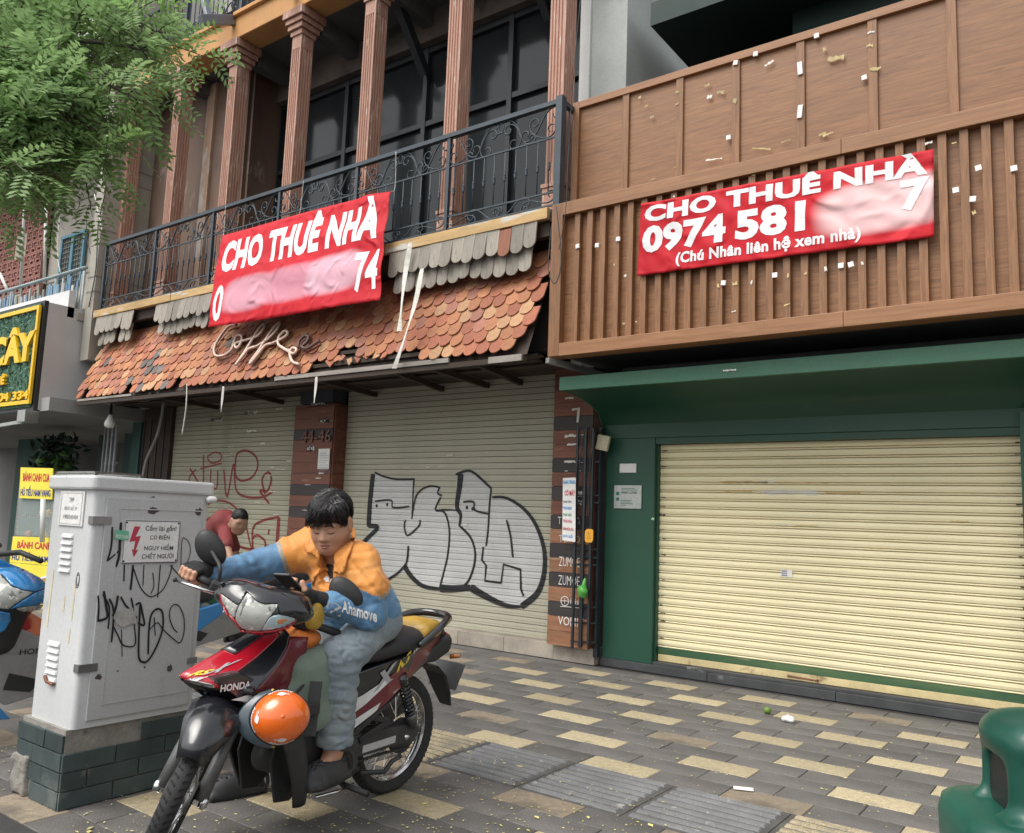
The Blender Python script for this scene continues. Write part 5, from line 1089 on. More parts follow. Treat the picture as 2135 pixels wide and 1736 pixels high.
# ================================================================== utility cabinet on a tiled plinth
CX, CY = -3.86, 1.99; CW, CL = .405, .61
cab = thing('utility_cabinet', 'white electrical cabinet with danger sign and black graffiti on a tiled plinth', 'cabinet', (-4.06,2.3,0))
MCB = pm('cabinet_paint', (.56,.57,.57), .45, .06, 2, .04, 30, fine=.03, spots=(((.40,.39,.36), 1.8, .62, .12),((.28,.26,.23), 9, .73, .04)), big=.08)
MCF = pm('cabinet_door', (.47,.475,.475), .5, .07, 2, .05, 30, fine=.04, spots=(((.36,.35,.33), 2.2, .6, .12),((.2,.19,.17), 10, .74, .03)), big=.08)
def rbox(x0,x1,y0,y1,z0,z1,r,dep=0):
    pts = []
    for (cx,cy,a0) in ((x1-r,y1-r,0),(x0+r,y1-r,90),(x0+r,y0+r,180),(x1-r,y0+r,270)):
        for i in range(5): a = rad(a0+i*22.5); pts.append((cx+r*math.cos(a), cy+r*math.sin(a)))
    return G().loft([[(x,y,z) for x,y in pts] for z in (z0,z1)])
rbox(CX-CW,CX,CY,CY+CL,.345,1.425,.025).obj('body', MCB, cab, auto=30)
lid = rbox(CX-CW-.022,CX+.018,CY-.022,CY+CL+.02,1.425,1.492,.03).obj('lid', MCB, cab, bevel=.012)
G().mm(CX+.0005,CX+.010,CY+.055,CY+CL-.035,.375,1.395).obj('door', MCF, cab, bevel=.006)
for (ya,yb,za,zb) in ((.12,.56,.44,.445),(.12,.56,1.34,1.345),(.12,.125,.445,1.34),(.555,.56,.445,1.34)): G().mm(CX+.0105,CX+.0125,CY+ya,CY+yb,za,zb).obj('door_crease', MCF, cab)
MHI = pm('hinge_steel', (.30,.30,.29), .4, .15, 6, .05, 40, metal=.7)
for z in (1.285,.615):
    G().mm(CX-.03,CX+.014,CY-.004,CY+.085,z-.018,z+.018).obj('hinge', MHI, cab); 
for z in (1.30,1.32): pass
G().mm(CX+.0105,CX+.014,CY+.545,CY+.60,.575,.605).obj('hinge', MHI, cab)
MRU = pm('rust_dark', (.07,.055,.045), .85, .3, 20, .3, 60)
def zc(x, y): return zz((0,1650,800,3022), 1012, x, y)
XF = CX+.0105
def cxz(x, y, X=XF): p = PX(*zc(x,y), X); return (p.y, p.z)
def onX(off): return lambda u, v: Vector((XF+off, u, v))
for i, (x, y, rx, ry) in enumerate([(705,255,.026,.016),(912,262,.022,.020),(452,1020,.014,.014),(780,980,.014,.018),(703,193,.012,.003),(540,993,.005,.005),(663,975,.005,.005)]):
    q = cxz(x,y); flat('rust_hole', blob(q[0],q[1],rx,ry,14,.35,i), MRU, onX(.0006), cab)
# louvres, latch and name plate on the narrow face
def cfz(x, y): p = PY(*zc(x,y), CY); return (p.x, p.z)
for x, y, n in ((315,360,6),(252,855,6)):
    a = cfz(x,y)
    for i in range(n):
        z = a[1]-.032*i; G().loft([[(a[0]-.055,CY-.001,z-.022),(a[0]+.055,CY-.001,z-.022),(a[0]+.055,CY-.001,z),(a[0]-.055,CY-.001,z)],[(a[0]-.05,CY-.012,z-.020),(a[0]+.05,CY-.012,z-.020),(a[0]+.05,CY-.003,z-.003),(a[0]-.05,CY-.003,z-.003)]]).obj('louvre', MCB, cab)
a = cfz(235,1035); G().tube([(a[0]-.04,CY-.012,a[1]+.015),(a[0],CY-.02,a[1]-.004),(a[0]+.045,CY-.012,a[1]-.012)], .008, 6).obj('latch', pm('rust', (.16,.07,.04), .8, .3, 12, .3, 60), cab)
MTY = pm('tape_mark', (.58,.52,.36), .7, .1, 9, .05, 30)
for i, (x0,y0,x1,y1,w) in enumerate(((246,525,215,790,.022),(297,650,290,720,.02),(345,600,328,760,.016),(322,795,314,865,.014))):
    p, q = cfz(x0,y0), cfz(x1,y1); flat('tape_mark', ribbon([p,q], w, 1), MTY, lambda u,v: Vector((u,CY-.0015,v)), cab)
q = cfz(358,570); flat('small_sticker', merge(*[ribbon([(q[0]+.012*math.cos(t*6.28/8)*(1+.3*(k % 2)), q[1]+.03*math.sin(t*6.28/8)-.01*k) for t in range(9)], .004, 2) for k in range(2)]), MIN, lambda u,v: Vector((u,CY-.0015,v)), cab)
a = cfz(272,322); b = cfz(400,168)
npl = tag(G().mm(a[0],b[0]-.005,CY-.008,CY-.001,a[1],b[1]).obj('name_plate', MWP, bevel=.002), 'white plate reading TPP on the narrow side of the cabinet', 'plate'); w = b[0]-a[0]-.005; h = b[1]-a[1]
MPG = pm('print_grey2', (.16,.16,.17), .7, .1, 5, 0, 5)
for t, x, y, ww, hh in (('TPP',.40,.68,.2,.13),('ĐỨC KẾ 37',.24,.45,.52,.15),('1900545454',.22,.20,.60,.12)): flat('lettering', place(text2d(t), a[0]+w*x, a[1]+h*y, w*ww, h*hh), MPG, lambda u,v: Vector((u,CY-.0095,v)), npl)
flat('plate_border', merge(*[place(([(0,0),(1,0),(1,1),(0,1)],[(0,1,2,3)]), a[0]+w*x, a[1]+h*y, w*ww, h*hh) for x,y,ww,hh in ((.06,.05,.88,.008),(.06,.94,.88,.008),(.06,.05,.012,.89),(.93,.05,.012,.89))]), MPG, lambda u,v: Vector((u,CY-.0095,v)), npl)
# danger sign
Q = [cxz(575,298), cxz(828,308), cxz(806,499), cxz(554,491)]
y0, y1 = (Q[0][0]+Q[3][0])/2, (Q[1][0]+Q[2][0])/2; z0, z1 = (Q[2][1]+Q[3][1])/2, (Q[0][1]+Q[1][1])/2; w, h = y1-y0, z1-z0
dsn = tag(G().mm(XF+.001,XF+.006,y0,y1,z0,z1).obj('danger_sign', MWP, bevel=.001), 'white danger sign with red lightning bolt on the cabinet door', 'sign')
dX = lambda u, v: Vector((XF+.0072,u,v))
flat('sign_border', merge(*[place(([(0,0),(1,0),(1,1),(0,1)],[(0,1,2,3)]), y0+w*x, z0+h*y, w*ww, h*hh) for x,y,ww,hh in ((.0,.0,1,.015),(.0,.985,1,.015),(.0,.015,.01,.97),(.99,.015,.01,.97))]), MIN, dX, dsn)
for t, x, y, ww, hh in (('Cấm lại gần!',.36,.73,.57,.185),('CÓ ĐIỆN',.46,.53,.36,.155),('NGUY HIỂM',.37,.30,.53,.16),('CHẾT NGƯỜI',.34,.10,.58,.165)): flat('lettering', place(text2d(t, .008), y0+w*x, z0+h*y, w*ww, h*hh), MIN, dX, dsn)
flat('lightning_bolt', ([(y0+w*x, z0+h*y) for x, y in ((.16,.86),(.27,.86),(.20,.62),(.29,.64),(.22,.30),(.27,.32),(.20,.14),(.145,.34),(.185,.30),(.20,.52),(.10,.50))],[(0,1,2,10),(2,3,9,10),(3,4,8,9),(4,5,6,7,8)]), pm('print_crimson', (.48,.04,.07), .6, .05, 5, 0, 5), dX, dsn)
for x, y in ((.03,.05),(.97,.05),(.03,.95),(.97,.95)): G().lathe([(.005,0),(.003,.003)], (XF+.006,y0+w*x,z0+h*y), (1,0,0), 8).obj('screw', MIN, dsn)
q = cxz(556,365); st_ = flat('phone_sticker', ([(q[0]-.034,q[1]-.022),(q[0]+.034,q[1]-.028),(q[0]+.034,q[1]+.016),(q[0]-.034,q[1]+.022)],[(0,1,2,3)]), pm('sticker_teal', (.13,.42,.28), .6, .1, 5, 0, 5), onX(.008), cab)
flat('lettering', place(text2d('0927171680', .02), q[0]-.03, q[1]-.015, .06, .016, -.08), MWP, onX(.0087), cab)
# graffiti on the door
GS = [([(555,310),(550,400),(545,470),(530,515)],13),([(515,330),(510,420),(492,488)],10),([(490,488),(530,455),(555,430)],8),([(570,505),(568,580)],10),([(610,505),(605,560),(598,620)],11),([(612,520),(640,600),(670,640),(700,650),(745,620),(775,560),(790,505)],6),([(660,505),(655,600)],7),([(735,505),(728,590),(722,655)],6),([(700,540),(705,600),(690,640)],5),([(780,505),(810,540),(836,570)],5),([(836,380),(830,450),(832,530),(850,510),(872,450),(865,400),(838,378)],4),
 ([(475,625),(485,690),(490,745),(448,762)],12),([(448,645),(452,700),(448,765)],9),([(470,640),(500,700),(495,800)],8),([(500,660),(520,720),(510,860)],10),([(540,645),(530,700),(515,740)],12),([(552,650),(575,690),(610,720),(600,655)],9),([(620,690),(640,680),(650,720),(660,780),(630,770)],10),([(515,780),(540,830),(560,870),(600,880),(620,860),(615,780),(625,740)],7),([(555,800),(558,925)],6),([(640,690),(636,800),(634,920),(650,950),(680,940),(720,870),(745,790),(742,720),(715,708),(690,740),(680,820),(678,915)],10),([(705,745),(710,830)],8),([(685,800),(720,770),(745,800),(800,850),(825,860),(842,810),(840,740),(815,690),(785,695),(775,740),(790,790),(812,815)],6)]
for i, (p, w_) in enumerate(GS): flat('graffiti_stroke', ribbon([cxz(*q) for q in p], w_*.00098, 5), MBK, onX(.0012+.0002*i), cab)
q = cxz(575,745); flat('scratch', blob(q[0],q[1],.055,.045,18,.2,4), pm('scuff', (.40,.39,.37), .7, .25, 20, .3, 40), onX(.0068), cab)
me = sdf_mesh('torn_tape', lambda X,Y,Z: sball(X,Y,Z,(CX+.02,CY+CL-.005,1.405),(.02,.03,.02))+.006*vnoise(X*160,Y*160,Z*160,2), (CX-.02,CY+CL-.06,1.36), (CX+.07,CY+CL+.05,1.45), .005); addmesh('torn_tape', me, MWP, cab)
# plinth of slate tiles
MSL = pm('slate_tile', (.050,.072,.072), .5, .2, 6, .15, 50, rnd=.18, spots=(((.11,.125,.12), 5, .6, .1),((.3,.3,.28), 20, .76, .02)))
MCM = pm('cement', (.25,.235,.21), .9, .25, 9, .5, 50, spots=(((.13,.12,.105), 6, .58, .1),))
px0, px1, py0, py1 = CX-CW-.035, CX-.002, CY-.028, CY+.74
G().mm(px0+.012,px1-.012,py0+.012,py1-.012,0,.345).obj('plinth_core', MCM, cab)
th = .075; rr = random.Random(17)
for row in range(4):
    z0_, z1_ = .004+row*(th+.006), .004+row*(th+.006)+th; off = .13*(row % 2); y = py0-off
    while y < py1:
        a, b = max(y,py0), min(y+.245,py1)
        if b-a > .03 and not (row == 3 and a < py0+.37): G().mm(px1-.0115,px1+rr.uniform(-.001,.003),a+.002,b-.002,z0_,z1_).obj('tile', MSL, cab, bevel=.002)
        y += .25
    xs_ = [px0,px0+.16+.10*(row % 2),px1-.012] 
    for a, b in zip(xs_, xs_[1:]):
        if row < 2 and a == px0 and not (row == 1): continue
        G().mm(a+.002,b-.002,py0-rr.uniform(0,.003),py0+.0115,z0_,z1_).obj('tile', MSL, cab, bevel=.002)
me = sdf_mesh('broken_mortar', lambda X,Y,Z: sbox(X,Y,Z,(px0+.06,py0+.03,.09),(.07,.045,.09),.01)+.010*vnoise(X*60,Y*60,Z*60,2)+.004*vnoise(X*170,Y*170,Z*170,3), (px0-.04,py0-.05,-.02),(px0+.17,py0+.12,.22),.008); addmesh('broken_mortar', me, MCM, cab)
# ================================================================== green litter bin (only its left half reaches into the picture)
dB = 2.3; bc = PD(2180,1715,dB); zf = PD(1975,1715,dB).z; bc.z = 0
bin_ = thing('litter_bin', 'green plastic litter bin with domed hood at the lower right corner', 'bin', (bc.x,bc.y,0))
MBN = pm('bin_plastic', (.009,.072,.050), .36, .2, 3, .05, 30, spots=(((.03,.15,.12), 2.4, .58, .12),((.35,.5,.45), 22, .77, .015)), fine=.03)
RB = Matrix.Rotation(rad(24),3,'Z')
def rsq(w, d, z, n=40, p=4.):
    out = []
    for i in range(n):
        a = 2*math.pi*i/n; c, s_ = math.cos(a), math.sin(a); k = (abs(c)**p+abs(s_)**p)**(-1/p); q = RB@Vector((w*c*k, d*s_*k, 0)); out.append((bc.x+q.x, bc.y+q.y, z))
    return out
G().loft([rsq(.19,.19,.08), rsq(.205,.205,zf-.11)]).obj('body', pm('bin_dark', (.03,.033,.032), .6, .2, 4, .05, 30), bin_, auto=40)
for i in range(9):
    q = RB@Vector((-.215, -.17+.0425*i, 0)); G().mm(bc.x+q.x-.008,bc.x+q.x+.008,bc.y+q.y-.014,bc.y+q.y+.014,.1,zf-.10).obj('rib', MBN, bin_)
G().loft([rsq(.235,.235,zf-.115),rsq(.243,.243,zf-.10),rsq(.246,.246,zf-.02),rsq(.235,.235,zf+.025),rsq(.21,.21,zf+.04),rsq(.10,.10,zf+.042)], cap=False).obj('rim', MBN, bin_, smooth=True)
def hood(X, Y, Z):
    dx = (X-bc.x)*RB[0][0]+(Y-bc.y)*RB[1][0]; dy = (X-bc.x)*RB[0][1]+(Y-bc.y)*RB[1][1]; z = Z-zf
    d = sbox(dx, dy, z, (0,0,.085), (.125,.155,.19), .06)
    d = smin(d, sball(dx,dy,z,(0,0,.235),(.150,.17,.075)), .04)
    d = smin(d, sbox(dx,dy,z,(0,0,.0),(.165,.185,.045),.03), .05)
    return smax(d, -sbox(dx,dy,z,(-.13,.0,.105),(.125,.085,.075),.045), .02)
addmesh('hood', sdf_mesh('hood', hood, (bc.x-.3,bc.y-.3,zf-.03), (bc.x+.3,bc.y+.3,zf+.38), .007), MBN, bin_)
G().box((bc.x,bc.y,zf+.10), (.22,.26,.20), RB.to_4x4().to_3x3()).obj('shade_core', MBKF, bin_)  # added black block in the opening, its colour standing in for the shade inside
# ================================================================== red and black motorbike
Hd = Vector((.015,-.9999,0)).normalized(); Lf = Vector((-Hd.y,Hd.x,0))
BO = Vector((-3.01,3.15,0)); LEAN = rad(3)
BM = Matrix(((Hd.x,Lf.x,0,BO.x),(Hd.y,Lf.y,0,BO.y),(0,0,1,0),(0,0,0,1)))@Matrix.Rotation(-LEAN,4,'X')
MB_ = pm('bike_black', (.012,.013,.016), .22, .2, 4, .02, 20, coat=.6, fine=.02, spots=(((.05,.052,.056), 9, .66, .1),))
MBT = pm('bike_matt', (.022,.022,.023), .55, .25, 5, .08, 40, spots=(((.07,.065,.06), 5, .6, .12),))
MRE = pm('bike_red', (.42,.008,.022), .25, .1, 3, .02, 20, coat=.8, fine=.02); MRDK = pm('bike_dark_red', (.13,.006,.014), .3, .1, 3, .02, 20, coat=.5)
MTI = pm('tyre', (.022,.022,.023), .8, .25, 9, .3, 60, spots=(((.09,.085,.08), 6, .62, .1),)); MCH_ = pm('chrome', (.62,.62,.62), .16, .1, 6, .02, 30, metal=1.)
MAL = pm('alloy_grey', (.13,.13,.13), .5, .25, 6, .1, 40, metal=.6, spots=(((.07,.06,.05), 7, .56, .12),)); MEN = pm('engine', (.035,.035,.036), .6, .3, 9, .1, 40, spots=(((.10,.09,.08), 10, .62, .1),))
MSE = pm('seat_vinyl', (.020,.020,.023), .5, .2, 4, .12, 90); MWD = pm('decal_white', (.70,.70,.70), .3, .06, 4, 0, 9); MYD = pm('decal_yellow', (.72,.55,.03), .35, .06, 4, 0, 9); MSD_ = pm('decal_silver', (.36,.36,.38), .3, .1, 4, 0, 9)
MLE = pm('lamp_lens', (.38,.39,.36), .12, .12, 9, .25, 26, spec=.5, coat=.35, spots=(((.74,.73,.66), 14, .52, .05),((.14,.14,.13), 19, .58, .04)), fine=0); MLB = pm('lens_blue', (.36,.47,.50), .1, .2, 12, .2, 30, coat=1.); MLO = pm('lens_amber', (.50,.17,.04), .15, .2, 12, .2, 30, coat=1.)  # lamp_lens: bright and dark spots paint in the glints of a reflector
bike = thing('motorbike', 'red and black underbone motorbike ridden by the man in the orange jacket', 'motorbike', M=BM)
def wheel(parent, c, R=.288, tw=.040, nsp=36, front=False, nm='wheel', T=None):
    """c: centre, axle along y; T: extra transform for the steered front wheel"""
    T = T or Matrix(); V3 = Vector
    tp = []
    for i in range(13):
        a = math.pi*i/12; tp.append((R-.030+.030*math.sin(a) if True else 0, -tw*math.cos(a)))
    prof = [(R-.062,-tw*.62)]+tp+[(R-.062,tw*.62)]
    def lat(pr, n=56):
        g = G(); g.lathe(pr, (0,0,0), (0,1,0), n, cap=False); g.v = [tuple(T@(V3(p)+V3(c))) for p in g.v]; return g
    w = lat(prof).obj('wheel', MTI, parent, smooth=True)
    g = G()                                               # tread blocks
    for i in range(64):
        a = 2*math.pi*i/64
        for s_ in (-1,1):
            b = a+.03*s_; pts = []
            for (yy, rr_, da) in ((tw*.30,R+.0008,0),(tw*.88,R-.012,.05),(tw*.88,R-.012,.085),(tw*.30,R+.0008,.035)):
                pts.append(T@(V3(c)+V3((math.cos(b+da)*rr_, yy*s_, math.sin(b+da)*rr_))))
            g.add(pts, [(0,1,2,3)])
    g.obj('tread', pm('tread_dark', (.008,.008,.008), .9, .2, 5, 0, 9), w, fix=False, kind='stuff')
    rm = R-.068; lat([(rm,-.022),(rm+.012,-.024),(rm+.012,-.018),(rm-.006,-.010),(rm-.006,.010),(rm+.012,.018),(rm+.012,.024),(rm,.022)]).obj('rim', MCH_, w, smooth=True)
    lat([(.055,-.05),(.060,-.045),(.060,-.03),(.03,-.025),(.03,.025),(.060,.03),(.060,.045),(.055,.05)], 24).obj('hub', MAL, w, smooth=True)
    g = G()
    for i in range(nsp):
        a = 2*math.pi*i/nsp; s_ = 1 if i % 2 else -1; d = .32*(1 if (i//2) % 2 else -1)
        p = V3((math.cos(a)*(rm),0,math.sin(a)*rm)); q = V3((math.cos(a+d)*.058,s_*.038,math.sin(a+d)*.058)); g.tube([T@(p+V3(c)), T@(q+V3(c))], .0017, 4, cap=False)
    g.obj('spokes', MCH_ if not front else MAL, w, kind='stuff'); return w
wheel(bike, (0,0,.286), .288)
# swing arm, chain, rear brake and shocks
def part(g, nm, mat, p=None, **k): return g.obj(nm, mat, p or bike, **k)
for s_ in (1,-1):
    sa = part(G().bar((.46,.075*s_,.30),(-.03,.085*s_,.285),.03,.05), 'swing_arm', MAL, bevel=.006)
part(G().lathe([(.085,.052),(.085,.075),(.03,.08)], (0,0,.286), (0,1,0), 28), 'sprocket', MEN); part(G().lathe([(.02,.075),(.012,.11)], (0,0,.286), (0,1,0), 12), 'axle_nut', MCH_, smooth=True)
cc = part(G().prism([(.42,.36),(.1,.35),(-.07,.345),(-.10,.30),(-.06,.25),(.1,.255),(.42,.25)], lambda u,v,d: (u,d,v), .065,.10), 'chain_case', MEN, bevel=.008)
flat('case_label', ([(.08,.275),(.30,.268),(.30,.302),(.08,.309)],[(0,1,2,3)]), pm('label_grey', (.45,.45,.44), .6, .1, 9, 0, 9), lambda u,v: Vector((u,.1015,v)), cc)
g = G()
for i in range(34):
    t = i/34; x = .40-.45*t; g.box((x,.083,.226+.006*math.sin(t*3)), (.010,.012,.010))
part(g, 'chain', MEN, kind='stuff')
for s_ in (1,-1):
    a, b = Vector((.10,.115*s_,.60)), Vector((-.03,.115*s_,.335)); d = (b-a).normalized(); sh = part(G().tube([a,b], .011, 8), 'shock_absorber', MAL, smooth=True)
    e = Vector((0,1,0)); f_ = d.cross(e).normalized(); n_ = 64
    G().tube([a+d*(.05+.17*i/n_)+(e*math.cos(i*.85)+f_*math.sin(i*.85))*.026 for i in range(n_)], .0055, 5).obj('coil_spring', MB_, sh, smooth=True)
    G().lathe([(.030,0),(.030,.05),(.02,.055)], a, d, 12).obj('shock_cap', MB_, sh, smooth=True); G().lathe([(.018,.22),(.032,.225),(.032,.24),(.016,.30)], a, d, 12).obj('shock_cup', MAL, sh, smooth=True)
part(G().tube([(.42,-.13,.25),(.2,-.14,.27),(.0,-.15,.30),(-.22,-.155,.36)], [.03,.045,.055,.05], 14), 'exhaust', MEN, smooth=True)
part(G().lathe([(.075,-.12),(.095,-.10),(.095,.03),(.05,.06)], (.09,-.10,.40), (0,1,0), 20), 'air_guard', MBT, smooth=True)
# engine and footrests
part(G().tube([(.55,0,.27),(.66,0,.30),(.80,0,.34)], [.085,.075,.062], 14), 'engine_cylinder', MEN, smooth=True); part(G().box((.44,0,.265), (.26,.22,.20)), 'crankcase', MEN, bevel=.04)
part(G().lathe([(.075,.10),(.075,.135),(.055,.15),(.0,.15)], (.47,0,.27), (0,1,0), 24), 'engine_cover', MEN, smooth=True); part(G().lathe([(.045,.15),(.05,.16),(.03,.17)], (.47,0,.27), (0,1,0), 20), 'cover_ring', MBT, smooth=True)
for s_ in (1,-1): part(G().tube([(.44,.08*s_,.19),(.44,.14*s_,.17),(.44,.29*s_,.17)], .014, 8), 'footrest', MBT, smooth=True)
part(G().tube([(.62,.16,.165),(.50,.165,.16),(.40,.165,.17)], .008, 6), 'gear_lever', MCH_, smooth=True); part(G().tube([(.30,.10,.18),(.16,.12,.16),(.12,.125,.20),(.06,.125,.215)], .012, 6), 'side_stand', MEN, smooth=True)
part(G().tube([(.28,.06,.18),(.28,-.06,.18)], .016, 8), 'centre_stand', MEN, smooth=True)
for s_ in (1,-1): part(G().bar((.33,.10*s_,.33),(.17,.13*s_,.40),.02,.03), 'peg_bracket', MBT, bevel=.004); part(G().bar((.36,.10*s_,.45),(.17,.13*s_,.40),.02,.025), 'peg_bracket', MBT, bevel=.004)
# seat
def ring(x, w, zt, zb, n=16):
    o = []
    for i in range(n):
        a = 2*math.pi*i/n; c, s_ = math.cos(a), math.sin(a); o.append((x, w*math.copysign(abs(c)**.7,c), (zt+zb)/2+(zt-zb)/2*math.copysign(abs(s_)**.75,s_)))
    return o
part(G().loft([ring(.52,.05,.70,.66), ring(.46,.085,.735,.655), ring(.36,.115,.755,.66), ring(.22,.135,.765,.67), ring(.10,.140,.795,.685), ring(-.04,.135,.815,.705), ring(-.15,.115,.815,.73), ring(-.20,.08,.80,.755)]), 'seat', MSE, smooth=True)
part(G().loft([ring(-.02,.137,.825,.74), ring(-.08,.132,.842,.73), ring(-.16,.118,.842,.735), ring(-.215,.09,.83,.75), ring(-.235,.04,.80,.77)]), 'yellow_cover', pm('yellow_sheet', (.46,.28,.05), .4, .3, 9, .4, 30), smooth=True)
# tail, side covers, grab rail
for s_ in (1,-1):
    def sc(u, v, d): 
        t = (u+.30)/.85; return (u, s_*(d+.125*min(1,.30+1.3*t)-.05*max(0,t-.55)), v)
    poly = [(.52,.40),(.50,.56),(.42,.645),(.30,.665),(.12,.685),(-.05,.715),(-.18,.745),(-.27,.785),(-.30,.755),(-.25,.70),(-.12,.625),(.02,.575),(.14,.51),(.26,.43),(.36,.37),(.46,.355)]
    cv_ = part(G().prism(poly, sc, -.02, .012), 'side_cover', MB_, bevel=.006)
    def sd_(off): return lambda u, v: Vector(sc(u, v, .0135+off))
    q4 = [(0,1,2,3)]
    flat('red_flash', ([(.40,.42),(.30,.44),(-.20,.70),(-.24,.745),(-.16,.735),(.10,.66),(.34,.53),(.44,.46)],[(0,1,2,5,6,7),(2,3,4,5)]), MRDK, sd_(.0), cv_, cutu=[.0,.1,.2,.3,-.1])
    flat('white_flash', ([(.43,.46),(.34,.50),(.20,.585),(.05,.64),(.22,.60),(.36,.545),(.45,.52)],[(0,1,5,6),(1,2,4,5),(2,3,4)]), MWD, sd_(.001), cv_)
    flat('white_flash', ([(.40,.40),(.28,.455),(.12,.545),(.26,.49),(.40,.44)],[(0,1,3,4),(1,2,3)]), MWD, sd_(.0012), cv_)
    if s_ > 0:
        fx = lambda x0,y0,w,h,sl: (lambda vf: ([(x0-x*w, y0+y*h+sl*x*w) for x, y in vf[0]], vf[1]))
        flat('decal', fx(.30,.545,.14,.075,.42)(text2d('X', .05, .3)), MSD_, sd_(.002), cv_); flat('decal', fx(.16,.622,.12,.045,.40)(text2d('RS', .04, .35)), MYD, sd_(.0024), cv_); flat('decal', fx(.02,.69,.11,.018,.40)(text2d('Wave', .03, .3)), MWD, sd_(.0024), cv_)
part(G().prism([(-.16,.70),(-.30,.755),(-.33,.72),(-.31,.66),(-.20,.62),(-.08,.62)], lambda u,v,d: (u,d,v), -.085, .085), 'tail_cover', MBT, bevel=.02)
part(G().prism([(-.29,.765),(-.335,.745),(-.335,.70),(-.30,.69)], lambda u,v,d: (u,d,v), -.06, .06), 'tail_light', pm('tail_red', (.35,.01,.015), .2, .1, 5, 0, 9, coat=1.), bevel=.012)
part(G().tube(catmull([(.02,.145,.735),(-.10,.15,.80),(-.18,.135,.835),(-.255,.09,.848),(-.285,0,.85),(-.255,-.09,.848),(-.18,-.135,.835),(-.10,-.15,.80),(.02,-.145,.735)], 6), [.013+.008*math.sin(math.pi*i/48) for i in range(49)], 10), 'grab_rail', MB_, smooth=True)
# rear mudguard and number plate
mg = [(-.10,.62),(-.22,.60),(-.30,.54),(-.36,.44),(-.405,.36)]
part(G().loft([[(x-.012,-w,z-.005),(x-.012,w,z-.005),(x+.012,w*.9,z+.004),(x+.012,-w*.9,z+.004)] for (x,z), w in zip(mg, (.07,.075,.07,.06,.035))]), 'rear_mudguard', MBT, bevel=.004)
R_ = Matrix.Rotation(rad(-28),3,'Y'); part(G().box((-.395,0,.52), (.006,.19,.14), R_), 'number_plate', pm('plate_back', (.06,.06,.062), .5, .2, 5, .03, 30))
part(G().tube([(-.30,.09,.64),(-.32,.14,.65)], .012, 8), 'indicator', MLO, smooth=True)
# leg shield, nose and lower fairing
ZS = [.90,.86,.80,.755,.72,.69,.64,.57,.48]; XFt = [.80,.87,1.01,1.13,1.215,1.20,1.13,1.03,.95]; XO = [.80,.835,.90,.965,1.01,1.02,.98,.92,.86]; WS = [.10,.135,.165,.18,.185,.185,.18,.175,.17]
def shield(t, s_, off=0):
    i = t*(len(ZS)-1); z = float(np.interp(i, range(9), ZS)); xf = float(np.interp(i, range(9), XFt)); xo = float(np.interp(i, range(9), XO)); w = float(np.interp(i, range(9), WS)); a = abs(s_)
    return Vector((xf-(xf-xo)*a**1.5+off*(1-a*.6), s_*w+math.copysign(off*a*1.0, s_), z-.05*a*(1 if t < .6 else .2)+off*.4*(1 if t < .5 else 0)))
def shd(nm, t0, t1, s0, s1, mat, th=.008, nu=14, nv=14, par=None, off=0):
    o = G().surf(lambda u,v: shield(t0+(t1-t0)*u, s0+(s1-s0)*v, off), nu, nv).obj(nm, mat, par or bike, smooth=True); m = o.modifiers.new('s','SOLIDIFY'); m.thickness = th; m.offset = 0; return o
nose = shd('front_cowl', .06, .55, -.60, .60, MRE, .012, 20, 24, off=.004)
for s_ in (1,-1): shd('leg_shield', .0, .58, .60*s_, 1.0*s_, MB_, .012, 18, 8)
for s_ in (1,-1): lw = shd('lower_fairing', .58, 1.0, .24*s_, 1.0*s_, MB_, .01, 10, 12); 
for s_ in (1,-1):
    o = G().surf(lambda u,v: shield(.02+.75*u, .99*s_).lerp(Vector((.72+.02*u,.125*s_,.84-.30*u)), v), 14, 8).obj('inner_panel', MRDK, bike, smooth=True); m = o.modifiers.new('s','SOLIDIFY'); m.thickness = .006; m.offset = 0
shd('cowl_garnish', .02, .27, -.26, .26, MB_, .008, 8, 10, nose, .014)
for s_ in (1,-1): shd('grille', .50, .56, .16*s_, .52*s_, MCH_, .006, 4, 10, nose, .010); shd('grille_lip', .55, .60, .10*s_, .60*s_, MBT, .006, 4, 10, nose, .006)  # matt black lip below the chrome grille
shd('chin', .58, .68, -.42, .42, MBT, .01, 5, 12)
cS = [i/20 for i in range(-20,21)]; cT = [i/30 for i in range(31)]
def shtext(s, t, s0, s1, h, mat, bold=.02, shear=0, off=.020, sl=0):
    vf = text2d(s, bold, shear); flat('decal', ([(s1+(s0-s1)*(1-x), t-y*h+sl*x) for x, y in vf[0]], vf[1]), mat, lambda u,v: shield(v,u,off), nose, cutu=cS, cutv=cT)
# lettering reads left to right as seen from the front: s runs from the rider's right to left
shtext('HONDA', .13, -.14, .14, .045, MWD, .02, .2, .024); shtext('RS', .50, .14, .32, .055, MYD, .04, .3, .017, -.06); shtext('X', .46, .28, .46, .10, MSD_, .05, .5, .0175, -.08)
flat('decal', ([(.10,.53),(.30,.50),(.56,.36),(.34,.47)],[(0,1,2,3)]), MWD, lambda u,v: shield(v,u,.0185), nose, cutu=cS)
BI = BM.inverted(); XW = BO.x+.215
def sidep(px, py, off=0): return BI@PX(px, py, XW+off)
sfp = G(); pts_ = [(447,1415),(500,1402),(548,1424),(600,1450),(596,1482),(545,1478),(498,1458)]
sfp.add([sidep(*p) for p in pts_]+[sidep(*p)-Vector((0,.05,0)) for p in pts_], [tuple(range(7)),tuple(reversed(range(7,14)))]+[(i,(i+1)%7,7+(i+1)%7,7+i) for i in range(7)])
sfo = sfp.obj('side_fairing', MB_, bike, bevel=.004)
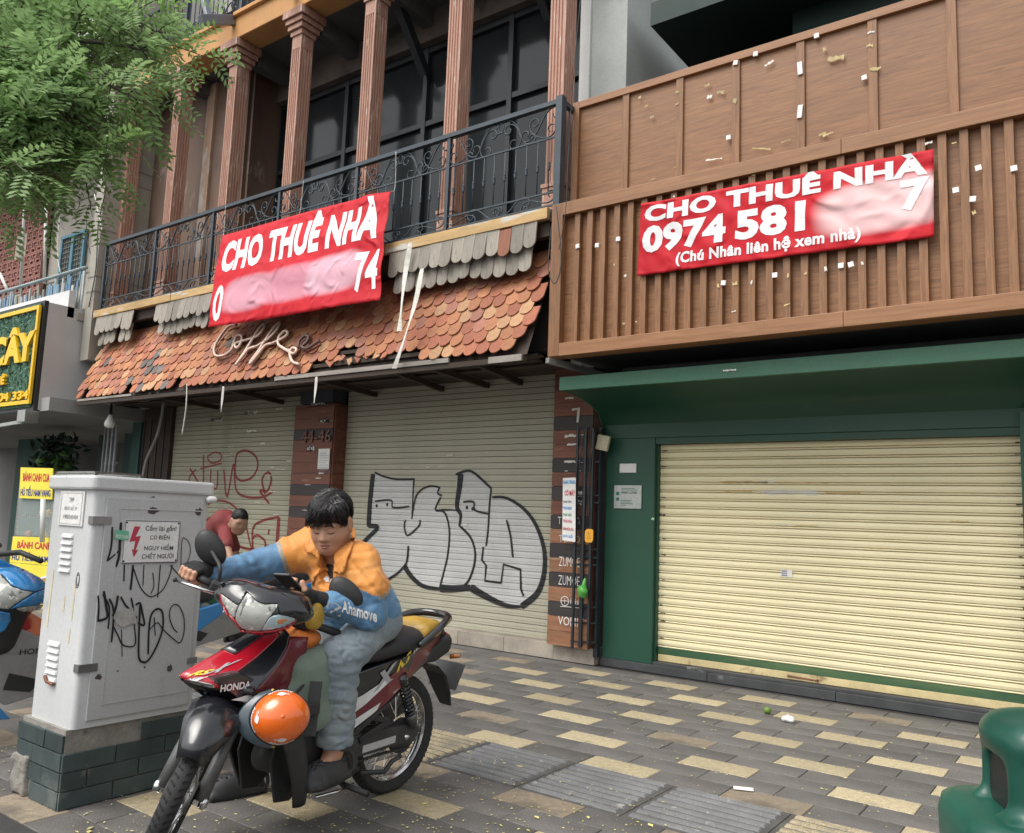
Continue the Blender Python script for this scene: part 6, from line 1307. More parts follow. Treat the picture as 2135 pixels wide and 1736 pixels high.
vf = text2d('HONDA', .03, .15); flat('decal', ([(459+63*x, -(1443-15*y-9*x)) for x, y in vf[0]], vf[1]), MWD, lambda u,v: sidep(u,-v,.004), sfo)
flat('decal', ([(482,-1459),(560,-1436),(545,-1452),(596,-1470),(540,-1466)],[(0,1,2),(0,2,3,4)]), MWD, lambda u,v: sidep(u,-v,.003), sfo)
flat('decal', ([(.70,.78),(1.0,.72),(1.0,.80),(.80,.79)],[(0,1,2,3)]), MWD, lambda u,v: shield(v,u,.012), nose, cutu=cS)
flat('decal', ([(.74,.85),(1.0,.83),(1.0,.86)],[(0,1,2)]), MWD, lambda u,v: shield(v,u,.012), nose, cutu=cS)
for s_ in (1,-1):   # hanging leg guards
    def lgd(u, v): 
        z = .50-.34*u; x = .80-.10*u+.03*v; y = s_*(.17+.045*math.sin(u*2.2)-.05*u+.015*v); return (x+.055*(v-.5)*(1-.5*u)*2*.9, y+s_*.02*math.sin(v*3.1), z)
    o = part(G().surf(lgd, 14, 8), 'leg_guard', MBT, smooth=True); m = o.modifiers.new('s','SOLIDIFY'); m.thickness = .012; m.offset = 0
    o = part(G().prism([(.80,.50),(.60,.44),(.50,.33),(.62,.24),(.72,.16),(.80,.17),(.84,.34)], lambda u,v,d: (u,s_*(d+.10),v), 0, .012), 'under_cowl', MBT, bevel=.005)
part(G().tube([(.70,0,.72),(.60,0,.58),(.52,0,.55),(.44,0,.62)], [.09,.085,.085,.08], 14), 'centre_tunnel', MBT, smooth=True)
for s_ in (1,-1):
    part(G().prism([(.70,.60),(.50,.45),(.36,.39),(.40,.47),(.56,.56),(.66,.70)], lambda u,v,d: (u,s_*(.11+d),v), -.01, .012), 'step_panel', MB_, bevel=.004)
    flat('white_flash', ([(.62,.545),(.42,.435),(.48,.49),(.63,.575)],[(0,1,2,3)]), MWD, lambda u,v: Vector((u,s_*.1235,v)), bike)
# ---- steered front end
STEER = rad(46); AX0 = Vector((1.16,0,.27)); AXD = Vector((-math.sin(rad(26)),0,math.cos(rad(26))))
ST = Matrix.Translation(AX0)@Matrix.Rotation(STEER, 4, AXD)@Matrix.Translation(-AX0)
TB = Matrix.Translation((.06,-.04,-.045))
def sb_(g): g.v = [tuple(TB@(ST@Vector(p))) for p in g.v]; return g
def sg(g): g.v = [tuple(ST@Vector(p)) for p in g.v]; return g
wheel(bike, (1.195,0,.280), .284, .036, 36, True, T=ST)
for s_ in (1,-1):
    part(sg(G().tube([(1.195,.075*s_,.28),(1.135,.075*s_,.40),(1.05,.072*s_,.60)], [.028,.026,.020], 12)), 'fork_leg', MAL, smooth=True); part(sg(G().lathe([(.024,-.012),(.026,.012),(.012,.02)], (1.195,.088*s_,.28), (0,s_,0), 12)), 'axle_end', MCH_, smooth=True)
part(sg(G().lathe([(.05,-.06),(.06,-.05),(.06,-.042)], (1.195,0,.28), (0,1,0), 20)), 'front_brake', MEN, smooth=True)
fd = []
for i in range(15):
    a = rad(50+i*8.2); rr_ = .330+.055*math.sin(math.pi*min(1,i/11)); cxx_, czz = 1.195, .28; w = .078+.02*math.sin(math.pi*i/14)-.03*max(0,(3-i)/3)
    arc = []
    for k in range(9):
        ph = -1+k/4; arc.append((cxx_+math.cos(a)*(rr_-.045*ph*ph), w*ph*1.05, czz+math.sin(a)*(rr_-.045*ph*ph)))
    fd.append(arc)
o = part(sg(G().add([p for r in fd for p in r], [(i*9+k,i*9+k+1,(i+1)*9+k+1,(i+1)*9+k) for i in range(14) for k in range(8)])), 'front_mudguard', MB_, smooth=True); m = o.modifiers.new('s','SOLIDIFY'); m.thickness = .006
for s_ in (1,-1): part(sg(G().prism([(1.02,.45),(1.10,.52),(1.17,.60),(1.08,.64),(1.00,.60)], lambda u,v,d: (u,s_*(.055+d),v), 0, .02)), 'fork_cover', MB_, bevel=.006)
# headlight unit: a moulded shell with raised hood, lenses and rim
fH = (BM.to_3x3()@(ST.to_3x3()@Vector((1,0,0)))); fH = Vector((fH.x,fH.y,.06)).normalized(); lH = Vector((0,0,1)).cross(fH).normalized(); lH = (lH-Vector((0,0,.20))).normalized(); uH = fH.cross(lH).normalized(); lH = uH.cross(fH).normalized()
hlc = PX(547,1266,BO.x+.17)
RH = Matrix(((fH.x,lH.x,uH.x),(fH.y,lH.y,uH.y),(fH.z,lH.z,uH.z)))
def hl_sdf(X, Y, Z):
    dx, dy, dz = X-hlc.x, Y-hlc.y, Z-hlc.z
    x = dx*fH.x+dy*fH.y+dz*fH.z; y = dx*lH.x+dy*lH.y+dz*lH.z; z = dx*uH.x+dy*uH.y+dz*uH.z
    d = sball(x,y,z,(-.02,0,.015),(.115,.205,.075)); d = smin(d, sball(x,y,z,(.035,0,-.02),(.085,.125,.085)), .035)
    d = smin(d, sball(x,np.abs(y),z,(-.04,.10,.055),(.09,.075,.035)), .03)
    return d
hc = addmesh('headlight_shell', sdf_mesh('headlight_shell', hl_sdf, [hlc[i]-.27 for i in range(3)], [hlc[i]+.27 for i in range(3)], .009), MB_, bike)
hc.matrix_parent_inverse = BM.inverted(); hhit = marcher(hc.data, 3.5)
def z2(x, y): return zz((640,1750,1440,2350), 2135, x, y)
def hpn(nm, pts, mat, off, th=.006, sm=2): return panel(nm, [z2(*p) for p in pts], mat, hhit, off, hc, th, 3.5, sm)
hpn('hood', [(425,985),(470,965),(560,990),(660,985),(690,978),(760,985),(880,1010),(985,1060),(1100,1120),(1230,1180),(1270,1270),(1240,1325),(1130,1300),(1000,1270),(985,1175),(860,1180),(770,1145),(690,1060),(665,1080),(620,1170),(590,1180),(500,1120),(440,1075)], MB_, .006)
hpn('headlight', [(690,1078),(770,1150),(860,1186),(980,1182),(935,1260),(880,1330),(815,1430),(740,1432),(660,1420),(615,1385),(578,1322),(590,1250),(618,1185)], MLE, .004)
hpn('side_lens', [(440,1082),(500,1128),(585,1190),(600,1200),(575,1250),(566,1310),(520,1270),(470,1200),(440,1130)], MLE, .004)
hpn('side_lens', [(905,1310),(990,1282),(1150,1318),(1110,1365),(1020,1400),(900,1425),(825,1430),(870,1360)], MLB, .004)
hpn('indicator', [(985,1330),(1060,1320),(1090,1345),(1040,1375),(985,1378)], MLO, .006, .003); hpn('indicator', [(480,1130),(520,1150),(545,1185),(520,1195),(490,1170)], MLO, .006, .003)
hpn('lens_rim', [(432,1080),(436,1140),(500,1265),(575,1340),(640,1428),(740,1446),(830,1446),(960,1430),(1080,1390),(1165,1325),(1160,1345),(1090,1410),(960,1450),(830,1462),(730,1460),(630,1442),(565,1355),(490,1280),(425,1150)], MRE, .008, .006, 1)
for q in ([(690,1075),(640,1200),(600,1330),(612,1334),(652,1205),(700,1085)],): hpn('lens_crease', q, pm('lens_edge', (.14,.14,.13), .2, .1, 5, 0, 9), .0065, .002, 1)
me_ = G(); part(sb_(G().box((.74,0,1.0), (.08,.16,.04), Matrix.Rotation(rad(25),3,'Y'))), 'instrument_cover', MBT, bevel=.02)
# handlebar, grips, levers, mirrors
hbp = [(.70,.36,.985),(.76,.22,1.0),(.80,.10,1.0),(.82,0,.98),(.80,-.10,1.0),(.76,-.22,1.0),(.70,-.36,.985)]
part(sb_(G().tube(hbp, .011, 8)), 'handlebar', MBT, smooth=True)
for s_ in (1,-1):
    part(sb_(G().tube([(.76,.225*s_,.998),(.735,.28*s_,.993),(.70,.36*s_,.985)], .017, 10)), 'grip', MBT, smooth=True)
    part(sb_(G().box((.765,.19*s_,.995), (.06,.07,.06))), 'switch_block', MBT, bevel=.012)
part(sb_(G().tube([(.82,-.19,.985),(.82,-.26,.98),(.79,-.36,.965)], [.009,.008,.006], 8)), 'brake_lever', MCH_, smooth=True); part(sb_(G().lathe([(.004,-.01),(.011,0),(.004,.01)], (.788,-.365,.965), n=10)), 'lever_ball', MBT, smooth=True)
def mirror(px, py, y, s_, base, tilt):
    c = PX(px, py, BO.x+y); cl = BM.inverted()@c; b = TB@(ST@Vector(base)); mid = b.lerp(cl,.55)+Vector((.0,0,.03))
    t = part(G().tube(catmull([tuple(b), tuple(b+Vector((0,0,.06))), tuple(mid), tuple(cl)], 6), .0085, 8), 'mirror', MBT, smooth=True)
    nrm = (ST.to_3x3()@Vector((1,0,.1))).normalized(); sx = (ST.to_3x3()@Vector((0,1,0))).normalized(); uz = nrm.cross(sx).normalized(); ca, sa_ = math.cos(tilt), math.sin(tilt); ex, ez = sx*ca+uz*sa_, uz*ca-sx*sa_
    n = 24; rings = []
    for r_, d in ((.30,.030),(.75,.022),(.97,.008),(1.0,0),(.97,-.008),(.90,-.010)): rings.append([cl+ex*math.cos(2*math.pi*k/n)*.088*r_*(1+.10*math.sin(2*math.pi*k/n))+ez*math.sin(2*math.pi*k/n)*.060*r_+nrm*d for k in range(n)])
    G().loft(rings).obj('mirror_housing', MBT, t, smooth=True)
mirror(438,1143,-.26,-1,(.765,-.20,1.02),rad(-35)); mirror(720,1238,.20,1,(.765,.20,1.02),rad(-22))
# helmet hanging on the left side
hcw = PX(585,1495,-2.66); ht = thing('helmet', 'glossy orange half helmet with grey peak hanging on the motorbike', 'helmet', hcw)
hax = Vector((.30,-.30,.90)).normalized()
Hn = Vector((.62,.30,.72)).normalized(); Hn = (Vector((.80,-.55,.25))).normalized()             # crown direction of the hanging shell
front = (Vector((-.80,-.50,-.15))); front = (front-Hn*front.dot(Hn)).normalized(); sidev = Hn.cross(front)
def hel(a, t, off=0):   # t 0 crown .. 1 rim
    th_ = t*rad(104); r = .101+off; k = 1+.10*math.cos(a)**2
    return hcw+Hn*(math.cos(th_)*r*.98)+(front*math.cos(a)*k+sidev*math.sin(a))*(math.sin(th_)*r)
MHO = pm('helmet_orange', (.72,.125,.008), .22, .06, 3, .01, 20, coat=.8, fine=.01, big=.03)
sh_ = G().surf(lambda u,v: hel(2*math.pi*u, v), 40, 18, True).obj('shell', MHO, ht, smooth=True); m = sh_.modifiers.new('s','SOLIDIFY'); m.thickness = .012; m.offset = -1
G().surf(lambda u,v: hel(2*math.pi*u, .90+.10*v, .003), 40, 3, True).obj('rim_band', pm('helmet_blue', (.03,.05,.20), .4, .1, 4, 0, 9), ht, smooth=True)
MPK = pm('peak_grey', (.05,.075,.09), .35, .1, 4, .02, 30, coat=.4)
o = G().surf(lambda u,v: hel(rad(-80+160*u), .93, .004)+(front*math.cos(rad(-80+160*u))+sidev*math.sin(rad(-80+160*u))*.4)*(.045*v*math.cos(rad(-80+160*u))**.6)-Hn*(.02*v), 24, 6).obj('peak', MPK, ht, smooth=True); m = o.modifiers.new('s','SOLIDIFY'); m.thickness = .005
for a in (-75,75): G().lathe([(.008,0),(.006,.006)], hel(rad(a),.90,.004), (hel(rad(a),.90,.02)-hel(rad(a),.90,0)), 10).obj('stud', pm('stud_gold', (.55,.40,.12), .3, .1, 4, 0, 9, metal=.8), ht)
def heltext(s, a0, t0, da, dt, rot=1):
    vf = text2d(s, .03); flat('helmet_mark', ([((a0+da*x), t0-dt*y) for x, y in vf[0]], vf[1]), MWD, lambda u,v: hel(rad(u),v,.0015), sh_, cutu=list(range(-180,181,6)))
heltext('Ahamove', 62, .74, 56, .12); heltext('Ahamove', -28, .78, 56, .12); heltext('Ahamove', -118, .74, 56, .12)
for a in (90,0,-90): flat('helmet_mark', merge(blob(a,.53,11,.06,10,.15,2), ribbon([(a-20,.56),(a-8,.54)],.02,1), ribbon([(a-21,.52),(a-8,.51)],.02,1)), MWD, lambda u,v: hel(rad(u),v,.0015), sh_)
cable([hel(0.9,1.0), hcw+Vector((-.05,.0,-.02)), PX(640,1420,-2.80)], .006, 'helmet_strap', 'dark strap holding the orange helmet to the motorbike', 'strap', MBT)
# green bag between the knees
bg = PX(606,1422,-2.95)
def bagf(X, Y, Z):
    R = Matrix.Rotation(rad(12),3,'X'); d = sbox(X,Y,Z,(bg.x+.02,bg.y+.04,bg.z-.02),(.15,.135,.175),.075,R); d = smin(d, sball(X,Y,Z,(bg.x+.05,bg.y-.08,bg.z-.08),(.12,.12,.13)), .06)
    return d+.007*vnoise(X*28,Y*28,Z*22,4)+.003*vnoise(X*70,Y*70,Z*60,8)
bag = thing('bag', 'grey-green fabric bag wedged between the rider\'s legs', 'bag', bg)
addmesh('bag_body', sdf_mesh('bag_body', bagf, (bg.x-.25,bg.y-.28,bg.z-.32), (bg.x+.3,bg.y+.3,bg.z+.28), .011), pm('bag_cloth', (.15,.20,.155), .7, .12, 3, .15, 60, sheen=.2, spots=(((.07,.19,.10), 2.5, .58, .1),)), bag)
for (a, b, w) in (((660,1420),(645,1535),.05),((575,1440),(600,1500),.03)):
    p, q = PX(*a,-2.74), PX(*b,-2.72); G().bar(p, q, w, .012, (1,-1,0)).obj('strap', MBT, bag, bevel=.003)
G().box(PX(652,1478,-2.715), (.015,.07,.05)).obj('buckle', MBT, bag, bevel=.005)
me = sdf_mesh('b', lambda X,Y,Z: sball(X,Y,Z,(0,0,0),(.10,.10,.05))+.012*vnoise(X*60,Y*60,Z*60,5), (-.15,-.15,-.1), (.15,.15,.1), .01)
o = addmesh('folded_cloth', me, pm('cloth_orange', (.60,.17,.03), .7, .2, 5, .1, 60)); o.location = PX(622,1330,-2.93); tag(o, 'orange folded cloth under the handlebar of the motorbike', 'cloth')
me = sdf_mesh('b2', lambda X,Y,Z: sball(X,Y,Z,(0,0,0),(.03,.045,.06))+.010*vnoise(X*70,Y*70,Z*60,6), (-.06,-.08,-.1), (.06,.08,.1), .008)
o = addmesh('yellow_pouch', me, pm('pouch_yellow', (.42,.26,.03), .4, .25, 9, .2, 60)); o.location = PX(657,1285,-2.84); tag(o, 'crumpled yellow pouch hanging from the left handlebar', 'pouch')
# ================================================================== the rider
def J(px, py, y): return PX(px, py, BO.x+y)
def Lo(x, y, z): return BO+Hd*x+Lf*y+Vector((0,0,z))
hipL, hipR = Lo(.20,.105,.86), Lo(.20,-.105,.86); pel = Lo(.19,0,.87)
kneL = J(708,1372,.20); ankL = J(695,1562,.17); chest = Lo(.34,.0,1.05); neck = J(722,1160,.0); headc = J(690,1090,.02)
shL = J(754,1170,.15); shR = J(648,1140,-.17); elL = J(772,1280,.22); wrL = J(690,1258,.17); hdL = J(636,1243,.13)
elR = J(545,1178,-.30); wrR = J(446,1193,-.29); 
gripR = BM@(TB@(ST@Vector((.715,-.325,.988)))); hdR = gripR+Vector((0,0,.028))
fR0, fR1 = PZ(540,1650), PZ(412,1674); ankR = Vector((fR0.x-.015, fR0.y-.03, .10)); kneR = hipR.lerp(ankR,.5)+Hd*.12+Vector((0,0,.03))
rider = thing('person', 'man in orange and blue jacket sitting on the red motorbike, looking at a phone', 'person', Lo(.2,0,.8))
MSK = pm('skin', (.46,.25,.16), .5, .06, 8, .05, 120, sss=.12, fine=.03, big=.03, spots=(((.47,.24,.17), 12, .56, .12),)); MHA = pm('hair', (.008,.007,.008), .5, .3, 40, .35, 60, spec=.25, st=(1,1,.25)); MLP = pm('lips', (.33,.115,.095), .45, .08, 9, .03, 60); MEY = pm('brow', (.02,.015,.013), .7, .1, 9, 0, 9)
MORJ = pm('jacket_orange', (.66,.255,.045), .6, .06, 3, .25, 40, wr=(7,.6), sheen=.15, fine=.03, spots=(((.72,.36,.12), 3, .58, .15),), big=.04); MBLJ = pm('jacket_blue', (.085,.20,.34), .6, .08, 3, .25, 40, wr=(8,.6), sheen=.15, fine=.03, spots=(((.13,.27,.42), 4, .58, .12),), big=.04); MGRJ = pm('jacket_grey', (.30,.27,.22), .5, .1, 5, .05, 60)
MJE = pm('denim', (.19,.235,.265), .85, .2, 3, .2, 150, wr=(11,.55), fine=.12, spots=(((.29,.30,.285), 3, .54, .15),((.33,.30,.24), 4, .66, .1)), sheen=.1)
def A(v): return np.array((v.x, v.y, v.z))
Rid = np.array
# --- head frame: forward, left, up
fw = (Vector((Hd.x,Hd.y,0))*.90+Lf*.42); fw.normalize(); fw = (fw*math.cos(rad(24))-Vector((0,0,1))*math.sin(rad(24))).normalized()
lf = Vector((0,0,1)).cross(fw).normalized(); lf = (lf+Vector((0,0,.04))).normalized(); up_ = fw.cross(lf).normalized(); lf = up_.cross(fw).normalized()
HS = 1.03                                                    # head scale
def hpt(x, y, z): return headc+(fw*x+lf*y+up_*z)*HS
def headframe(X, Y, Z):
    dx, dy, dz = X-headc.x, Y-headc.y, Z-headc.z
    return (dx*fw.x+dy*fw.y+dz*fw.z)/HS, (dx*lf.x+dy*lf.y+dz*lf.z)/HS, (dx*up_.x+dy*up_.y+dz*up_.z)/HS
def head_sdf(x, y, z):
    d = sball(x,y,z,(-.012,0,.030),(.092,.074,.088))
    d = smin(d, sball(x,y,z,(.028,0,-.045),(.066,.066,.068)), .05)          # full lower face
    ay = np.abs(y)
    d = smin(d, sball(x,ay,z,(.030,.040,-.040),(.046,.038,.046)), .035)     # cheeks
    d = smin(d, sball(x,y,z,(.070,0,-.088),(.026,.030,.022)), .03)          # chin
    d = smin(d, sball(x,y,z,(.03,0,-.105),(.05,.055,.03)), .04)             # under chin
    d = smin(d, sball(x,ay,z,(.072,.030,.020),(.016,.034,.013)), .02)       # brow ridge
    d = smax(d, -sball(x,ay,z,(.103,.032,-.001),(.020,.022,.013)), .018)    # sockets
    d = smin(d, sball(x,ay,z,(.073,.031,-.004),(.015,.020,.013)), .008)     # lids
    d = smin(d, scap(x,y,z,(.083,0,.004),(.100,0,-.034),.0075,.0125), .014) # nose bridge to tip
    d = smin(d, sball(x,ay,z,(.089,.0145,-.039),(.012,.010,.0095)), .008)   # nostrils
    d = smin(d, sball(x,y,z,(.083,0,-.064),(.013,.027,.0065)), .009); d = smin(d, sball(x,y,z,(.082,0,-.0755),(.012,.022,.0065)), .008)
    d = smax(d, -sball(x,y,z,(.098,0,-.0697),(.012,.026,.0016)), .003)      # mouth line
    e = sball(x,ay,z,(-.010,.084,-.010),(.025,.014,.038)); e = smax(e, -sball(x,ay,z,(-.002,.099,-.008),(.015,.011,.024)), .008)
    return smin(d, e, .008)
def hands_arm(P, pts, rs, k=.02):
    d = None
    for (a, b), (ra, rb) in zip(zip(pts, pts[1:]), zip(rs, rs[1:])):
        q = scap(*P, A(a), A(b), ra, rb); d = q if d is None else smin(d, q, k)
    return d
# fingers: left hand round a phone, right hand round the grip
phC = J(606,1216,.135); 
def fing(base, dirs, lens, r):
    p = [base]
    for d, l in zip(dirs, lens): p.append(p[-1]+d.normalized()*l)
    return p, [r, r*.95, r*.88, r*.75][:len(p)]
# right hand: palm behind the grip, fingers over the front, thumb underneath
barR = (BM.to_3x3()@(ST.to_3x3()@Vector((-.06,-.14,-.008)))).normalized(); fwdR = (BM.to_3x3()@(ST.to_3x3()@Vector((1,0,0)))).normalized(); fwdR = (fwdR-barR*fwdR.dot(barR)).normalized(); upR = barR.cross(fwdR); upR = upR if upR.z > 0 else -upR
palmR = gripR-fwdR*.030+upR*.022
RF = []
for i in range(4):
    b = palmR+barR*(.030-.022*i)+fwdR*.030+upR*.010; ln_ = (.034,.030,.022) if i in (1,2) else (.030,.026,.019)
    RF.append(fing(b, (fwdR*.8+upR*-.25, fwdR*.1-upR, -fwdR*.8-upR*.5), ln_, .0105))
RT = fing(palmR-barR*.035-upR*.01, (fwdR*.4-upR*.6-barR*.3, fwdR*.8-upR*.2+barR*.25), (.035,.032), .012)
# left hand: palm up, holding the phone
palmL = hdL.copy(); dL = (hdL-wrL).normalized(); phU = (Vector((0,0,1))*.75-dL*.2).normalized(); sL = dL.cross(phU).normalized(); phU = sL.cross(dL).normalized()
LFn = []
for i in range(4):
    b = palmL+sL*(-.03+.020*i)+dL*.035; LFn.append(fing(b, (dL+phU*.25, dL*.45+phU*.9, -dL*.35+phU*.8), (.036,.030,.022), .0108))
LT = fing(palmL-sL*.045+dL*.005, (dL*.6-sL*.3+phU*.5, dL*.5+sL*.25+phU*.8), (.04,.034), .0125)
def body_sdf(X, Y, Z):
    P = (X, Y, Z); d = head_sdf(*headframe(X,Y,Z))*HS
    nk = hpt(-.02,0,-.06); d = smin(d, scap(*P, A(nk), A(neck-Vector((0,0,.02))), .066, .078), .04)
    d = smin(d, scap(*P, A(neck-Vector((0,0,.04))), A(chest-Hd*.02), .065, .11), .03); d = smin(d, scap(*P, A(chest-Hd*.02), A(pel+Hd*.06), .10, .09), .04)
    d = smin(d, scap(*P, A(shR-Hd*.02), A(shL-Hd*.02), .06, .06), .03)
    for s_, e_, w_ in ((shL,elL,wrL),(shR,elR,wrR)): d = smin(d, hands_arm(P, (s_,e_,w_), (.062,.048,.034)), .03)
    for h_, k_, a_ in ((hipL,kneL,ankL),(hipR,kneR,ankR)): d = smin(d, hands_arm(P, (h_+Hd*.03,k_,a_), (.08,.065,.040)), .03)
    for a_, fd in ((ankL, Hd*.9+Lf*.18), (ankR, (fR1-fR0))):
        fd = Vector((fd.x,fd.y,0)).normalized(); d = smin(d, scap(*P, A(a_-Vector((0,0,.02))), A(a_+fd*.10-Vector((0,0,.065))), .038, .022), .03)
    return d
def hand_sdf(P, pal, wr, ex, F, Tm):
    d = scap(*P, A(pal-ex*.026), A(pal+ex*.026), .022, .022); d = smin(d, scap(*P, A(wr), A(pal), .030, .026), .02)
    for pts, rs in F+[Tm]: d = smin(d, hands_arm(P, pts, rs, .006), .008)
    return d
def allbody(X, Y, Z):
    P = (X,Y,Z); d = body_sdf(X,Y,Z); d = smin(d, hand_sdf(P, palmR, wrR, barR, RF, RT), .012); return smin(d, hand_sdf(P, palmL, wrL, sL, LFn, LT), .012)
bl = [min(p[i] for p in (headc,ankL,ankR,gripR,shL,elL,kneR,fR1))-.22 for i in range(3)]; bh = [max(p[i] for p in (headc,ankL,ankR,gripR,shL,elL,hipL,pel,kneL))+.22 for i in range(3)]
# one continuous body; head and hands resampled finely by splitting the field is not needed: a fine grid over the visible skin, coarse limbs under the clothes
def fine_body():
    return sdf_mesh('body', allbody, (bl[0],bl[1],.0), (bh[0],bh[1],bh[2]), .012)
body = addmesh('body', fine_body(), MSK, rider)
# a finer skin over face and hands, fused to the same surface
def crop(fn, lo, hi, h, nm, off=0.0008): return sdf_mesh(nm, lambda X,Y,Z: fn(X,Y,Z)-off, lo, hi, h)
face = addmesh('face', crop(lambda X,Y,Z: head_sdf(*headframe(X,Y,Z))*HS, [headc[i]-.17 for i in range(3)], [headc[i]+.17 for i in range(3)], .0036, 'face', .0012), MSK, body)
for nm, pal, wr, ex, F, Tm in (('hand',palmR,wrR,barR,RF,RT),('hand',palmL,wrL,sL,LFn,LT)):
    addmesh(nm, crop(lambda X,Y,Z: hand_sdf((X,Y,Z), pal, wr, ex, F, Tm), [pal[i]-.13 for i in range(3)], [pal[i]+.13 for i in range(3)], .0038, nm), MSK, body)
# brows, closed lids, lips
def onface(y, z, off=.0):
    p = np.array([[.14]]); x = .14
    for _ in range(60):
        d = float(head_sdf(np.array([x]), np.array([y]), np.array([z]))[0])
        if d < .0004: break
        x -= max(d*.7, .0004)
    return hpt(x+off, y, z)
for s_ in (1,-1):
    G().tube([onface(s_*y, z, .0005) for y, z in ((.012,.0225),(.022,.0265),(.034,.0270),(.046,.0225),(.052,.018))], [.003,.0056,.0055,.0042,.002], 6).obj('eyebrow', MEY, face, smooth=True)
    G().tube([onface(s_*y, z, .0002) for y, z in ((.016,-.0085),(.024,-.0125),(.033,-.0138),(.042,-.0120),(.049,-.0085))], [.0016,.0028,.0030,.0027,.0015], 6).obj('eyelashes', MEY, face, smooth=True)
G().tube([onface(y, -.0640+.0015*math.cos(y*120), .0004) for y in (-.024,-.014,-.005,0,.005,.014,.024)], [.002,.0042,.0050,.0046,.0050,.0042,.002], 6).obj('upper_lip', MLP, face, smooth=True)
G().tube([onface(y, -.0755+.25*abs(y)**1.2*.3, .0003) for y in (-.020,-.012,0,.012,.020)], [.002,.0050,.0060,.0050,.002], 6).obj('lower_lip', MLP, face, smooth=True)
# hair: swept cap with side parting and fringe
def hair_sdf(x, y, z):
    d = sball(x,y,z,(-.018,0,.042),(.108,.092,.098))
    d = smin(d, sball(x,y,z,(.030,.012,.090),(.075,.070,.045)), .035); d = smin(d, sball(x,y,z,(-.03,-.01,.085),(.08,.078,.055)), .03)
    d = smin(d, scap(x,y,z,(.075,.045,.080),(.082,-.060,.045),.022,.016), .03)            # fringe
    d = smin(d, scap(x,y,z,(.060,-.066,.05),(.045,-.078,.0),.020,.010), .025); d = smin(d, scap(x,y,z,(.050,.070,.06),(.025,.080,.000),.020,.009), .025)
    d = d+.0016*np.sin(x*60+y*210+np.sin(z*50)*1.2)*np.clip((z+.02)*12,0,1)+.0016*np.sin(y*430+x*190+z*90)+.0014*np.sin(y*760-x*320+z*150)+.004*vnoise(x*40,y*40,z*40,3)
    d = smax(d, -(d*0+.062-(.0)-0*z+np.maximum(0,0)) if False else d, .001)
    # keep off the face, ears and nape
    face_cut = smax(smax(x-.020-.9*(z-.03)*0, -(z-.058), .01)*0+np.maximum(.030-z+.55*np.maximum(0,x-.02)*0, 0)*0+(.052-z)*1.0, (.022-x), .008)
    d = smax(d, -smax(smax(.050-z, -.5+0*z, .001)*-1*-1, .034-x, .006)*-1 if False else d, .001)
    low = -(z-(-.060+.48*np.clip(x+.075,0,.2)+.010*np.sin(y*90)))               # hairline drops towards the nape
    d = smax(d, low, .008)
    fr = smax(.052-.12*y-z-.006*np.sin(y*230), .045-x, .004)
    fr = -(z-.034+.14*y+.005*np.sin(y*230+x*90)+.003*np.sin(y*520))
    cut = np.minimum(x-.046, fr)                               # in front of the temples and below the fringe: skin
    return smax(d, cut, .006)
addmesh('hair', crop(lambda X,Y,Z: hair_sdf(*headframe(X,Y,Z))*HS, [headc[i]-.17 for i in range(3)], [headc[i]+.18 for i in range(3)], .0034, 'hair', 0), MHA, rider)
hs_ = G(); hr_ = random.Random(77)
def hsd(p): x, y, z = headframe(np.array([p.x]), np.array([p.y]), np.array([p.z])); return float(hair_sdf(x, y, z)[0])*HS
for _ in range(900):
    a = hr_.uniform(0,6.283); el = hr_.uniform(.05,1.0); dv = Vector((math.cos(a)*math.sqrt(1-el*el), math.sin(a)*math.sqrt(1-el*el), el)); q = hpt(dv.x*.2-.01, dv.y*.2, .03+dv.z*.2); cdir = (hpt(-.01,0,.03)-q).normalized(); ok = False
    for _k in range(40):
        v = hsd(q)
        if v < .001: ok = True; break
        q = q+cdir*max(v*.8,.001)
        if (q-headc).length < .05: break
    if not ok: continue
    nrm = -cdir; part_ = lf*(1 if dv.y > .25 else -1); flow = (part_*.9-up_*.8+fw*(.5 if dv.x > 0 else -.5)+Vector((hr_.gauss(0,.2),hr_.gauss(0,.2),hr_.gauss(0,.2)))); flow = (flow-nrm*flow.dot(nrm)).normalized(); pts = [q]
    for k in range(4):
        n_ = pts[-1]+flow*.011; v = hsd(n_); n_ = n_+nrm*(max(-.004,min(.004,-v))+.0009); pts.append(n_); flow = (flow-up_*.12); flow = (flow-nrm*flow.dot(nrm)).normalized()
    hs_.tube(pts, [.0011,.0012,.0011,.0009,.0004], 3, cap=False)
hs_.obj('hair_strands', pm('hair_strand', (.014,.012,.012), .4, .3, 20, 0, 9), rider, fix=False, kind='stuff')
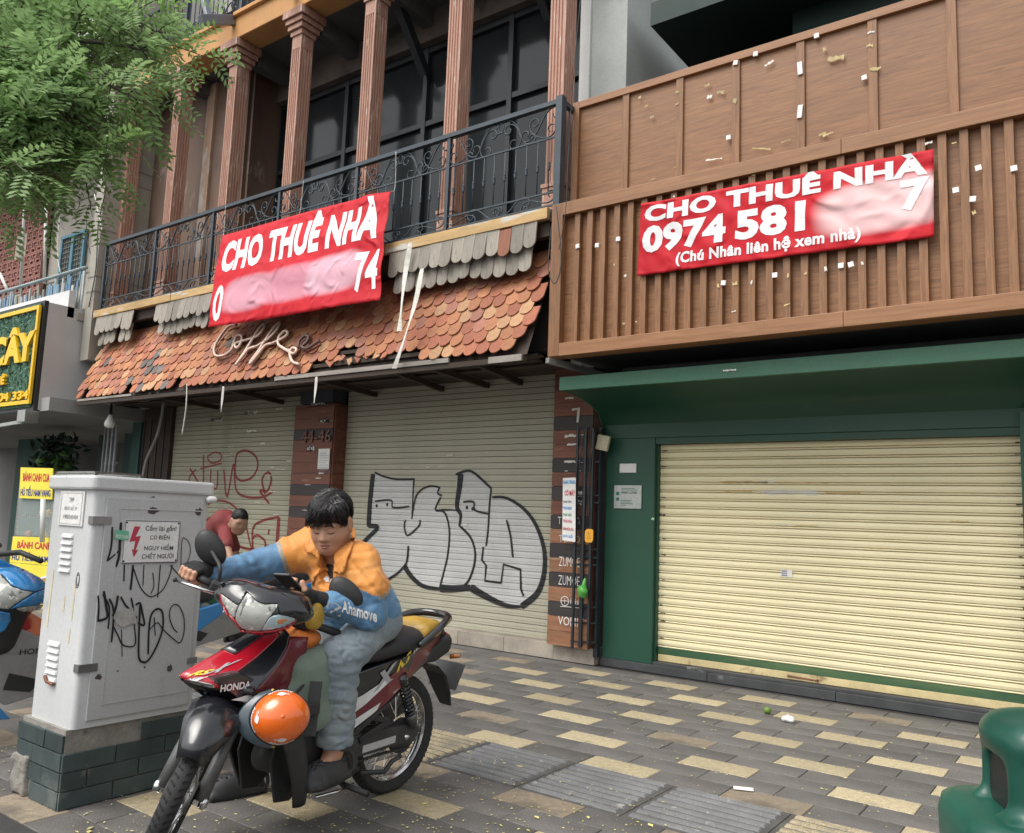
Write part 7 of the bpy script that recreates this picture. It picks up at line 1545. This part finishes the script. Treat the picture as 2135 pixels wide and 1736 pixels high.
# --- jacket
def folds(X, Y, Z, a, b, n, amp, seed):
    """ring-like sleeve folds along a limb"""
    ba = A(b)-A(a); L = np.linalg.norm(ba); t = ((X-a.x)*ba[0]+(Y-a.y)*ba[1]+(Z-a.z)*ba[2])/L/L
    return amp*np.sin(t*n*6.28+1.6*vnoise(X*16,Y*16,Z*16,seed))*np.clip(np.sin(np.clip(t,0,1)*3.14),0,1)
belly = Lo(.29,.0,.95)
def jacket_raw(X, Y, Z):
    P = (X,Y,Z)
    d = scap(*P, A(chest+Vector((0,0,.02))), A(belly), .152, .165); d = smin(d, scap(*P, A(belly), A(pel+Vector((0,0,-.08))+Hd*.035), .158, .140), .06)
    d = smin(d, scap(*P, A(hipL+Vector((0,0,.03))+Hd*.03-Lf*.015), A(hipR+Vector((0,0,.03))+Hd*.03), .115, .115), .05)
    d = smin(d, scap(*P, A(shL-Lf*.02+Vector((0,0,-.02))), A(shR+Lf*.02+Vector((0,0,-.02))), .094, .092), .06)
    d = smin(d, scap(*P, A(neck-Vector((0,0,.035))-Hd*.03), A(chest), .115, .17), .05)
    d = smin(d, scap(*P, A(shL), A(shL.lerp(elL,.5)+Lf*.025), .082, .082), .05); d = smin(d, scap(*P, A(shL.lerp(elL,.5)+Lf*.025), A(elL), .082, .072), .03)
    d = smin(d, scap(*P, A(elL), A(wrL), .072, .055)+folds(X,Y,Z,elL,wrL,4,.003,3), .03)
    d = smin(d, scap(*P, A(shR), A(elR), .098, .074)+folds(X,Y,Z,shR,elR,4,.003,5), .05); d = smin(d, scap(*P, A(elR), A(wrR), .074, .050)+folds(X,Y,Z,elR,wrR,5,.0032,7), .03)
    d = d+.004*vnoise(X*15,Y*15,Z*11,2)+.011*np.abs(vnoise(X*30,Y*30,Z*19,9))+.005*np.abs(vnoise(X*62,Y*62,Z*45,4))-.005
    for kx, ky, kz, sd_ in ((26,14,20,21),(-18,22,-24,22),(10,-12,40,23)):
        q_ = X*kx+Y*ky+Z*kz+1.7*vnoise(X*9,Y*9,Z*9,sd_); d = d+.0075*np.exp(-np.sin(q_)**2/.05)*np.clip(vnoise(X*7,Y*7,Z*7,sd_+5)*2.2+.25,0,1)
    return d
def jacket_sdf(X, Y, Z):
    d = jacket_raw(X,Y,Z)
    # neck opening, sleeve ends, hem
    nx = headc-fw*.02; d = smax(d, -scap(X,Y,Z, A(neck+Vector((0,0,.10))+Hd*.03), A(neck-Vector((0,0,.10))+Hd*.15+Lf*.03), .085, .045), .012)
    hem = -(Z-(.725+.22*((X-pel.x)*Hd.x+(Y-pel.y)*Hd.y))); d = smax(d, hem, .01)
    return d
jk = sdf_mesh('jacket', jacket_sdf, [min(p[i] for p in (shL,elL,wrR,elR,wrL,chest,pel))-.24 for i in range(3)], [max(p[i] for p in (shL,shR,elL,chest,pel,neck))+.24 for i in range(3)], .0085)
# colours by cut of the garment: orange yoke, grey piping, blue lower sleeves and waist
co = np.empty(len(jk.vertices)*3); jk.vertices.foreach_get('co', co); co = co.reshape(-1,3)
def tt(p, a, b): ba = A(b)-A(a); return ((p-A(a))@ba)/(ba@ba)
fc = np.array([np.mean(co[list(p.vertices)], axis=0) for p in jk.polygons])
dR = np.abs(np.stack([scap(*fc.T, A(shR), A(elR), .09, .07), scap(*fc.T, A(elR), A(wrR), .07, .05)])).min(0)
tR = tt(fc, shR, elR); fwd_ = (fc-A(pel))@A(Hd); lat_ = (fc-A(pel))@A(Lf)
zline = .985-.02*np.sin(lat_*9)+.10*np.clip(fwd_-.1,-.2,.25)*-.6
zl = np.where(lat_ > .08, .985-.22*np.clip(fwd_-.20,-.1,.2), .955)
idx = np.zeros(len(fc), int)
dArmR = scap(*fc.T, A(shR.lerp(elR,.30)), A(wrR), .12, .10); onR = (dArmR < 0) & (lat_ < -.10) & (tR > .25)
armL = (scap(*fc.T, A(elL), A(wrL), .115, .085) < 0)
blue = np.where(onR, tR > .62, fc[:,2] < zl)
grey = np.where(onR, (tR > .54) & (tR <= .62), (fc[:,2] >= zl) & (fc[:,2] < zl+.022))
idx[blue] = 1; idx[grey] = 2; low = (fc[:,2] < zl) ; tE = tt(fc, elL, wrL); idx[armL & (tE > .12) & (lat_ > .0)] = 1
jk.polygons.foreach_set('material_index', idx.tolist())
jko = addmesh('jacket', jk, [MORJ, MBLJ, MGRJ], rider)
# collar, placket, studs
nf = lambda a, r, z: neck+(Hd*math.cos(a)+Lf*math.sin(a))*r+Vector((0,0,z))
_jh = marcher(jk, 3.8)
def jsurf(px, py, off=.003): return _jh(px, py, off)
for px, py in ((664,1106),(694,1127)): G().lathe([(.008,0),(.006,.005)], jsurf(px,py,off=.006), (.7,-.7,.2), 10).obj('stud', MFR, jko)
def jdecal(nm, vf, mat, off=.004): return flat(nm, vf, mat, lambda u,v: jsurf(u,-v,off=off), jko, smooth=True)
def jt(s, x0, y0, w, h, sl, bold=.03): vf = text2d(s, bold); return [(x0+x*w, -(y0-y*h+sl*x*w)) for x, y in vf[0]], vf[1]
jdecal('jacket_print', jt('Ahamove', 712,1276,74,26,.30), MWD); jdecal('jacket_print', merge(([(676,-1276),(684,-1256),(700,-1257),(712,-1266),(710,-1285),(703,-1284),(700,-1272),(690,-1278)],[(0,1,2,3,4,5,6,7)])), MWD)
jdecal('jacket_print', jt('Ahamove', 688,1212,36,9,.20), MWD); jdecal('jacket_print', ([(674,-1206),(680,-1201),(686,-1202),(686,-1213),(680,-1213)],[(0,1,2,3,4)]), MWD)
def zf5(x, y): return zz((1050,1750,1450,2250), 1389, x, y)
def flap(nm, pts, off, mat=None):
    P_ = catmull([zf5(*p) for p in pts], 3, True); o = flat(nm, ([(x,-y) for x,y in P_],[tuple(range(len(P_)))]), mat or MORJ, lambda u,v: jsurf(u,-v,off=off), jko, cutu=[620+5*i for i in range(34)], cutv=[-(1085+5*i) for i in range(30)], smooth=True)
    m = o.modifiers.new('s','SOLIDIFY'); m.thickness = .008; m.offset = 0
flap('collar', [(800,575),(838,640),(800,790),(730,960),(680,1135),(600,1130),(548,1090),(590,1000),(690,890),(770,760)], .016)
flap('collar', [(262,560),(225,700),(195,860),(290,905),(345,940),(400,1065),(420,985),(400,900),(330,810),(290,700)], .016)
flap('placket', [(400,1070),(540,1085),(640,1140),(560,1130),(430,1115),(340,1180),(300,1280),(285,1270),(310,1170),(360,1105)], .008)
# black undershirt at the neck
addmesh('undershirt', sdf_mesh('undershirt', lambda X,Y,Z: smax(scap(X,Y,Z, A(neck-Vector((0,0,.03))+Hd*.005), A(chest), .098, .125), Z-(neck.z+.012-.55*((X-neck.x)*Hd.x+(Y-neck.y)*Hd.y)), .01), [neck[i]-.28 for i in range(3)], [neck[i]+.2 for i in range(3)], .012), MBT, rider)
# --- jeans
def jeans_sdf(X, Y, Z):
    P = (X,Y,Z); d = scap(*P, A(hipL+Vector((0,0,-.02))), A(hipR+Vector((0,0,-.02))), .082, .082); d = smin(d, scap(*P, A(pel+Hd*.02), A(pel+Hd*.08), .10, .11), .05)
    kb = .010*np.abs(vnoise(X*30,Y*30,Z*60,12))
    for h_, k_, a_, sd in ((hipL,kneL,ankL,3),(hipR,kneR,ankR,6)):
        q = scap(*P, A(h_+Hd*.02), A(k_), .100, .096); q = smin(q, scap(*P, A(k_), A(k_.lerp(a_,.92)), .097, .082), .025)
        ba = A(a_)-A(k_); t = ((X-k_.x)*ba[0]+(Y-k_.y)*ba[1]+(Z-k_.z)*ba[2])/(ba@ba)
        q = q+.0035*np.sin(t*42+2.2*vnoise(X*14,Y*14,Z*14,sd))*np.exp(-((t-.12)/.22)**2)+.0025*np.sin(t*34+2*vnoise(X*14,Y*14,Z*14,sd+1))*np.exp(-((t-.82)/.18)**2)
        q = smax(q, np.maximum(t-.955, -1)*.35, .006); d = smin(d, q, .035)
    for kx, ky, kz, sd_ in ((6,9,46,31),(-14,12,34,32)):
        q_ = X*kx+Y*ky+Z*kz+1.9*vnoise(X*11,Y*11,Z*9,sd_); d = d+.0065*np.exp(-np.sin(q_)**2/.05)*np.clip(vnoise(X*8,Y*8,Z*8,sd_+5)*2.2+.2,0,1)
    return d+.005*vnoise(X*22,Y*22,Z*16,14)+kb*.5
pj = (hipL,hipR,kneL,kneR,ankL,ankR,pel)
addmesh('jeans', sdf_mesh('jeans', jeans_sdf, [min(p[i] for p in pj)-.2 for i in range(3)], [max(p[i] for p in pj)+.2 for i in range(3)], .0085), MJE, rider)
# --- fingerless gloves
MGV = pm('glove', (.012,.012,.014), .75, .2, 9, .2, 90)
for gi, (pal, wr, ex, F, Tm) in enumerate(((palmR,wrR,barR,RF,RT),(palmL,wrL,sL,LFn,LT))):
    F2 = [([p[0], p[0].lerp(p[1],.75)], r[:2]) for p, r in F]; T2 = ([Tm[0][0], Tm[0][0].lerp(Tm[0][1],.6)], Tm[1][:2])
    addmesh('glove', crop(lambda X,Y,Z: hand_sdf((X,Y,Z), pal, wr, ex, F2, T2)-(.005,.011)[gi]+.002*vnoise(X*70,Y*70,Z*70,3), [pal[i]-.13 for i in range(3)], [pal[i]+.13 for i in range(3)], .0045, 'glove', 0), MGV, rider)
lp_ = palmL-phU*.03+(-Lf*0)+ (Vector((.6,-.7,-.2)))*.018; G().box(lp_+Vector((.0,0,-.012)), (.004,.03,.02), Matrix.Rotation(rad(-40),3,'Z')).obj('glove_label', pm('label_pale', (.6,.6,.58), .6, .1, 9, 0, 9), rider)
# --- clogs
def clog(nm, heel, toe, hgt):
    d = (toe-heel); L = d.length; d.normalize(); s_ = Vector((0,0,1)).cross(d).normalized(); c = heel.lerp(toe,.5)
    R = Matrix(((d.x,s_.x,0),(d.y,s_.y,0),(0,0,1)))
    def f(X, Y, Z):
        dx, dy, dz = X-heel.x, Y-heel.y, Z-heel.z; x = dx*d.x+dy*d.y; y = dx*s_.x+dy*s_.y; z = dz
        so = sbox(x,y,z,(L*.5,0,.018),(L*.5,.052,.018),.016); wd = .050+.012*np.clip((x-L*.4)/L,0,1)
        up2 = sball(x,y,z,(L*.64,0,.040),(L*.37,.062,.066)); up2 = smin(up2, sball(x,y,z,(L*.32,0,.042),(L*.31,.054,.072)), .03)
        q = smin(so, up2, .02); q = smax(q, -sball(x,y,z,(L*.20,0,.115),(L*.22,.040,.070)), .006)
        st_ = np.abs(np.sqrt((x-L*.32)**2+(z-.055)**2)-.085)-.010; st_ = smax(smax(st_, np.abs(y)-.056, .004), -(np.abs(y)-.046), .004); st_ = smax(st_, x-L*.35, .003); st_ = smax(st_, -(z-.03), .004)
        q = smin(q, st_, .006)
        for hx, hy in ((.60,-.3),(.60,.35),(.68,0),(.70,-.6),(.70,.6),(.77,-.35),(.77,.3),(.84,0),(.62,.02),(.84,.45),(.84,-.45)):
            q = smax(q, -(np.sqrt((x-L*hx)**2+(y-hy*.048)**2)-.0052+np.maximum(0,.05-z)*5), .001)
        return q
    return addmesh(nm, sdf_mesh(nm, f, (min(heel.x,toe.x)-.09,min(heel.y,toe.y)-.09,heel.z-.01), (max(heel.x,toe.x)+.09,max(heel.y,toe.y)+.09,heel.z+.15), .0048), pm('clog_foam', (.030,.031,.033), .6, .15, 5, .06, 60, spots=(((.07,.07,.068), 6, .6, .1),)), rider)
zL = J(690,1628,.17).z; fdL = (Hd*.95+Lf*.12).normalized(); hl_ = Vector((ankL.x,ankL.y,zL))-fdL*.085; clog('clog', hl_, hl_+fdL*.27, 0)
dR_ = (fR1-fR0).normalized(); h0 = Vector((ankR.x,ankR.y,0))-dR_*.06; clog('clog', h0+Vector((0,0,.002)), h0+dR_*.285+Vector((0,0,.002)), 0)
# --- phone
ph = tag(G().box(palmL+dL*.045+phU*.040, (.075,.155,.010)).obj('phone', MBT, bevel=.004), 'dark smartphone with lit pale edge held in the rider\'s left hand', 'phone'); 
pc = J(602,1214,.15); nP = ((headc-pc).normalized()+Vector((0,0,.9))).normalized(); wP = Vector((0,0,1)).cross(nP).normalized(); wP = (wP+nP*.0).normalized(); lP = nP.cross(wP).normalized()
ph.data.transform(Matrix.Translation(-(palmL+dL*.045+phU*.040))); ph.matrix_world = Matrix(((wP.x,lP.x,nP.x,pc.x),(wP.y,lP.y,nP.y,pc.y),(wP.z,lP.z,nP.z,pc.z),(0,0,0,1)))
sc_ = G().mm(-.034,.034,-.073,.073,.0051,.0058).obj('screen', pm('screen_glow', (.35,.55,.58), .2, .1, 5, 0, 9)); sc_.parent = ph
# ================================================================== stooping person behind the cabinet
F0 = PZ(428,1311); Yq = F0.y
hip2 = PY(405,1172,Yq+.05); sh2 = PY(468,1092,Yq-.05); hd2 = PY(499,1086,Yq-.08); el2 = PY(473,1140,Yq-.25); ha2 = PY(486,1178,Yq-.28); ha3 = PY(505,1190,Yq+.12); el3 = PY(488,1145,Yq+.15)
p2 = thing('person', 'person in dark red shirt bending forward behind the white cabinet', 'person', (F0.x,F0.y,0))
fw2 = (hd2-sh2); fw2 = Vector((1,-.25,-.45)).normalized(); up2_ = (Vector((.25,0,1))-fw2*Vector((.25,0,1)).dot(fw2)).normalized(); lf2 = up2_.cross(fw2)
H2 = 1.08
def hf2(X, Y, Z):
    dx, dy, dz = X-hd2.x, Y-hd2.y, Z-hd2.z
    return (dx*fw2.x+dy*fw2.y+dz*fw2.z)/H2, (dx*lf2.x+dy*lf2.y+dz*lf2.z)/H2, (dx*up2_.x+dy*up2_.y+dz*up2_.z)/H2
def bd2(X, Y, Z):
    P = (X,Y,Z); d = head_sdf(*hf2(X,Y,Z))*H2; d = smin(d, scap(*P, A(hd2-fw2*.03-up2_*.06), A(sh2), .058, .075), .03)
    d = smin(d, scap(*P, A(sh2), A(hip2), .13, .15), .05); d = smin(d, scap(*P, A(el2), A(sh2), .045, .06), .03); d = smin(d, scap(*P, A(el2), A(ha2), .043, .033), .02); d = smin(d, scap(*P, A(el3), A(sh2), .045, .06), .03); d = smin(d, scap(*P, A(el3), A(ha3), .043, .033), .02)
    for h in (ha2, ha3): d = smin(d, sball(*P, (h.x,h.y,h.z-.05),(.03,.03,.055)), .02)
    for dy in (.0,.22):
        a = Vector((F0.x-.10,F0.y+dy,.09)); d = smin(d, scap(*P, A(hip2), A(a), .10, .045), .03); d = smin(d, scap(*P, A(a), (a.x+.14,a.y-.03,.05), .042, .03), .03)
    return d
lo2 = (hip2.x-.35,Yq-.55,.0); hi2 = (hd2.x+.3,Yq+.5,hd2.z+.25)
b2_ = addmesh('body', sdf_mesh('body', bd2, lo2, hi2, .015), pm('skin_tan', (.33,.185,.12), .55, .08, 8, .03, 60), p2)
addmesh('shirt', sdf_mesh('shirt', lambda X,Y,Z: (smax(smin(smin(smin(scap(X,Y,Z,A(sh2),A(hip2),.165,.185), scap(X,Y,Z,A(sh2),A(sh2.lerp(el2,.95)),.085,.075),.04), scap(X,Y,Z,A(sh2),A(sh2.lerp(el3,.95)),.085,.075),.04), scap(X,Y,Z,A(sh2),A(hd2-fw2*.10-up2_*.05),.10,.07),.03), -(Z-.88), .02)+.010*vnoise(X*16,Y*16,Z*13,3)+.008*np.abs(vnoise(X*34,Y*34,Z*26,5))), lo2, hi2, .014), pm('shirt_red', (.16,.022,.022), .8, .15, 4, .3, 20), p2)
addmesh('trousers', sdf_mesh('trousers', lambda X,Y,Z: smax(smin(scap(X,Y,Z,A(hip2),(F0.x-.13,F0.y,.15),.17,.11), scap(X,Y,Z,A(hip2),(F0.x-.13,F0.y+.22,.15),.17,.11),.05)+.008*vnoise(X*18,Y*18,Z*10,7), .13-Z, .01), lo2, hi2, .015), pm('trousers_green', (.010,.075,.045), .75, .15, 4, .2, 30), p2)
addmesh('hair', sdf_mesh('hair', lambda X,Y,Z: (lambda x,y,z: smax(smax(sball(x,y,z,(-.014,0,.036),(.099,.081,.092)), -(z-(-.035+.62*np.clip(x+.07,0,.2))), .008), np.minimum(x-.055, .055-z), .008)+.002*np.sin(x*300+z*200))(*hf2(X,Y,Z))*H2, [hd2[i]-.2 for i in range(3)], [hd2[i]+.2 for i in range(3)], .008), MHA, p2)
for dy in (0,.22): G().prism([(-.14,-.045),(-.12,-.05),(.15,-.05),(.19,0),(.15,.05),(-.12,.045)], lambda u,v,d: (F0.x-.02+u,F0.y-.01+dy+v-.12*u,d), .004, .028).obj('sandal', MBT, p2, bevel=.004); G().tube([(F0.x+.02,F0.y-.05+dy,.03),(F0.x+.04,F0.y-.01+dy,.085),(F0.x+.05,F0.y+.04+dy,.03)], .01, 6).obj('sandal_strap', MBT, p2)
q = PZ(484,1309); bs_ = thing('basin', 'small bright green plastic basin on the pavement behind the motorbike', 'basin', (q.x,q.y,0))
G().lathe([(.10,0),(.115,.005),(.145,.10),(.155,.105),(.155,.113),(.140,.113),(.108,.012),(.0,.010)], (q.x,q.y,.004), n=28, cap=False).obj('bowl', pm('basin_green', (.07,.33,.03), .4, .1, 4, .03, 30), bs_, smooth=True)
# ================================================================== blue scooters
MSB_ = pm('scooter_blue', (.025,.22,.52), .25, .08, 3, .02, 20, coat=.8, fine=.02); MSN = pm('scooter_silver', (.30,.30,.30), .35, .08, 3, .02, 20, metal=.3)
def scooter(M, label, full=True):
    t = thing('scooter', label, 'motorbike', M=M)
    def P_(g, nm, m, **k): return g.obj(nm, m, t, **k)
    wheel(t, (0,0,.25), .25, .045, 5, nm='wheel'); wheel(t, (1.25,0,.25), .25, .042, 5, True)
    def sh(u, v):          # front apron, u down, v across
        s_ = -1+2*v; z = .98-.62*u; w = .13+.15*math.sin(min(1,u*1.5)*2.2)-.05*max(0,u-.6); x = 1.12-.02*u+.06*math.sin(u*3.1)-.20*abs(s_)**1.7; return (x, s_*w, z-.02*abs(s_))
    if full: o = P_(G().surf(sh, 22, 22), 'front_apron', MSB_, smooth=True); m = o.modifiers.new('s','SOLIDIFY'); m.thickness = .02
    for s_ in (1,-1) if full else ():
        o = P_(G().surf(lambda u,v: (1.13-.42*u-.05*v, s_*(.10+.20*math.sin(u*2.0)-.03*v), 1.02+.13*u*(1-u)-.17*v*(1-.85*u)), 14, 8), 'upper_cowl', MSB_, smooth=True); m = o.modifiers.new('s','SOLIDIFY'); m.thickness = .015
        P_(G().surf(lambda u,v: (1.135-.20*u+.012, s_*(.02+.19*u), .99-.01*u-.12*v*(1-.6*u)), 10, 6), 'headlight', MLE, smooth=True)
        P_(G().surf(lambda u,v: (1.02-.18*u, s_*(.20+.075*u), .86+.03*u-.04*v*(1-u*.6)), 8, 3), 'indicator', MLE, smooth=True)
    for s_ in (1,-1):
        P_(G().prism([(.98,.72),(.55,.50),(.30,.42),(.30,.36),(.62,.30),(.90,.24),(1.03,.34),(1.05,.55)], lambda u,v,d: (u,s_*(.20+d-.05*max(0,(.5-u))),v), 0, .015), 'side_panel', MSN, bevel=.006)
        P_(G().prism([(.90,.42),(.72,.36),(.78,.30),(.92,.33)], lambda u,v,d: (u,s_*(.2155+d),v), 0, .003), 'panel_recess', MBKF)
        P_(G().prism([(1.06,.52),(1.09,.36),(1.04,.18),(.86,.16),(.98,.30)], lambda u,v,d: (u,s_*(.19+d),v), 0, .03), 'lower_fairing', MSB_, bevel=.008)
        P_(G().prism([(.40,.42),(.28,.60),(-.10,.68),(-.38,.74),(-.40,.66),(-.15,.50),(.15,.38)], lambda u,v,d: (u,s_*(.13+d),v), 0, .03), 'rear_panel', MSB_, bevel=.01)
        P_(G().tube([(.98,.05*s_,1.06),(.92,.20*s_,1.09),(.86,.36*s_,1.06)], .016, 8), 'grip', MBT, smooth=True)
    vf = text2d('HONDA', .02); flat('decal', ([(.86-.20*x, .515+y*.032-.0*x) for x, y in vf[0]], vf[1]), MIN, lambda u,v: Vector((u,.2165,v)), t)
    P_(G().prism([(1.0,.90),(.90,.88),(.78,.62),(.60,.47),(.62,.42),(.86,.56)], lambda u,v,d: (u,d,v), -.18, .18), 'inner_shield', pm('scooter_red', (.42,.015,.02), .35, .1, 4, .02, 20), bevel=.01)
    P_(G().mm(.25,.80,-.17,.17,.30,.36), 'floorboard', MBT, bevel=.01); P_(G().loft([ring(.40,.09,.76,.66), ring(.25,.13,.79,.66), ring(0,.14,.80,.68), ring(-.3,.12,.84,.72), ring(-.42,.06,.83,.76)]), 'seat', MSE, smooth=True)
    fd = [[(1.25+math.cos(rad(35+i*9))*(.285-.035*ph*ph), .085*ph, .25+math.sin(rad(35+i*9))*(.285-.035*ph*ph)) for ph in [-1+k/4 for k in range(9)]] for i in range(13)]
    o = P_(G().add([p for r in fd for p in r], [(i*9+k,i*9+k+1,(i+1)*9+k+1,(i+1)*9+k) for i in range(12) for k in range(8)]), 'front_mudguard', MBT, smooth=True); m = o.modifiers.new('s','SOLIDIFY'); m.thickness = .006
    for s_ in (1,-1): P_(G().tube([(1.25,.07*s_,.25),(1.08,.07*s_,.62)], .022, 8), 'fork_leg', MAL, smooth=True)
    P_(G().box((.1,0,.30), (.5,.16,.18)), 'engine', MEN, bevel=.04); P_(G().tube([(.35,-.1,.22),(-.1,-.14,.26),(-.35,-.14,.32)], [.03,.05,.045], 10), 'exhaust', MEN, smooth=True)
    return t
def smat(target, loc, hx, lean=0):
    """place so that local point loc sits at world target"""
    h = Vector((hx,-math.sqrt(1-hx*hx),0)); l = Vector((-h.y,h.x,0)); R = Matrix(((h.x,l.x,0,0),(h.y,l.y,0,0),(0,0,1,0),(0,0,0,1)))@Matrix.Rotation(-lean,4,'X'); o = target-(R.to_3x3()@Vector(loc)); o.z = 0; return Matrix.Translation(o)@R
s1 = scooter(smat(PX(92,1238,-4.95), (.80,.29,.95), -.10, rad(4)), 'blue and silver scooter at the left edge, cut by the picture frame', False)
s2_ = scooter(smat(PX(424,1262,-6.0), (.84,.275,.88), -.05, rad(4)), 'blue scooter mostly hidden behind the white cabinet')
M1 = s1.matrix_world; c1 = PX(18,1238,-5.08); w1 = PX(97,1240,-4.97); k1 = PX(-5,1330,-5.12)
def sc1(X, Y, Z): return smin(smin(sball(X,Y,Z,tuple(c1),(.20,.17,.125)), scap(X,Y,Z,A(c1),A(w1),.10,.018), .05), scap(X,Y,Z,A(c1),A(k1),.13,.10), .05)
fs1 = addmesh('front_shell', sdf_mesh('front_shell', sc1, [min(c1[i],k1[i],w1[i])-.26 for i in range(3)], [max(c1[i],k1[i],w1[i])+.26 for i in range(3)], .011), MBT, s1); fs1.matrix_parent_inverse = M1.inverted()
h1 = marcher(fs1.data, 5.6)
def zS(x, y): return zz((0,1950,300,2700), 694, x, y)
for nm, pts, mt, off in (('upper_cowl', [(-90,150),(0,178),(60,210),(200,270),(330,340),(392,402),(380,425),(290,455),(190,438),(95,398),(30,320),(-90,230)], MSB_, .008), ('headlight', [(-90,240),(0,295),(20,335),(95,412),(190,446),(275,460),(200,510),(115,565),(70,598),(-90,580)], MLE, .004),
   ('lower_cowl', [(85,600),(200,525),(290,465),(380,430),(372,555),(250,570),(140,585)], MSB_, .008), ('indicator', [(135,595),(250,575),(368,565),(330,605),(240,622),(170,615)], MLE, .005), ('chin_cowl', [(-90,615),(0,622),(85,635),(90,690),(40,780),(-90,830)], MSB_, .007)):
    panel(nm, [zS(*p) for p in pts], mt, h1, off, fs1, .008, 5, 1)
bgp = PX(58,1322,-5.15)
me = sdf_mesh('carrier_bag', lambda X,Y,Z: smin(sball(X,Y,Z,(bgp.x,bgp.y,bgp.z),(.09,.12,.09)), scap(X,Y,Z,(bgp.x,bgp.y,bgp.z+.05),(bgp.x-.02,bgp.y-.05,bgp.z+.15),.04,.015),.04)+.014*vnoise(X*45,Y*45,Z*35,5), [bgp[i]-.2 for i in range(3)], [bgp[i]+.22 for i in range(3)], .011)
tag(addmesh('carrier_bag', me, pm('bag_orange', (.60,.16,.06), .35, .15, 9, .2, 60)), 'crumpled orange plastic bag hanging on the blue scooter at the left', 'bag')
